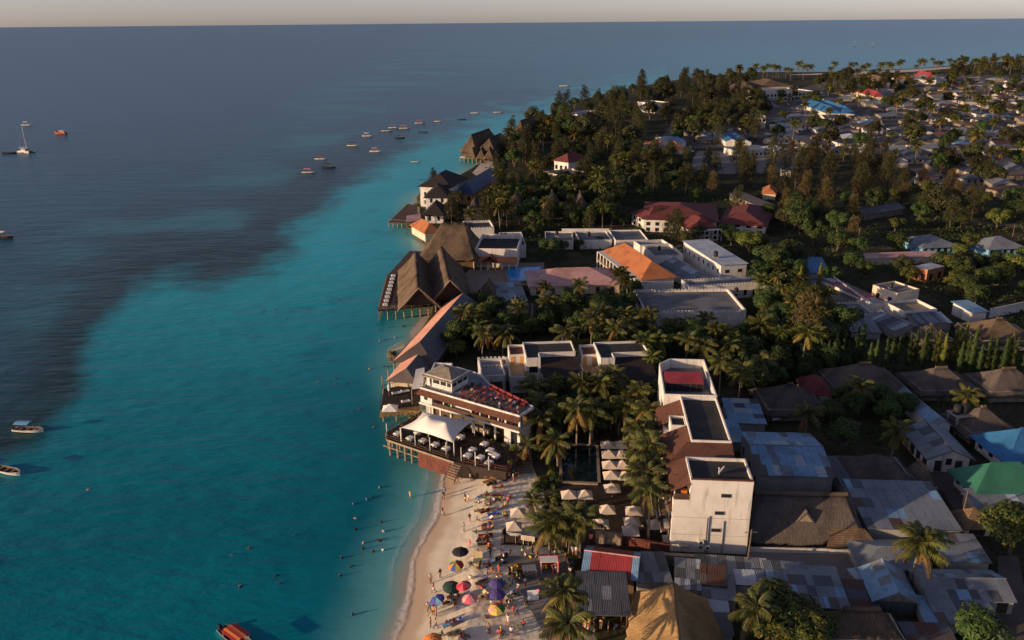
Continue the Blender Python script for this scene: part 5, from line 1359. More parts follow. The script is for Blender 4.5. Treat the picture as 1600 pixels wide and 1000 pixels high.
H_('brick_house', 'unfinished orange brick house with pale flat roof', 'house', rect((1428, 414), (1450, 420), (1476, 414), 6.0), 5.6, 'flat', 0, 'brick_orange', 'metal_pale', par=0, win=((0, 2, 2.2, 1.4, 2.0, 'dark_inside'), (1, 2, 2.2, 1.4, 2.0, 'dark_inside')))
H_('pink_wall_row', 'long low pink-roofed row behind the orange brick house', 'building', rect((1352, 404), (1470, 400), (1468, 394), 3.8), 3.8, 'shed', .5, 'cream_wall', 'metal_pink', ov=.3)
H_('ruined_wall_house', 'roofless whitewashed ruin with stained walls', 'ruin', rect((1412, 490), (1464, 486), (1460, 468), 5.0), 4.8, 'flat', 0, 'white_wall', 'stone_wall', par=.8, win=((0, 4, 2.2, .9, 1.6, 'dark_inside'),))
H_('striped_tin_roof', 'flat roof of grey stripes with battlements below the white parapet wall', 'building', rect((1318, 494), (1368, 493), (1350, 473), 4.0), 3.8, 'flat', 0, 'white_wall', 'metal_grey', par=.6, cren=True)
H_('striped_tin_roof', 'striped grey tin gable left of the whitewashed ruin', 'building', rect((1398, 516), (1440, 512), (1412, 488), 4.0), 4.0, 'gable_t', 1.2, 'grey_wall', 'metal_grey', ov=.3, sheet=(6, 1), pal=['metal_grey', 'metal_dull', 'metal_pale', 'metal_dull'])
H_('striped_tin_roof', 'striped grey tin lean-to in front of the whitewashed ruin', 'building', rect((1434, 506), (1486, 504), (1478, 493), 4.0), 4.0, 'shed', 1.0, 'grey_wall', 'metal_grey', ov=.3, sheet=(8, 1), pal=['metal_grey', 'metal_dull', 'metal_pale', 'metal_dull'])
H_('striped_tin_roof', 'dark striped tin roof in the trees left of the striped gable', 'building', rect((1330, 518), (1376, 520), (1362, 498), 3.4), 3.4, 'shed', .6, 'grey_wall', 'metal_dull', ov=.3, sheet=(6, 1), pal=['metal_grey', 'metal_dull', 'metal_dull'])
H_('white_gatehouse', 'small white gatehouse with pale blue roof beside a white compound wall', 'house', rect((1520, 488), (1542, 486), (1540, 470), 4.6), 4.6, 'shed', .6, 'white_wall', 'metal_blue', ov=.5)
def whitewall():
    a, b = W(1546, 497, G), W(1640, 478, G); o = thing('compound_wall', a); tag(o, 'long white compound wall running off the right edge', 'wall')
    n = 9
    for i in range(n):
        p, q = a.lerp(b, i / n), a.lerp(b, (i + .97) / n); d = (q - p).normalized(); m = Vector((-d.y, d.x, 0)) * .3
        MB().prism([p, q, q + m, p + m], G, 4.2).build('panel', 'white_wall', o)
whitewall()
H_('thatched_house', 'brown thatched house at the right edge before the white compound wall', 'house', rect((1532, 532), (1625, 533), (1610, 505), 4.0), 4.0, 'hip', 3.4, 'cream_wall', 'thatch', **THK)
H_('thatched_house', 'low dark thatched house in front of the striped tin roofs', 'house', rect((1440, 532), (1492, 532), (1484, 512), 3.6), 3.6, 'hip', 2.4, 'cream_wall', 'thatch_dark', **k8)
H_('thatched_hall', 'large dark thatched hall with sagging ridge below the columnar trees', 'hall', rect((1312, 614), (1424, 612), (1400, 574), 4.0), 4.0, 'hip', 3.8, 'stone_wall', 'thatch_dark', **THK)
H_('thatched_cottage', 'dark thatched cottage with white posts, left of two at the right edge', 'cottage', rect((1440, 610), (1530, 609), (1520, 580), 4.0), 4.0, 'hip', 3.0, 'stone_wall', 'thatch_dark', **THK)
H_('thatched_cottage', 'dark thatched cottage with white posts, right of two at the right edge', 'cottage', rect((1548, 612), (1640, 610), (1630, 580), 4.0), 4.0, 'hip', 3.0, 'stone_wall', 'thatch_dark', **THK)
H_('thatched_cottage', 'dark thatched cottage behind the tank tower', 'cottage', rect((1518, 676), (1590, 672), (1570, 640), 4.0), 4.0, 'hip', 3.0, 'stone_wall', 'thatch_dark', **THK)
H_('thatched_cottage', 'dark thatched cottage in the shaded garden right of the hotel', 'cottage', rect((1200, 640), (1290, 640), (1280, 606), 4.0), 4.0, 'hip', 3.2, 'stone_wall', 'thatch_dark', **THK)
H_('red_gable_roof', 'small dark red hipped roof left of the large dark thatched hall', 'house', rect((1258, 612), (1300, 614), (1290, 592), 4.2), 4.2, 'hip', 2.2, 'cream_wall', 'tile_red', ov=.5)
# --- school hips and sheds behind
H_('school_house', 'grey hipped schoolhouse with pale blue walls, left of two', 'school', rect((1442, 384), (1494, 382), (1486, 368), 5.0), 5.0, 'hip', 2.2, 'skyblue_cloth', 'metal_grey', ov=1.2, win=((0, 5, 2.4, 1.2, 1.6),))
H_('school_house', 'grey hipped schoolhouse with pale blue walls, right of two', 'school', rect((1546, 386), (1598, 384), (1590, 372), 5.0), 5.0, 'hip', 2.2, 'skyblue_cloth', 'metal_grey', ov=1.2, win=((0, 5, 2.4, 1.2, 1.6),))
H_('long_classroom', 'long low brown classroom row with window openings behind the red-roofed hotel', 'school', rect((1140, 302), (1206, 330), (1212, 324), 4.6), 4.6, 'shed', .6, 'stone_wall', 'metal_brown', ov=.6, win=((0, 12, 2.6, 1.6, 1.4, 'dark_inside'),))
H_('dark_long_roof', 'long dark low roof in the open ground behind the schoolhouses', 'building', rect((1352, 334), (1412, 324), (1410, 316), 4.4), 4.4, 'gable_s', 1.4, 'stone_wall', 'metal_dull', ov=.6)
H_('red_tile_shed', 'small orange tiled roof beside the brown classroom row', 'shed', rect((1192, 301), (1212, 302), (1210, 293), 4.6), 4.6, 'hip', 1.8, 'cream_wall', 'tile_orange', ov=.5)
H_('compound_store', 'white store with blue roof at the edge of the sandy yard', 'store', rect((1220, 264), (1236, 266), (1238, 257), 5.0), 5.0, 'gable_s', 1.2, 'white_wall', 'metal_bright_blue', ov=.4)
H_('shop_row', 'grey roofed shop row with white wall facing the sandy yard', 'shop', rect((1160, 238), (1212, 234), (1208, 226), 4.6), 4.6, 'shed', .6, 'white_wall', 'metal_grey', ov=.4, win=((0, 8, 2.2, 1.6, 1.5, 'dark_inside'),))
H_('yard_wall_house', 'white house with pale roof right of the shop row', 'house', rect((1212, 235), (1236, 233), (1232, 226), 4.8), 4.8, 'hip', 1.6, 'white_wall', 'metal_pale', ov=.4)
H_('orange_tin_house', 'house with bright orange roof left of the sandy yard', 'house', rect((1050, 232), (1068, 232), (1066, 224), 5.0), 5.0, 'hip', 2.0, 'cream_wall', 'metal_orange', ov=.5)
H_('orange_tin_house', 'house with flat orange roof above a blue shed, far left of the yard', 'house', rect((1003, 228), (1026, 229), (1024, 222), 5.0), 5.0, 'gable_s', 1.6, 'cream_wall', 'metal_orange', ov=.5)
H_('blue_tin_house', 'blue tin shed below the flat orange roof', 'shed', rect((1004, 240), (1024, 240), (1022, 230), 4.6), 4.6, 'shed', .8, 'grey_wall', 'metal_bright_blue', ov=.4)
H_('blue_tin_house', 'pale blue tin house left of the bright orange roof', 'house', rect((1048, 222), (1072, 221), (1070, 212), 5.0), 5.0, 'gable_s', 1.4, 'white_wall', 'metal_blue', ov=.4)
H_('blue_tin_house', 'bright sky blue gable house, left of two behind the sandy yard', 'house', rect((1134, 220), (1150, 220), (1146, 206), 5.0), 5.0, 'gable_t', 1.6, 'white_wall', 'metal_bright_blue', ov=.4)
H_('blue_tin_house', 'bright sky blue gable house, right of two behind the sandy yard', 'house', rect((1154, 222), (1174, 222), (1172, 208), 5.0), 5.0, 'gable_t', 1.6, 'white_wall', 'metal_bright_blue', ov=.4)
H_('twin_blue_hall', 'bright blue hipped hall roof in the far village, left of two joined', 'hall', rect((1292, 176), (1313, 176), (1312, 162), 7), 7, 'hip', 4, 'white_wall', 'metal_bright_blue', ov=.6)
H_('twin_blue_hall', 'bright blue hipped hall roof in the far village, right of two joined', 'hall', rect((1314, 176), (1336, 176), (1334, 162), 7), 7, 'hip', 4, 'white_wall', 'metal_bright_blue', ov=.6)
H_('white_clubhouse', 'white long two-storey hotel with rows of dark windows near the far shore', 'hotel', rect((1192, 146), (1270, 143), (1268, 137), 10), 10, 'flat', 0, 'white_wall', 'grey_roof', par=.8, win=((0, 14, 3, 2.6, 2.2), (0, 14, 6.6, 2.6, 2.2)))
H_('sunlit_clubhouse', 'sunlit yellow and white clubhouse with brown roof near the far shore', 'hotel', rect((1190, 135), (1240, 134), (1240, 128), 12), 12, 'hip', 5, 'cream_wall', 'thatch', ov=.8, win=((0, 6, 4, 2.2, 2.4),))
H_('red_far_house', 'house with red-pink roof amid far palms', 'house', rect((1366, 150), (1380, 150), (1379, 142), 7), 7, 'hip', 4, 'cream_wall', 'metal_red', ov=.6)
H_('yellow_far_house', 'long sunlit yellow house with red tower roof on the far shore', 'house', rect((1412, 123), (1458, 122), (1456, 118), 8), 8, 'hip', 3, 'cream_wall', 'tile_orange', ov=.8)
H_('red_far_tower', 'red-roofed tower house on the far shore', 'house', rect((1450, 121), (1461, 121), (1460, 117), 12), 12, 'hip', 5, 'orange_wall', 'metal_red', ov=.6)
H_('white_far_house', 'white two-storey house right of the far red tower', 'house', rect((1463, 125), (1480, 124), (1478, 119), 10), 10, 'hip', 4, 'white_wall', 'metal_grey', ov=.6, win=((0, 4, 4, 2, 2.4),))
H_('yellow_tower_house', 'sunlit yellow narrow house with brown roof in far palms', 'house', rect((1381, 128), (1391, 128), (1390, 122), 12), 12, 'hip', 4, 'cream_wall', 'thatch', ov=.6)
H_('thatched_dome', 'broad brown thatched roof among far headland trees', 'hall', rect((1156, 142), (1188, 142), (1186, 133), 9), 9, 'hip', 6, 'warm_inside', 'thatch', **k8)
H_('red_roofed_villa', 'cream villa with red roof and balconies among headland trees', 'villa', rect((866, 249), (888, 252), (900, 244), 11), 11, 'hip', 3, 'white_wall', 'tile_red', ov=.8, win=((0, 3, 6.5, 1.6, 2), (3, 2, 6.5, 1.6, 2), (0, 3, 3, 1.6, 2)))
H_('balcony_block', 'lower cream balcony block in front of the red-roofed headland villa', 'villa', rect((851, 270), (872, 276), (880, 262), 7), 7, 'flat', 0, 'cream_wall', 'grey_roof', par=.8, win=((0, 2, 3.6, 1.6, 2), (3, 2, 3.6, 1.6, 2)))
H_('orange_tower', 'orange-walled tower house with white roof rim by the upper shore', 'house', rect((886, 180), (902, 181), (904, 174), 11), 11, 'flat', 0, 'orange_wall', 'grey_roof', par=1.2, parmat='white_wall')
H_('blue_lean_house', 'blue lean-to roof in front of the orange-walled tower house', 'house', rect((896, 186), (912, 186), (912, 176), 6), 6, 'shed', 2, 'white_wall', 'metal_navy', ov=.5)
H_('white_terrace_house', 'white house glimpsed between trees on the headland', 'house', rect((1024, 163), (1046, 161), (1044, 156), 9), 9, 'flat', 0, 'white_wall', 'grey_roof', par=.8, win=((0, 3, 5, 1.8, 2),))
H_('white_terrace_house', 'white house with open top floor behind the far blue gables', 'house', rect((1172, 184), (1197, 184), (1195, 177), 9), 9, 'flat', 0, 'white_wall', 'grey_roof', par=.8, win=((0, 4, 6, 2, 2, 'dark_inside'),))
# ------------------------------------------------------------------ trees: prototypes
VR = random.Random(5)
def frond_mesh(name, length, droop, lift, n=17, w=.17, mat='palm_leaf', seed=0):
    'one palm frond along +X from the origin: midrib and drooping leaflets'
    r = random.Random(seed); mb = MB()
    def rib(t):
        x = length * (t - .10 * t * t * droop); z = length * (lift * t - droop * .62 * t * t)
        return Vector((x, 0, z))
    pts = [rib(k / 7) for k in range(8)]
    mb.tube(pts, [.06, .055, .05, .042, .035, .028, .02, .01], 3, 1, False)
    for sd in (-1, 1):
        for i in range(n):
            t = .10 + .90 * (i + r.random() * .5) / n
            p = rib(t); tn = (rib(min(1, t + .05)) - rib(t - .05)).normalized()
            l = length * .30 * (math.sin(math.pi * (.12 + .80 * t)) ** .7) * r.uniform(.8, 1.1)
            d = (tn * .55 + Vector((0, sd, 0)) * .8 + Vector((0, 0, -.28 - .25 * r.random()))).normalized()
            up = d.cross(tn).normalized() * (w * .5)
            sid = tn * w * .5
            mid = p + d * l * .55 + Vector((0, 0, .05 * l)); tip = p + d * l + Vector((0, 0, -.30 * l))
            mb.add([p - sid, p + sid, mid + sid * 1.1, mid - sid * 1.1, tip], [[0, 1, 2, 3], [3, 2, 4]])
    return mb.mesh(name, [mat, 'palm_bark'])
FROND = [frond_mesh('frond', 3.6, d, l, seed=k, mat=m) for k, (d, l, m) in enumerate(((.55, .35, 'palm_leaf'), (.9, .55, 'palm_leaf'), (1.25, .75, 'palm_leaf'), (.8, .05, 'palm_leaf'), (1.0, -.1, 'palm_yellow')))]
def trunk_mesh(name, h, lean, r0=.21, r1=.12, mat='palm_bark', n=9):
    mb = MB(); pts = []; rad = []
    for k in range(n):
        t = k / (n - 1); pts.append(Vector((lean * h * t * t, 0, h * t))); rad.append((r0 * (1 - t) + r1 * t) * (1.35 if k == 0 else 1 + .05 * (k % 2)))
    mb.tube(pts, rad, 7); return mb.mesh(name, mat, smooth=True), pts[-1]
TRK = {}
def palm(loc, h, rz, near=True, lean=.08, yellow=.12, nf=20, size=1.0):
    o = thing('coconut_palm', loc, rz)
    key = (round(h), round(lean, 2))
    if key not in TRK: TRK[key] = trunk_mesh('trunk', key[0], key[1])
    me, top = TRK[key]
    t = bpy.data.objects.new('trunk', me); COL.objects.link(t); t.parent = o; t.scale = (1, 1, 1)
    for i in range(nf):
        k = i / nf
        el = 1.15 - 1.75 * k + VR.uniform(-.15, .15); az = i * 2.39996 + VR.uniform(-.25, .25)
        ix = 2 if k < .3 else 1 if k < .6 else 0 if k < .8 else 3
        if k > .72 and VR.random() < yellow * 2.2: ix = 4
        f = bpy.data.objects.new('frond', FROND[ix]); COL.objects.link(f); f.parent = o; f.location = top
        f.rotation_euler = (VR.uniform(-.25, .25), -el * (.75 if ix != 3 else .5), az)
        s = size * VR.uniform(.85, 1.12) * (.72 if k < .15 else 1); f.scale = (s, s, s)
    for i in range(VR.choice((2, 3, 4))):
        f = bpy.data.objects.new('frond', FROND[4]); COL.objects.link(f); f.parent = o; f.location = top - Vector((0, 0, .2)); f.rotation_euler = (0, VR.uniform(.45, .95), VR.uniform(0, 6.28)); s = size * VR.uniform(.6, .85); f.scale = (s, s, s)
    return o
def palm_crown(seed, nf=20, n=9, w=.34):
    r = random.Random(seed); mb = MB()
    ms = [(d, l) for d, l in ((.55, .35), (.9, .55), (1.25, .75), (.8, .05))]
    for i in range(nf):
        k = i / nf; el = 1.15 - 1.75 * k + r.uniform(-.15, .15); az = i * 2.39996 + r.uniform(-.25, .25)
        d, l = ms[2 if k < .3 else 1 if k < .6 else 0 if k < .8 else 3]
        L = 3.7 * r.uniform(.85, 1.1)
        R_ = Matrix.Rotation(az, 3, 'Z') @ Matrix.Rotation(-el * .72, 3, 'Y') @ Matrix.Rotation(r.uniform(-.2, .2), 3, 'X')
        def rib(t): return Vector((L * (t - .1 * t * t * d), 0, L * (l * t - d * .62 * t * t)))
        for sd in (-1, 1):
            for q in range(n):
                t = .12 + .88 * (q + r.random() * .5) / n; p = rib(t); tn = (rib(min(1, t + .05)) - rib(t - .05)).normalized()
                ln = L * .30 * (math.sin(math.pi * (.12 + .8 * t)) ** .7); dd = (tn * .55 + Vector((0, sd, 0)) * .8 + Vector((0, 0, -.4))).normalized()
                s_ = tn * w * .5; tip = p + dd * ln + Vector((0, 0, -.25 * ln)); mid = p + dd * ln * .5
                mb.add([R_ @ (p - s_), R_ @ (p + s_), R_ @ (mid + s_), R_ @ tip, R_ @ (mid - s_)], [[0, 1, 2, 3, 4]])
    for f in range(len(mb.m)):
        if (f // (2 * n)) > nf * .78 and (f // (2 * n)) % 2: mb.m[f] = 1
    return mb.mesh('crown', ['palm_leaf', 'palm_yellow'])
PCROWN = [palm_crown(k) for k in range(4)]
def palm_far(loc, h, rz, lean=.06, size=1.0):
    o = thing('coconut_palm', loc, rz); key = (round(h), round(lean, 2))
    if key not in TRK: TRK[key] = trunk_mesh('trunk', key[0], key[1])
    me, top = TRK[key]
    for nm, m, l, s in (('trunk', me, (0, 0, 0), 1), ('crown', VR.choice(PCROWN), top, size)):
        c = bpy.data.objects.new(nm, m); COL.objects.link(c); c.parent = o; c.location = l; c.scale = (s, s, s)
        if nm == 'crown': c.rotation_euler = (VR.uniform(-.22, .22), VR.uniform(-.22, .22), VR.uniform(0, 6.28)); e = s * VR.uniform(.82, 1.12); c.scale = (e, e, e * VR.uniform(.8, 1.15))
    return o

def leafquad(mb, p, nrm, s, r, asp=.62, mi=0):
    x = nrm.orthogonal().normalized(); x = Matrix.Rotation(r.uniform(0, 6.28), 3, nrm) @ x; y = nrm.cross(x) * asp
    mb.add([p - x * s, p - y * s * .8, p + x * s, p + y * s * .8], [[0, 1, 2, 3]], None, mi)
def broad(seed, rad=4.0, hgt=7.5, nl=2600, ls=.33, mat='leaf_green', lumps=11, flat=.75, mat2=None, spread=.62):
    'crown of leaf faces spread on uneven lumps; trunk with limbs. unit tree, origin at the foot'
    r = random.Random(seed); cen = Vector((0, 0, hgt - rad * flat)); L = []
    for k in range(lumps):
        a = 2.4 * k + r.uniform(-.4, .4); u = r.uniform(-.55, .95); q = math.sqrt(max(0, 1 - u * u))
        d = Vector((math.cos(a) * q, math.sin(a) * q, u * flat)) * rad * spread * r.uniform(.75, 1.15)
        L.append((cen + d, rad * r.uniform(.30, .50)))
    mb = MB()
    for i in range(nl):
        c, R_ = r.choice(L)
        v = Vector((r.gauss(0, 1), r.gauss(0, 1), r.gauss(0, 1))).normalized()
        if v.z < -.35 and r.random() < .7: v.z = -v.z
        dep = r.random() ** .35
        p = c + Vector((v.x, v.y, v.z * .85)) * R_ * (.55 + .5 * dep)
        n_ = (v + Vector((r.uniform(-.6, .6), r.uniform(-.6, .6), r.uniform(-.1, .7)))).normalized()
        leafquad(mb, p, n_, ls * r.uniform(.6, 1.25), r, .62, 1 if (mat2 and r.random() < .34) else 0)
    tk = MB(); base = hgt - rad * 1.5
    tk.tube([(0, 0, -.2), (.1, 0, base * .5), (0, .1, max(base, 1.2)), cen - Vector((0, 0, rad * .2))], [rad * .085, rad * .065, rad * .06, rad * .03], 7)
    for c, R_ in L[:6]: tk.tube([Vector((0, .1, max(base, 1.2) * .95)), (Vector((0, 0, base)) + c) / 2 + Vector((0, 0, .2)), c], [rad * .04, rad * .03, rad * .012], 5)
    return tk.mesh('trunk', 'bark', smooth=True), mb.mesh('crown', [mat] + ([mat2] if mat2 else []))
def casu(seed, rad=3.2, hgt=11.0, nl=3000, mat='leaf_olive'):
    'casuarina: tall ragged plumes of hanging needle sprays'
    r = random.Random(seed); mb = MB(); plumes = []
    for k in range(13):
        t = .28 + .72 * k / 12; a = 2.4 * k; q = rad * (1.05 - .75 * t) * r.uniform(.55, 1.1)
        plumes.append((Vector((math.cos(a) * q, math.sin(a) * q, hgt * t * r.uniform(.92, 1.0))), rad * (.50 - .24 * t) * r.uniform(.8, 1.25)))
    for i in range(nl):
        c, R_ = r.choice(plumes); v = Vector((r.gauss(0, 1), r.gauss(0, 1), r.gauss(0, 1.3))).normalized()
        p = c + Vector((v.x * R_, v.y * R_, v.z * R_ * 1.5)) * (.35 + .7 * r.random() ** .5)
        d = (v * .6 + Vector((0, 0, r.uniform(-.5, .9))) + Vector((r.uniform(-.4, .4), r.uniform(-.4, .4), 0))).normalized()
        s = d.orthogonal().normalized() * .07; s = Matrix.Rotation(r.uniform(0, 6.28), 3, d) @ s; l = r.uniform(.35, .75)
        mb.add([p - s, p + s, p + d * l], [[0, 1, 2]])
    tk = MB(); tk.tube([(0, 0, -.2), (.15, .1, hgt * .4), (0, 0, hgt * .95)], [.26, .18, .03], 6)
    for c, R_ in plumes: tk.tube([Vector((0, 0, c.z * .72)), c], [.08, .02], 4)
    return tk.mesh('trunk', 'bark', smooth=True), mb.mesh('crown', [mat])
def column_tree(seed, hgt=9.0, rad=1.0, nl=1100, mat='leaf_bright'):
    r = random.Random(seed); mb = MB()
    for i in range(nl):
        t = r.random(); z = hgt * (.08 + .92 * t); q = rad * (min(1, (1 - t) * 2.6 + .12) * (.8 + .25 * math.sin(z * 3 + seed))) * (.55 + .5 * r.random()); a = r.uniform(0, 6.28)
        v = Vector((math.cos(a), math.sin(a), -.5)).normalized(); leafquad(mb, Vector((v.x * q, v.y * q, z)), (v + Vector((0, 0, r.uniform(.2, .9)))).normalized(), .24 * r.uniform(.7, 1.2), r, .4)
    tk = MB(); tk.tube([(0, 0, -.2), (0, 0, hgt * .9)], [.14, .03], 6)
    return tk.mesh('trunk', 'bark'), mb.mesh('crown', [mat])
def shrub(seed, rad=1.2, nl=420, mat='leaf_bright'):
    r = random.Random(seed); mb = MB()
    for i in range(nl):
        v = Vector((r.gauss(0, 1), r.gauss(0, 1), abs(r.gauss(0, 1)))).normalized(); p = v * rad * (.5 + .55 * r.random()) * (.8 + .3 * math.sin(v.x * 5 + seed)); p.z *= .85
        leafquad(mb, p, (v + Vector((r.uniform(-.5, .5), r.uniform(-.5, .5), .3))).normalized(), .2 * r.uniform(.7, 1.3), r)
    tk = MB(); tk.tube([(0, 0, -.1), (.05, 0, rad * .6)], [.09, .04], 5)
    for k in range(4): tk.tube([(0, 0, .1), (math.cos(k * 1.6) * rad * .5, math.sin(k * 1.6) * rad * .5, rad * .6)], [.05, .015], 4)
    return tk.mesh('stem', 'bark'), mb.mesh('foliage', [mat])
PROT = {
    'broad': [broad(k, 4.0, 7.5, 2600, .33, 'leaf_green', 11) for k in range(4)],
    'bright': [broad(20 + k, 3.6, 6.5, 2000, .32, 'leaf_bright', 9, .7, 'leaf_green') for k in range(2)],
    'big': [broad(40 + k, 5.6, 9.0, 9000, .26, 'leaf_olive', 30, .62, 'leaf_bright', .78) for k in range(1)] + [broad(45, 5.2, 9.0, 6000, .32, 'leaf_green', 16, .7, 'leaf_bright')],
    'casu': [casu(60 + k) for k in range(4)], 'russet': [casu(70 + k, 2.6, 8.5, 2200, 'leaf_russet') for k in range(2)],
    'oak': [broad(80 + k, 5.0, 9.5, 2800, .42, 'leaf_olive', 13, .8) for k in range(3)],
    'column': [column_tree(90 + k) for k in range(3)], 'columnd': [column_tree(95 + k, mat='leaf_green') for k in range(2)],
    'shrub': [shrub(100 + k, mat='leaf_bright') for k in range(2)], 'shrubd': [shrub(104 + k, 1.3, 420, 'leaf_green') for k in range(2)]}
TNAME = dict(broad='broadleaf_tree', bright='garden_tree', big='broadleaf_tree', casu='casuarina_tree', russet='casuarina_tree', oak='shade_tree', column='columnar_tree', columnd='columnar_tree', shrub='shrub', shrubd='shrub')
TDESC = dict(broad='dark green bushy tree', bright='bright yellow-green leafy tree', big='very large leafy tree', casu='tall feathery olive casuarina', russet='feathery russet casuarina', oak='broad olive-brown tree',
             column='slim bright columnar tree', columnd='slim dark columnar tree', shrub='bright leafy shrub', shrubd='dark leafy shrub')
TPLUR = dict(broad='such trees', bright='such trees', big='such trees', casu='casuarinas', russet='such casuarinas', oak='such trees', column='such trees', columnd='such trees', shrub='shrubs', shrubd='shrubs')
def tree(kind, loc, sc=1.0, rz=None, label=None, group='trees among the houses'):
    tk, cr = VR.choice(PROT[kind]); o = thing(TNAME[kind], loc, VR.uniform(0, 6.28) if rz is None else rz)
    sz = sc * VR.uniform(.92, 1.1); o.scale = (sc, sc, sz)
    for me in (tk, cr):
        c = bpy.data.objects.new(me.name.split('.')[0], me); COL.objects.link(c); c.parent = o
    if label: tag(o, label, 'tree', group)
    else: auto(o, TDESC[kind], 'shrub' if 'shrub' in kind else 'tree', group, TPLUR[kind])
    return o
def foot(px, py, h): p = W(px, py, G + h); return Vector((p.x, p.y, G - .05))      # the foot below a crown seen at height h
def npalm(px, py, h, label=None, lean=None, rz=None, **k):
    ' crown centre seen at (px, py), h metres above the ground'
    lean = VR.choice((.02, .06, .11, .16)) if lean is None else lean
    p = W(px, py, G + h); rz = VR.uniform(0, 6.28) if rz is None else rz
    off = lean * round(h); o = palm(Vector((p.x - off * math.cos(rz), p.y - off * math.sin(rz), G - .1)), h, rz, lean=lean, **k)
    if 'size' not in k: e = VR.uniform(.82, 1.15); o.scale = (e, e, 1)
    if label: tag(o, label, 'palm', 'coconut palms')
    else: auto(o, 'coconut palm', 'palm', 'coconut palms', 'palms')
    return o
# ------------------------------------------------------------------ trees: where they stand
npalm(1440, 848, 8, 'large sunlit coconut palm standing alone among the tin roofs at lower right', nf=26, size=1.15, yellow=.35)
npalm(880, 935, 7.5, 'coconut palm on the sand beside the blue-grey shed, the one farther from the bottom edge', nf=24, size=1.0, yellow=.3)
npalm(888, 985, 7.5, 'coconut palm at the bottom edge on the sand beside the blue-grey shed', nf=24, size=1.0, yellow=.3)
npalm(902, 634, 8.5, 'tall sunlit coconut palm with bare trunk between the villas and the dark pool', nf=22, size=1.05, lean=.02)
npalm(824, 690, 4.5, 'low leaning yellowish palm beside the restaurant end wall', nf=9, size=.9, lean=.2, yellow=1.0)
for a in ((998, 672, 9), (1008, 640, 9), (1014, 700, 10), (1008, 742, 9), (1000, 700, 8), (1016, 765, 9), (1000, 610, 8), (975, 636, 7), (1022, 668, 8), (1020, 725, 9),
          (872, 812, 6), (892, 806, 6.5), (858, 822, 5), (908, 818, 5.5), (725, 488, 8), (758, 520, 7), (940, 600, 8), (832, 600, 6.5), (845, 655, 6), (868, 690, 5), (925, 640, 7), (845, 625, 6.5),
          (957, 585, 7), (905, 445, 8), (925, 498, 8), (962, 512, 8), (1075, 530, 8), (1030, 532, 7), (1125, 565, 8), (940, 487, 8), (985, 506, 7), (885, 520, 7),
          (1100, 540, 7), (1140, 540, 7), (1160, 580, 7), (810, 480, 7), (860, 470, 7), (790, 520, 6), (1345, 608, 5.5), (1402, 672, 5), (1512, 618, 5), (1262, 650, 5.5), (1190, 565, 7)): npalm(*a)
fill(26, [(775, 455), (985, 450), (985, 482), (775, 486)], ['shrubd', 'shrub', 'shrubd'], .8, 1.5, 2.4, 'shrubs below the pink roof') if 0 else None
npalm(832, 780, 4.2, 'small yellow-fronded palm on the sand left of the pool garden', nf=12, size=.7, yellow=.8)
CLEAR = [[W(x, y) for x, y in p] for p in ([(690, 332), (772, 330), (775, 268), (700, 262)], [(1425, 362), (1610, 362), (1610, 416), (1425, 416)], [(1252, 408), (1302, 408), (1306, 462), (1248, 462)], [(1330, 335), (1430, 330), (1430, 395), (1340, 395)], [(715, 470), (745, 408), (852, 408), (852, 450), (800, 470)], [(1010, 400), (1120, 372), (1200, 440), (1080, 450)], [(770, 440), (985, 440), (985, 482), (775, 488)], [(990, 440), (1180, 440), (1190, 532), (1000, 532)], [(870, 690), (940, 690), (940, 700), (960, 780), (872, 775)])]
def fill(n, poly, kinds, smin, smax, gap, group, tries=40, avoid=True):
    q = [W(x, y) for x, y in poly]; xs = [p.x for p in q]; ys = [p.y for p in q]; put = []
    # uniform in the picture-independent ground plan
    for _ in range(n * tries):
        if len(put) >= n: break
        x, y = VR.uniform(min(xs), max(xs)), VR.uniform(min(ys), max(ys))
        if not inpoly(x, y, q) or (avoid and occupied(x, y)) or any(inpoly(x, y, c) for c in CLEAR): continue
        if any((x - a) ** 2 + (y - b) ** 2 < gap * gap for a, b in put): continue
        put.append((x, y)); k = VR.choice(kinds); s = VR.uniform(smin, smax)
        if k == 'palm': auto(palm_far((x, y, G - .1), VR.choice((7, 8, 9, 10)) * min(1.8, s), VR.uniform(0, 6.28), VR.choice((.03, .08, .13)), min(1.9, .98 * s)), 'coconut palm', 'palm', group, 'palms')
        else: tree(k, (x, y, G - .05), s, group=group)
    return put
fill(130, [(700, 505), (760, 470), (990, 452), (1010, 492), (1170, 492), (1300, 480), (1300, 560), (1160, 640), (1125, 560), (1030, 560), (1020, 600), (900, 528), (790, 530), (745, 560), (690, 565)], ['broad', 'broad', 'broad', 'palm', 'bright'], .6, 1.0, 2.7, 'garden trees')
fill(44, [(820, 600), (1035, 600), (1035, 690), (870, 690), (838, 660)], ['broad', 'palm', 'broad', 'shrubd'], .5, .85, 1.9, 'garden trees')
fill(10, [(990, 690), (1036, 690), (1040, 840), (1005, 780), (985, 760)], ['shrubd', 'broad', 'shrub'], .5, .7, 2.2, 'garden trees')
fill(14, [(836, 740), (872, 700), (872, 850), (838, 835)], ['shrub', 'shrubd', 'shrubd'], .6, 1.1, 1.5, 'shrubs by the beach path')
fill(48, [(1130, 560), (1300, 520), (1300, 600), (1440, 620), (1380, 700), (1310, 700), (1200, 600)], ['broad', 'broad', 'shrubd'], .6, .85, 4, 'trees in the shaded gardens')
fill(44, [(1170, 440), (1260, 420), (1300, 480), (1340, 520), (1300, 560), (1180, 500)], ['broad', 'broad', 'bright', 'palm'], .7, 1.1, 4, 'garden trees')
tree('big', foot(1215, 968, 4.5), 1.05, label='very large sunlit leafy tree with orange tints at the bottom edge').scale = (1.15, 1.1, .85)
npalm(1180, 950, 7, 'coconut palm growing through the left of the large bottom leafy tree', nf=16)
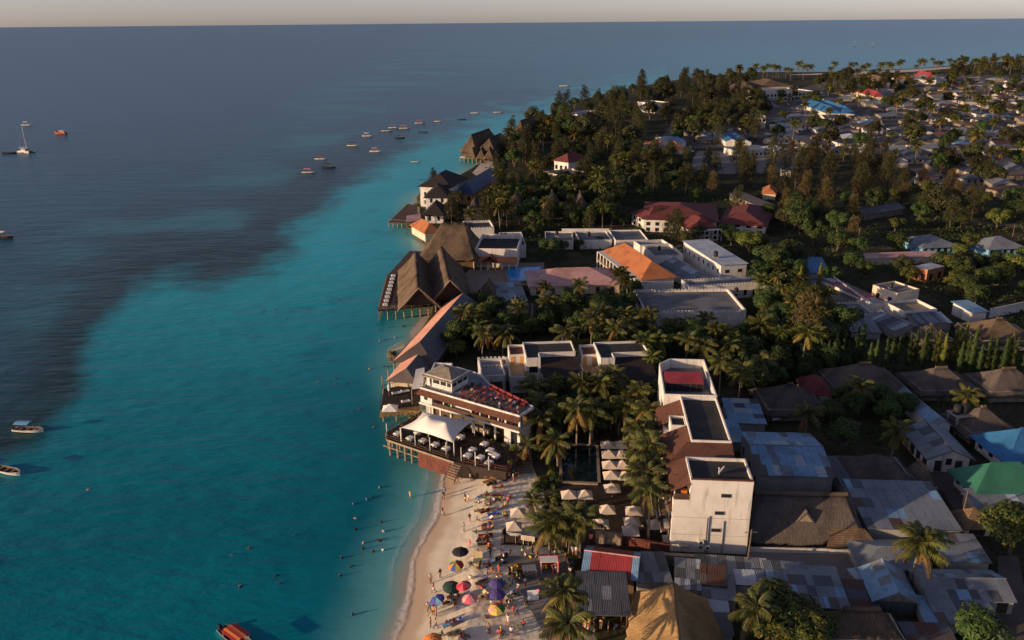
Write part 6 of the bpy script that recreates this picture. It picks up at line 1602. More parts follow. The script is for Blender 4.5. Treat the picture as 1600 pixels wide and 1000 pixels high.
tree('big', foot(1255, 985, 4.5), .8, label='second leafy crown at the bottom edge, right of the largest sunlit tree')
PROT['big'].reverse()
tree('big', foot(1585, 830, 4), .9, label='dense green tree at the right edge beside the tiled gatehouse')
tree('broad', foot(1530, 985, 3), .8, label='dark green tree at the bottom right corner beside the worn workshop')
tree('broad', foot(1345, 765, 2), .4, label='small dark bush beside the patched grey hall')
tree('bright', foot(1534, 776, 3), .35, label='small bright papaya-like tree before the green hipped roof')
for a, b, k, s, l in ((1260, 512, 'russet', 1.75, 'big feathery olive-gold casuarina standing over the garden right of the battlemented roof'), (1210, 405, 'broad', 1.25, 'big dense green tree right of the tall white block'), (1175, 372, 'bright', 1.1, 'sunlit yellow-green tree behind the tall white block'),
                      (1055, 352, 'casu', .85, 'feathery casuarina in front of the red-roofed hotel, right of two'), (1030, 345, 'casu', .6, 'small feathery casuarina in front of the red-roofed hotel, left of two'), (858, 388, 'broad', 1.0, 'broad garden tree right of the sunlit white parapet hall'),
                      (1250, 322, 'broad', 1.2, 'round green tree in open ground behind the yellow-green tree'), (678, 283, 'casu', .85, 'casuarina leaning over the water behind the tallest white villa'), (1590, 408, 'bright', 1.2, 'yellow-lit leafy tree at the right edge'), (1408, 300, 'casu', 1.1, 'tall two-stemmed casuarina above the dark long roof')):
    tree(k, foot(a, b, 4 * s), s, label=l)
for x, y, k in ((1251, 432, 'column'), (1281, 432, 'column'), (945, 510, 'column'), (1022, 520, 'column'), (1466, 541, 'column'), (1497, 535, 'column'), (1508, 532, 'column'), (1525, 535, 'column'), (1581, 542, 'column'), (1475, 552, 'column')): tree(k, foot(x, y, 4.5), .95, group='slim columnar trees')
for i in range(28): x = 1292 + i * 11.5 + VR.uniform(-3, 3); tree('columnd', foot(x, 545 + VR.uniform(-8, 10) + i * .25, 4.5), VR.uniform(.8, 1.05), group='hedge of columnar trees')
for x, y, k, s in ((880, 396, 'broad', .6), (905, 390, 'broad', .5), (938, 384, 'bright', .5), (834, 372, 'broad', .65), (846, 360, 'broad', .6), (900, 356, 'broad', .6), (960, 350, 'broad', .7), (975, 352, 'broad', .6), (816, 396, 'broad', .5), (930, 395, 'shrubd', 1.2), (1000, 372, 'broad', .5), (1090, 378, 'broad', .8), (1075, 385, 'broad', .7), (1200, 425, 'broad', .8), (1240, 452, 'broad', .8)): tree(k, W(x, y, G - .05), s, group='trees between the blocks')
for x, y, k, s in ((1212, 428, 'broad', 1.2), (1232, 418, 'broad', 1.1), (1192, 424, 'broad', 1.0), (1248, 362, 'broad', 1.2), (1266, 352, 'broad', 1.0), (1226, 358, 'oak', .9), (1170, 398, 'bright', 1.1), (1186, 394, 'bright', 1.0), (1160, 388, 'broad', .8), (1060, 384, 'casu', 1.0), (1044, 380, 'casu', .85), (1074, 388, 'oak', .7), (1134, 376, 'broad', .9), (1142, 384, 'broad', .8), (1096, 300, 'casu', 1.1), (1112, 306, 'russet', 1.1), (1070, 306, 'casu', 1.2), (1086, 316, 'broad', .9), (1290, 356, 'casu', .9), (1330, 384, 'russet', 1.1), (1308, 392, 'broad', 1.0), (1296, 446, 'broad', .8), (1350, 436, 'broad', .8), (1330, 425, 'broad', .9), (1408, 432, 'oak', .7), (1420, 440, 'bright', .8), (1512, 392, 'bright', .9), (1500, 402, 'bright', .8), (1398, 362, 'bright', .9), (1440, 358, 'bright', .7), (1500, 356, 'bright', .9), (1150, 340, 'casu', 1.0), (1225, 335, 'russet', 1.1), (1200, 345, 'broad', .9), (1005, 318, 'broad', 1.0), (1020, 310, 'casu', 1.2), (1470, 425, 'broad', .9), (1500, 440, 'broad', .9), (1540, 430, 'broad', .9), (1560, 445, 'bright', .9)): tree(k, W(x, y, G - .05), s, group='trees around the hotels')
# middle ground
fill(70, [(690, 345), (760, 300), (960, 300), (960, 360), (820, 362), (720, 362)], ['broad', 'palm', 'casu', 'broad', 'palm'], .8, 1.2, 4.2, 'trees between the bungalows')
fill(22, [(770, 300), (960, 290), (985, 325), (955, 360), (930, 345), (780, 320)], ['palm', 'broad', 'casu'], .9, 1.2, 6, 'trees between the bungalows')
fill(105, [(765, 285), (790, 225), (870, 195), (1000, 235), (1080, 262), (1075, 305), (985, 315), (900, 300)], ['casu', 'casu', 'oak', 'broad', 'palm'], 1.0, 1.4, 6, 'headland trees')
fill(110, [(800, 218), (890, 172), (990, 143), (1100, 128), (1185, 124), (1190, 165), (1120, 200), (1030, 225), (960, 232), (880, 225)], ['casu', 'casu', 'oak', 'oak', 'broad'], 1.0, 2.0, 11, 'headland trees')
fill(38, [(1075, 272), (1130, 250), (1380, 252), (1400, 300), (1330, 310), (1180, 305)], ['casu', 'casu', 'russet', 'casu'], 1.0, 1.4, 7, 'casuarina belt')
fill(55, [(1200, 300), (1400, 290), (1640, 330), (1640, 430), (1480, 420), (1260, 400)], ['casu', 'broad', 'bright', 'russet', 'broad', 'shrub'], 1, 1.3, 7, 'trees in the open ground')
fill(12, [(1400, 270), (1640, 260), (1640, 350), (1440, 350)], ['casu', 'oak', 'broad', 'oak'], 1.0, 1.45, 7.5, 'trees in the open ground')
fill(40, [(1480, 430), (1640, 420), (1640, 500), (1500, 480)], ['broad', 'bright', 'shrubd'], .8, 1.1, 6, 'trees in the open ground')
# far palms along the shore and in the village
fill(64, [(1080, 128), (1190, 119), (1420, 113), (1600, 101), (1640, 104), (1640, 118), (1440, 120), (1200, 130)], ['palm'], 1.5, 1.9, 12, 'palms along the far shore')
fill(40, [(1480, 124), (1500, 108), (1660, 98), (1660, 124)], ['oak', 'casu', 'palm'], 1.5, 2.0, 18, 'wood on the far shore')
fill(30, [(1270, 150), (1290, 124), (1400, 122), (1400, 140), (1340, 156)], ['oak', 'palm', 'casu'], 1.3, 1.7, 16, 'village trees')

fill(10, [(1080, 1100), (1700, 1100), (1700, 1240), (1080, 1240)], ['broad', 'bright'], .6, .8, 5, 'trees before the tin sheds')
def undergrowth():
    'low scrub and weeds over the open earth, nobody could count it'
    r = random.Random(9); mb = MB()
    for poly, n, s0 in (([(1180, 300), (1400, 290), (1640, 320), (1640, 440), (1480, 430), (1260, 410)], 9000, .5), ([(690, 500), (990, 450), (1300, 480), (1300, 600), (1040, 560), (1030, 690), (870, 690), (800, 600), (700, 570)], 7000, .32),
                        ([(1130, 560), (1300, 520), (1640, 520), (1640, 620), (1440, 640), (1380, 700), (1310, 700)], 6000, .34), ([(690, 345), (960, 290), (1080, 262), (1180, 300), (1140, 390), (960, 400), (720, 362)], 6000, .5), ([(1240, 400), (1640, 400), (1640, 520), (1300, 520)], 4000, .4), ([(1000, 862), (1170, 876), (1170, 884), (1000, 874)], 700, .25)):
        q = [W(x, y) for x, y in poly]; xs = [p.x for p in q]; ys = [p.y for p in q]; k = 0
        for _ in range(n * 4):
            if k >= n: break
            x, y = r.uniform(min(xs), max(xs)), r.uniform(min(ys), max(ys))
            if noise.noise(Vector((x * .11, y * .11, 4))) < -.08 or not inpoly(x, y, q): continue
            k += 1; h = r.random() ** 2 * s0 * 2.4
            leafquad(mb, Vector((x, y, G + .08 + h)), Vector((r.uniform(-.9, .9), r.uniform(-.9, .9), r.uniform(.2, 1))).normalized(), s0 * r.uniform(.5, 1.3), r, .6, r.choice((0, 0, 1)))
    mb.build('undergrowth', ['leaf_green', 'leaf_olive'], None, 'stuff')
undergrowth()
# ------------------------------------------------------------------ the dense village behind
def village():
    r = random.Random(31)
    poly = [W(x, y) for x, y in [(1060, 205), (1110, 178), (1200, 152), (1290, 150), (1350, 128), (1480, 124), (1660, 126), (1680, 306), (1480, 306), (1400, 262), (1260, 228), (1180, 222), (1090, 222)]]
    xs = [p.x for p in poly]; ys = [p.y for p in poly]; put = []
    meshes = {}
    def proto(typ, L, Wd, h):
        k = (typ, L, Wd, h)
        if k in meshes: return meshes[k]
        fr = Fr(-L / 2, -Wd / 2, 0)
        wall = MB().fbox(fr, 0, L, 0, Wd, -.3, h)
        if typ == 'gable_s':
            f2 = Fr(0, -Wd / 2, 90)
            for s in (-L / 2 + .2, L / 2): wall.outline(Fr(s, -Wd / 2, 90), 0, .2, [(.05, h - .01), (Wd - .05, h - .01), (Wd / 2, h + 1.4)])
        w = wall.mesh('wall', 'white_wall'); mb = MB()
        for q in slopes(fr, L, Wd, h, 1.7, typ, .6): mb.patch(*q, 1, 1, .1)
        meshes[k] = (w, mb.mesh('roof', 'metal_grey'), L, Wd, h); return meshes[k]
    wn_ = MB().box(-.6, .6, -.06, .06, -.6, .6).mesh('window', 'glass'); dr = MB().box(-.5, .5, -.06, .06, -1, 1).mesh('door', 'brown_wood')
    kinds = [('hip', 13, 10, 2.7), ('gable_s', 12, 9, 2.6), ('shed', 10, 8, 2.4), ('gable_s', 16, 10, 2.8), ('hip', 10, 10, 2.6), ('hip', 17, 12, 3.0)]
    roofs = ['metal_grey'] * 6 + ['metal_dull'] * 5 + ['metal_pale'] + ['metal_brown'] * 4 + ['metal_blue', 'metal_rust', 'metal_rust', 'thatch']
    nm = {'metal_grey': 'grey tin', 'metal_dull': 'dark grey tin', 'metal_pale': 'pale tin', 'metal_brown': 'brown tin', 'metal_blue': 'blue tin', 'metal_rust': 'rust', 'thatch': 'brown thatch'}
    wl = {'white_wall': 'white', 'grey_wall': 'grey', 'cream_wall': 'cream', 'stone_wall': 'stone'}
    for _ in range(14000):
        if len(put) >= 298: break
        x, y = r.uniform(min(xs), max(xs)), r.uniform(min(ys), max(ys))
        if not inpoly(x, y, poly) or occupied(x, y): continue
        px, py = proj((x, y, G))
        if px < 1010 or px > 1625: continue
        if r.random() > (1.0 if py > 165 else .55): continue
        gap = 15 if py > 200 else 19
        if any((x - a) ** 2 + (y - b) ** 2 < gap * gap for a, b in put): continue
        if 1075 < px < 1265 and 233 < py < 274: continue
        put.append((x, y)); k = r.choice(kinds); w, ro, L, Wd, h = proto(*k)
        o = thing('village_house', (x, y, G), r.choice((0, .12, -.2, .3, 1.57, 1.4)) + r.uniform(-.08, .08))
        wm = r.choice(('stone_wall', 'grey_wall', 'cream_wall', 'stone_wall', 'grey_wall', 'stone_wall', 'white_wall')); rm = r.choice(roofs)
        for n_, me, mm in (('wall', w, wm), ('roof', ro, rm)):
            c = bpy.data.objects.new(n_, me); COL.objects.link(c); c.parent = o; skin_slots(c, [mm])
        if py > 185:
            for s in (-L * .3, L * .3):
                c = bpy.data.objects.new('window', wn_); COL.objects.link(c); c.parent = o; c.location = (s, -Wd / 2 - .02, 1.7)
            c = bpy.data.objects.new('door', dr); COL.objects.link(c); c.parent = o; c.location = (0, -Wd / 2 - .02, 1.05)
        auto(o, f'{nm[rm]}-roofed {wl[wm]} house', 'house', 'houses of the far village', 'such houses')
        FOOT.append([Vector((x - 5, y - 4)), Vector((x + 5, y - 4)), Vector((x + 5, y + 4)), Vector((x - 5, y + 4))])
village()
fill(190, [(1040, 225), (1100, 180), (1200, 155), (1290, 152), (1350, 130), (1480, 125), (1640, 126), (1650, 300), (1480, 290), (1400, 245), (1260, 232), (1180, 224)], ['palm', 'palm', 'oak', 'broad', 'palm'], 1, 1.5, 11, 'village trees', avoid=False)
fill(40, [(1040, 225), (1100, 180), (1200, 165), (1180, 224)], ['palm', 'oak', 'broad', 'casu'], 1.1, 1.4, 13, 'village trees')
# ------------------------------------------------------------------ boats
def hull_mesh(L, B, D, name='hull', sheer=.35, ntop=14):
    'open boat: lofted sections, x forward, waterline at z=0'
    mb = MB(); secs = []
    for k in range(ntop + 1):
        t = k / ntop; x = -L / 2 + L * t
        w = B / 2 * (.72 + .28 * math.sin(math.pi * min(1, t * 1.15))) if t < .6 else B / 2 * math.cos((t - .6) / .4 * math.pi / 2) ** .62
        w = max(w, .03); top = D * (.62 + sheer * max(0, t - .3) ** 1.6 * 1.4); kz = -.25 * D * (1 - max(0, t - .7) * 2)
        secs.append([Vector((x, -w, top)), Vector((x, -w * .82, D * .15)), Vector((x, 0, kz)), Vector((x, w * .82, D * .15)), Vector((x, w, top)), Vector((x, w * .86, top)), Vector((x, w * .72, D * .25)), Vector((x, -w * .72, D * .25)), Vector((x, -w * .86, top))])
    n = 9; vs_ = [p for s in secs for p in s]; fs = []; 
    for k in range(ntop):
        for i in range(n): fs.append([k * n + i, (k + 1) * n + i, (k + 1) * n + (i + 1) % n, k * n + (i + 1) % n])
    fs.append(list(range(n))); fs.append([ntop * n + i for i in range(n)][::-1])
    mb.add(vs_, fs); m = [0] * len(fs)
    for k in range(ntop):
        m[k * n + 5] = 1; m[k * n + 6] = 1; m[k * n + 7] = 1
    mb.m = m
    return mb.mesh(name, ['hull_white', 'brown_wood'])
HM = hull_mesh(6.4, 1.9, .9); HM2 = hull_mesh(9.0, 3.0, 1.7, sheer=.9)
BP = {'bench': MB().box(-.2, .2, -.75, .75, .34, .42).mesh('bench', 'pale_wood'), 'post': MB().tube([(0, 0, .5), (0, 0, 1.9)], .04, 5).mesh('post', 'pale_wood'),
      'canopy': MB().patch((-1.5, -.95, 1.9), (1.5, -.95, 1.9), (1.5, 0, 2.1), (-1.5, 0, 2.1), 1, 1, .04).patch((1.5, .95, 1.9), (-1.5, .95, 1.9), (-1.5, 0, 2.1), (1.5, 0, 2.1), 1, 1, .04).mesh('canopy', 'white_cloth'),
      'motor': MB().box(-3.5, -3.15, -.18, .18, -.2, 1.0).mesh('outboard_motor', 'plastic_black')}
def boat(x, y, ang, desc, hullm='hull_white', can=None, s=1.0, near=False, cx=-.4, label=None):
    p = W(x, y, 0); o = thing('motor_boat', p, math.radians(ang)); o.scale = (s, s, s)
    def add(nm, me, loc=(0, 0, 0), mats=None, sc=None):
        c = bpy.data.objects.new(nm, me); COL.objects.link(c); c.parent = o; c.location = loc
        if mats: skin_slots(c, mats)
        return c
    add('hull', HM, mats=[hullm, None])
    for bx in (-1.8, -.3, 1.1): add('bench', BP['bench'], (bx, 0, 0))
    add('outboard_motor', BP['motor'])
    if can:
        add('canopy', BP['canopy'], (cx, 0, 0), [can])
        for a in (-1.4, 1.4):
            for b in (-.8, .8): add('post', BP['post'], (cx + a, b, 0))
    if label: tag(o, label, 'boat', 'small boats at anchor')
    else: auto(o, desc, 'boat', 'small boats at anchor', 'boats', ref='boat')
    return o
boat(45, 674, -6, '', can='skyblue_cloth', s=.98, cx=-.9, label='white open boat with pale blue canopy at the rear, nearest the reef edge')
boat(12, 738, -22, '', can='blue_cloth', s=1.0, cx=-2.6, label='white open boat cut by the left edge with a blue cover at its stern')
o = boat(370, 1001, -38, '', can='red_cloth', s=1.1, cx=0, label='boat with red and orange striped canopy at the bottom edge')
o.scale = (1.1, 1.1, .7)
for yy, m in ((-.62, 'orange_cloth'), (.1, 'orange_cloth')):
    c = MB().patch((-1.52, yy, 1.93 + .2 * (.95 - abs(yy)) / .95), (1.52, yy, 1.93 + .2 * (.95 - abs(yy)) / .95), (1.52, yy + .3, 1.96 + .2 * (.95 - abs(yy + .3)) / .95), (-1.52, yy + .3, 1.96 + .2 * (.95 - abs(yy + .3)) / .95), 1, 1, .02).mesh('canopy_stripe', m)
    k = bpy.data.objects.new('canopy_stripe', c); COL.objects.link(k); k.parent = o
for x, y, h, can, s, d in ((482, 270, 'hull_white', 'rose_cloth', 1.15, 'white boat with faded pink canopy'), (514, 262, 'hull_dark', 'black_cloth', 1.15, 'dark boat with dark canopy'), (501, 249, 'hull_white', 'red_cloth', 1.15, 'white boat with red canopy'),
                        (551, 228, 'hull_white', 'darkgreen_cloth', 1.2, 'white boat with dark green canopy'), (587, 237, 'hull_white', 'rose_cloth', 1.2, 'white boat with pink canopy'), (574, 213, 'hull_white', 'white_cloth', 1.2, 'white boat with small white canopy'),
                        (604, 205, 'hull_white', None, 1.3, 'white open boat'), (615, 200, 'hull_white', 'grey_cloth', 1.3, 'white boat with grey canopy'), (632, 201, 'hull_white', 'orange_cloth', 1.3, 'white boat with orange-red canopy'),
                        (625, 216, 'hull_dark', 'black_cloth', 1.0, 'small black boat'), (656, 193, 'hull_white', 'pink_cloth', 1.4, 'white boat with bright pink canopy'), (649, 253, 'hull_white', None, .8, 'small white dinghy'),
                        (882, 135, 'hull_white', None, 2.2, 'long white boat far offshore'), (778, 176, 'hull_white', None, 1.4, 'white skiff by the upper shore'), (742, 177, 'hull_white', None, 1.2, 'pale skiff above the far huts'), (684, 190, 'hull_white', None, 1.0, 'small pale dinghy near bathers'),
                        (661, 207, 'hull_dark', None, 1.0, 'small dark dinghy near the pink-canopied boat'), (722, 187, 'hull_dark', None, 1.0, 'small dark canoe right of the pale dinghy'),
                        (42, 196, 'hull_white', 'white_cloth', 1.4, 'low white boat behind the catamaran'), (15, 240, 'hull_dark', None, 1.3, 'dark open dinghy left of the catamaran'), (4, 372, 'hull_dark', 'white_cloth', 1.3, 'dark boat with white top cut by the left edge')):
    boat(x, y, VR.uniform(-10, 8), d, h, can, s, label=d + ('' if 'edge' in d or 'catamaran' in d or 'near' in d or 'canoe' in d else ', anchored off the reef' if y > 180 and x < 700 else ' on the upper water'))
def catamaran():
    p = W(42, 238, 0); o = thing('sailing_catamaran', p, math.radians(-25)); tag(o, 'white sailing catamaran with bare leaning mast at anchor', 'catamaran')
    for yy in (-2.4, 2.4):
        h = hull_mesh(10.5, 1.5, 1.5); c = bpy.data.objects.new('hull', h); COL.objects.link(c); c.parent = o; c.location = (0, yy, 0)
    def part(n, m, *b):
        c = bpy.data.objects.new(n, MB().box(*b).mesh(n, m)); COL.objects.link(c); c.parent = o; return c
    part('bridge_deck', 'hull_white', -4, 2, -2.6, 2.6, .8, 1.2); part('cabin', 'white_wall', -2.5, 1.2, -1.9, 1.9, 1.203, 2.4); part('cabin_window', 'glass', -2, 1.22, -1.93, 1.93, 1.7, 2.1); part('hard_top', 'white_wall', -4.2, -1.8, -1.9, 1.9, 2.9, 3.0)
    c = bpy.data.objects.new('mast', MB().tube([(.6, 0, 1.2), (.2, 0, 16)], [.17, .1], 7).mesh('mast', 'white_wall')); COL.objects.link(c); c.parent = o
    c = bpy.data.objects.new('boom', MB().tube([(.5, 0, 3.3), (-4.4, 0, 3.5)], [.22, .18], 7).mesh('boom', 'blue_cloth')); COL.objects.link(c); c.parent = o
    for q in ((5, 0, .9), (-4.5, 2.4, 1), (-4.5, -2.4, 1)):
        c = bpy.data.objects.new('stay', MB().tube([(.25, 0, 15.5), q], .03, 4).mesh('stay', 'grey_cloth')); COL.objects.link(c); c.parent = o
catamaran()
def dhow():
    p = W(95, 210, 0); o = thing('wooden_dhow', p, math.radians(165)); tag(o, 'red-brown wooden dhow with cream rail right of the catamaran', 'boat')
    c = bpy.data.objects.new('hull', HM2); COL.objects.link(c); c.parent = o; skin_slots(c, ['hull_red', None]); c.scale = (1.1, 1.1, 1.25)
    for n, m, b in (('cabin', 'hull_red', (-3.6, .5, -1.2, 1.2, 1.2, 2.6)), ('cabin_roof', 'hull_white', (-4, .9, -1.5, 1.5, 2.603, 2.75)), ('rail', 'cream_wall', (-4.4, -3.8, -1.5, 1.5, 1.2, 2.0))):
        k = bpy.data.objects.new(n, MB().box(*b).mesh(n, m)); COL.objects.link(k); k.parent = o
    k = bpy.data.objects.new('mast', MB().tube([(1.5, 0, 1), (1.9, 0, 6)], .09, 6).mesh('mast', 'bark')); COL.objects.link(k); k.parent = o
dhow()
for i, (x, y) in enumerate(((1334, 73), (1363, 73))):
    p = W(x, y, 0); o = thing('sail_boat', p, .3); tag(o, ('tiny white sailing boat far offshore, left of two', 'tiny white sailing boat far offshore, right of two')[i], 'boat', 'far sailing boats')
    c = bpy.data.objects.new('hull', HM); COL.objects.link(c); c.parent = o; c.scale = (2, 2, 2)
    c = bpy.data.objects.new('sail', MB().add([Vector((-2.5, -.05, 2)), Vector((2.2, -.05, 2)), Vector((1.6, -.05, 15)), Vector((-2.5, .05, 2)), Vector((2.2, .05, 2)), Vector((1.6, .05, 15))], [[0, 1, 2], [5, 4, 3], [0, 3, 4, 1], [1, 4, 5, 2], [2, 5, 3, 0]]).mesh('sail', 'white_cloth')); COL.objects.link(c); c.parent = o

# ------------------------------------------------------------------ people: one continuous body per pose
def body(pose):
    J = {}                                              # joint positions for a 1.72 m figure
    hipz = .92
    if pose in ('stand', 'walk'):
        sw = .0 if pose == 'stand' else .24
        J = dict(pelvis=(0, 0, .92), waist=(0, 0, 1.08), chest=(0, .01, 1.30), neck=(0, .02, 1.47), jaw=(0, .0, 1.545), head=(0, 0, 1.62), crown=(0, .01, 1.70),
                 sl=(.17, .01, 1.41), sr=(-.17, .01, 1.41), el=(.23, .03 + sw * .4, 1.14), er=(-.23, .03 - sw * .4, 1.14), wl=(.25, -.05 + sw * .6, .90), wr=(-.25, -.05 - sw * .6, .90), hl=(.25, -.08 + sw * .7, .80), hr=(-.25, -.08 - sw * .7, .80),
                 pl=(.09, 0, .86), pr=(-.09, 0, .86), kl=(.10, -.02 - sw, .48), kr=(-.10, -.02 + sw * .5, .48), al=(.10, .03 - sw * 1.1, .08), ar=(-.10, .03 + sw * 1.6, .10), tl=(.11, -.13 - sw * 1.1, .03), tr=(-.11, -.13 + sw * 1.6, .03))
    elif pose == 'sit':
        J = dict(pelvis=(0, 0, .12), waist=(0, .06, .28), chest=(0, .12, .50), neck=(0, .12, .67), jaw=(0, .09, .745), head=(0, .08, .82), crown=(0, .08, .90), sl=(.17, .12, .61), sr=(-.17, .12, .61), el=(.25, .22, .36), er=(-.25, .02, .36), wl=(.22, .34, .10), wr=(-.2, -.2, .40), hl=(.22, .36, .04), hr=(-.16, -.28, .42),
                 pl=(.09, -.03, .11), pr=(-.09, -.03, .11), kl=(.13, -.40, .38), kr=(-.12, -.42, .22), al=(.12, -.62, .07), ar=(-.12, -.80, .07), tl=(.12, -.74, .05), tr=(-.12, -.90, .12))
    elif pose == 'lie':
        J = dict(pelvis=(0, 0, .12), waist=(0, .16, .13), chest=(0, .38, .16), neck=(0, .55, .20), jaw=(0, .62, .22), head=(0, .70, .24), crown=(0, .78, .25), sl=(.17, .48, .17), sr=(-.17, .48, .17), el=(.28, .28, .12), er=(-.32, .62, .14), wl=(.26, .04, .08), wr=(-.18, .82, .14), hl=(.25, -.06, .06), hr=(-.1, .86, .12),
                 pl=(.09, -.06, .12), pr=(-.09, -.06, .12), kl=(.12, -.44, .16), kr=(-.11, -.42, .30), al=(.13, -.84, .08), ar=(-.11, -.72, .08), tl=(.15, -.92, .16), tr=(-.12, -.84, .06))
    else:                                                # swim
        J = dict(pelvis=(0, 0, -.10), waist=(0, .16, -.05), chest=(0, .38, .02), neck=(0, .54, .09), jaw=(0, .60, .15), head=(0, .66, .21), crown=(0, .70, .28), sl=(.18, .46, .06), sr=(-.18, .46, .06), el=(.38, .64, .02), er=(-.36, .40, .0), wl=(.30, .88, .02), wr=(-.52, .60, .0), hl=(.26, .98, .01), hr=(-.56, .70, .0),
                 pl=(.09, -.06, -.1), pr=(-.09, -.06, -.1), kl=(.15, -.44, -.12), kr=(-.13, -.42, -.18), al=(.14, -.84, -.12), ar=(-.14, -.76, -.2), tl=(.14, -.96, -.14), tr=(-.14, -.88, -.22))
    ra = dict(pelvis=.135, waist=.12, chest=.15, neck=.055, jaw=.075, head=.098, crown=.075, sl=.075, sr=.075, el=.045, er=.045, wl=.032, wr=.032, hl=.04, hr=.04, pl=.095, pr=.095, kl=.062, kr=.062, al=.045, ar=.045, tl=.04, tr=.04)
    E = [('pelvis', 'waist'), ('waist', 'chest'), ('chest', 'neck'), ('neck', 'jaw'), ('jaw', 'head'), ('head', 'crown'), ('chest', 'sl'), ('sl', 'el'), ('el', 'wl'), ('wl', 'hl'), ('chest', 'sr'), ('sr', 'er'), ('er', 'wr'), ('wr', 'hr'),
         ('pelvis', 'pl'), ('pl', 'kl'), ('kl', 'al'), ('al', 'tl'), ('pelvis', 'pr'), ('pr', 'kr'), ('kr', 'ar'), ('ar', 'tr')]
    K = list(J); me = bpy.data.meshes.new('skeleton'); me.from_pydata([J[k] for k in K], [(K.index(a), K.index(b)) for a, b in E], [])
    ob = bpy.data.objects.new('skeleton', me); COL.objects.link(ob)
    ob.modifiers.new('skin', 'SKIN'); sk = me.skin_vertices[0].data
    for i, k in enumerate(K): sk[i].radius = (ra[k], ra[k] * (.8 if k in ('chest', 'waist') else 1)); sk[i].use_root = (k == 'pelvis')
    sb = ob.modifiers.new('sub', 'SUBSURF'); sb.levels = 1; sb.render_levels = 1
    dg = bpy.context.evaluated_depsgraph_get(); ev = ob.evaluated_get(dg); out = bpy.data.meshes.new_from_object(ev)
    bpy.data.objects.remove(ob)
    out.name = 'person'
    for m in ('skin_light', 'blue_cloth', 'black_cloth', 'hair'): out.materials.append(M[m])
    top = {'pelvis': 2, 'waist': 1, 'chest': 1, 'neck': 0, 'jaw': 0, 'head': 0, 'crown': 3, 'sl': 1, 'sr': 1, 'el': 0, 'er': 0, 'wl': 0, 'wr': 0, 'hl': 0, 'hr': 0, 'pl': 2, 'pr': 2, 'kl': 0, 'kr': 0, 'al': 0, 'ar': 0, 'tl': 0, 'tr': 0}
    S = [(Vector(J[a]), Vector(J[b]), a, b) for a, b in E]
    for p in out.polygons:
        c = p.center; best = None
        for A, B, a, b in S:
            d = B - A; t = max(0, min(1, (c - A).dot(d) / d.length_squared)); q = (A + d * t - c).length / (ra[a] * (1 - t) + ra[b] * t)
            if best is None or q < best[0]: best = (q, a if t < .55 else b)
        k = best[1]; p.material_index = top[k]; p.use_smooth = True
        if k in ('head',) and (c - Vector(J['head'])).dot(Vector(J['crown']) - Vector(J['neck'])) > 0.005: p.material_index = 3
        if k in ('head', 'jaw', 'crown') and pose in ('stand', 'walk', 'sit') and c.y > J['head'][1] + .03: p.material_index = 3
    return out
BODY = {p: body(p) for p in ('stand', 'walk', 'sit', 'lie', 'swim')}
TOPS = [('black_cloth', 'black'), ('white_cloth', 'white'), ('black_cloth', 'black'), ('white_cloth', 'white'), ('black_cloth', 'black'), ('red_cloth', 'red'), ('blue_cloth', 'blue'), ('yellow_cloth', 'yellow'), ('orange_cloth', 'orange'), ('grey_cloth', 'grey'), ('green_cloth', 'green'), ('pink_cloth', 'pink'), (None, 'bare')]
PR = random.Random(77)
VERB = dict(stand='standing', walk='walking', sit='sitting', lie='lying', swim='swimming')
def person(loc, pose='stand', top=None, bot=None, skin=None, rz=None, where='', group='people on the beach', s=1.0, label=None):
    o = bpy.data.objects.new('person', BODY[pose]); COL.objects.link(o); o.location = loc; o.rotation_euler = (0, 0, PR.uniform(0, 6.28) if rz is None else rz); o.scale = (s, s, s)
    t = PR.choice(TOPS) if top is None else next(q for q in TOPS if q[1] == top); b = PR.choice([q for q in TOPS if q[0]]) if bot is None else next(q for q in TOPS if q[1] == bot)
    sk = skin or PR.choice(('skin_dark', 'skin_dark', 'skin_light', 'skin_light'))
    skin_slots(o, [sk, t[0] or sk, b[0], 'hair'])
    d = f'{VERB[pose]} person with {"bare back" if t[0] is None else t[1] + " top"} and {b[1]} shorts'
    if pose == 'swim' or 'wad' in where: d = ('swimming person' if pose == 'swim' else 'wading person') + (' with bare back' if t[0] is None else f' in {t[1]} top')
    if label: tag(o, label, 'person', group)
    else: auto(o, d, 'person', group, 'people')
    return o
def bperson(px, py, pose='stand', **k):
    p = W(px, py, 1.2); z = beach_z(p.x, p.y) if p.x < 3 else G - .2; p = W(px, py, z); z = beach_z(p.x, p.y) if p.x < 3 else G - .1
    return person((p.x, p.y, z - .02), pose, **k)
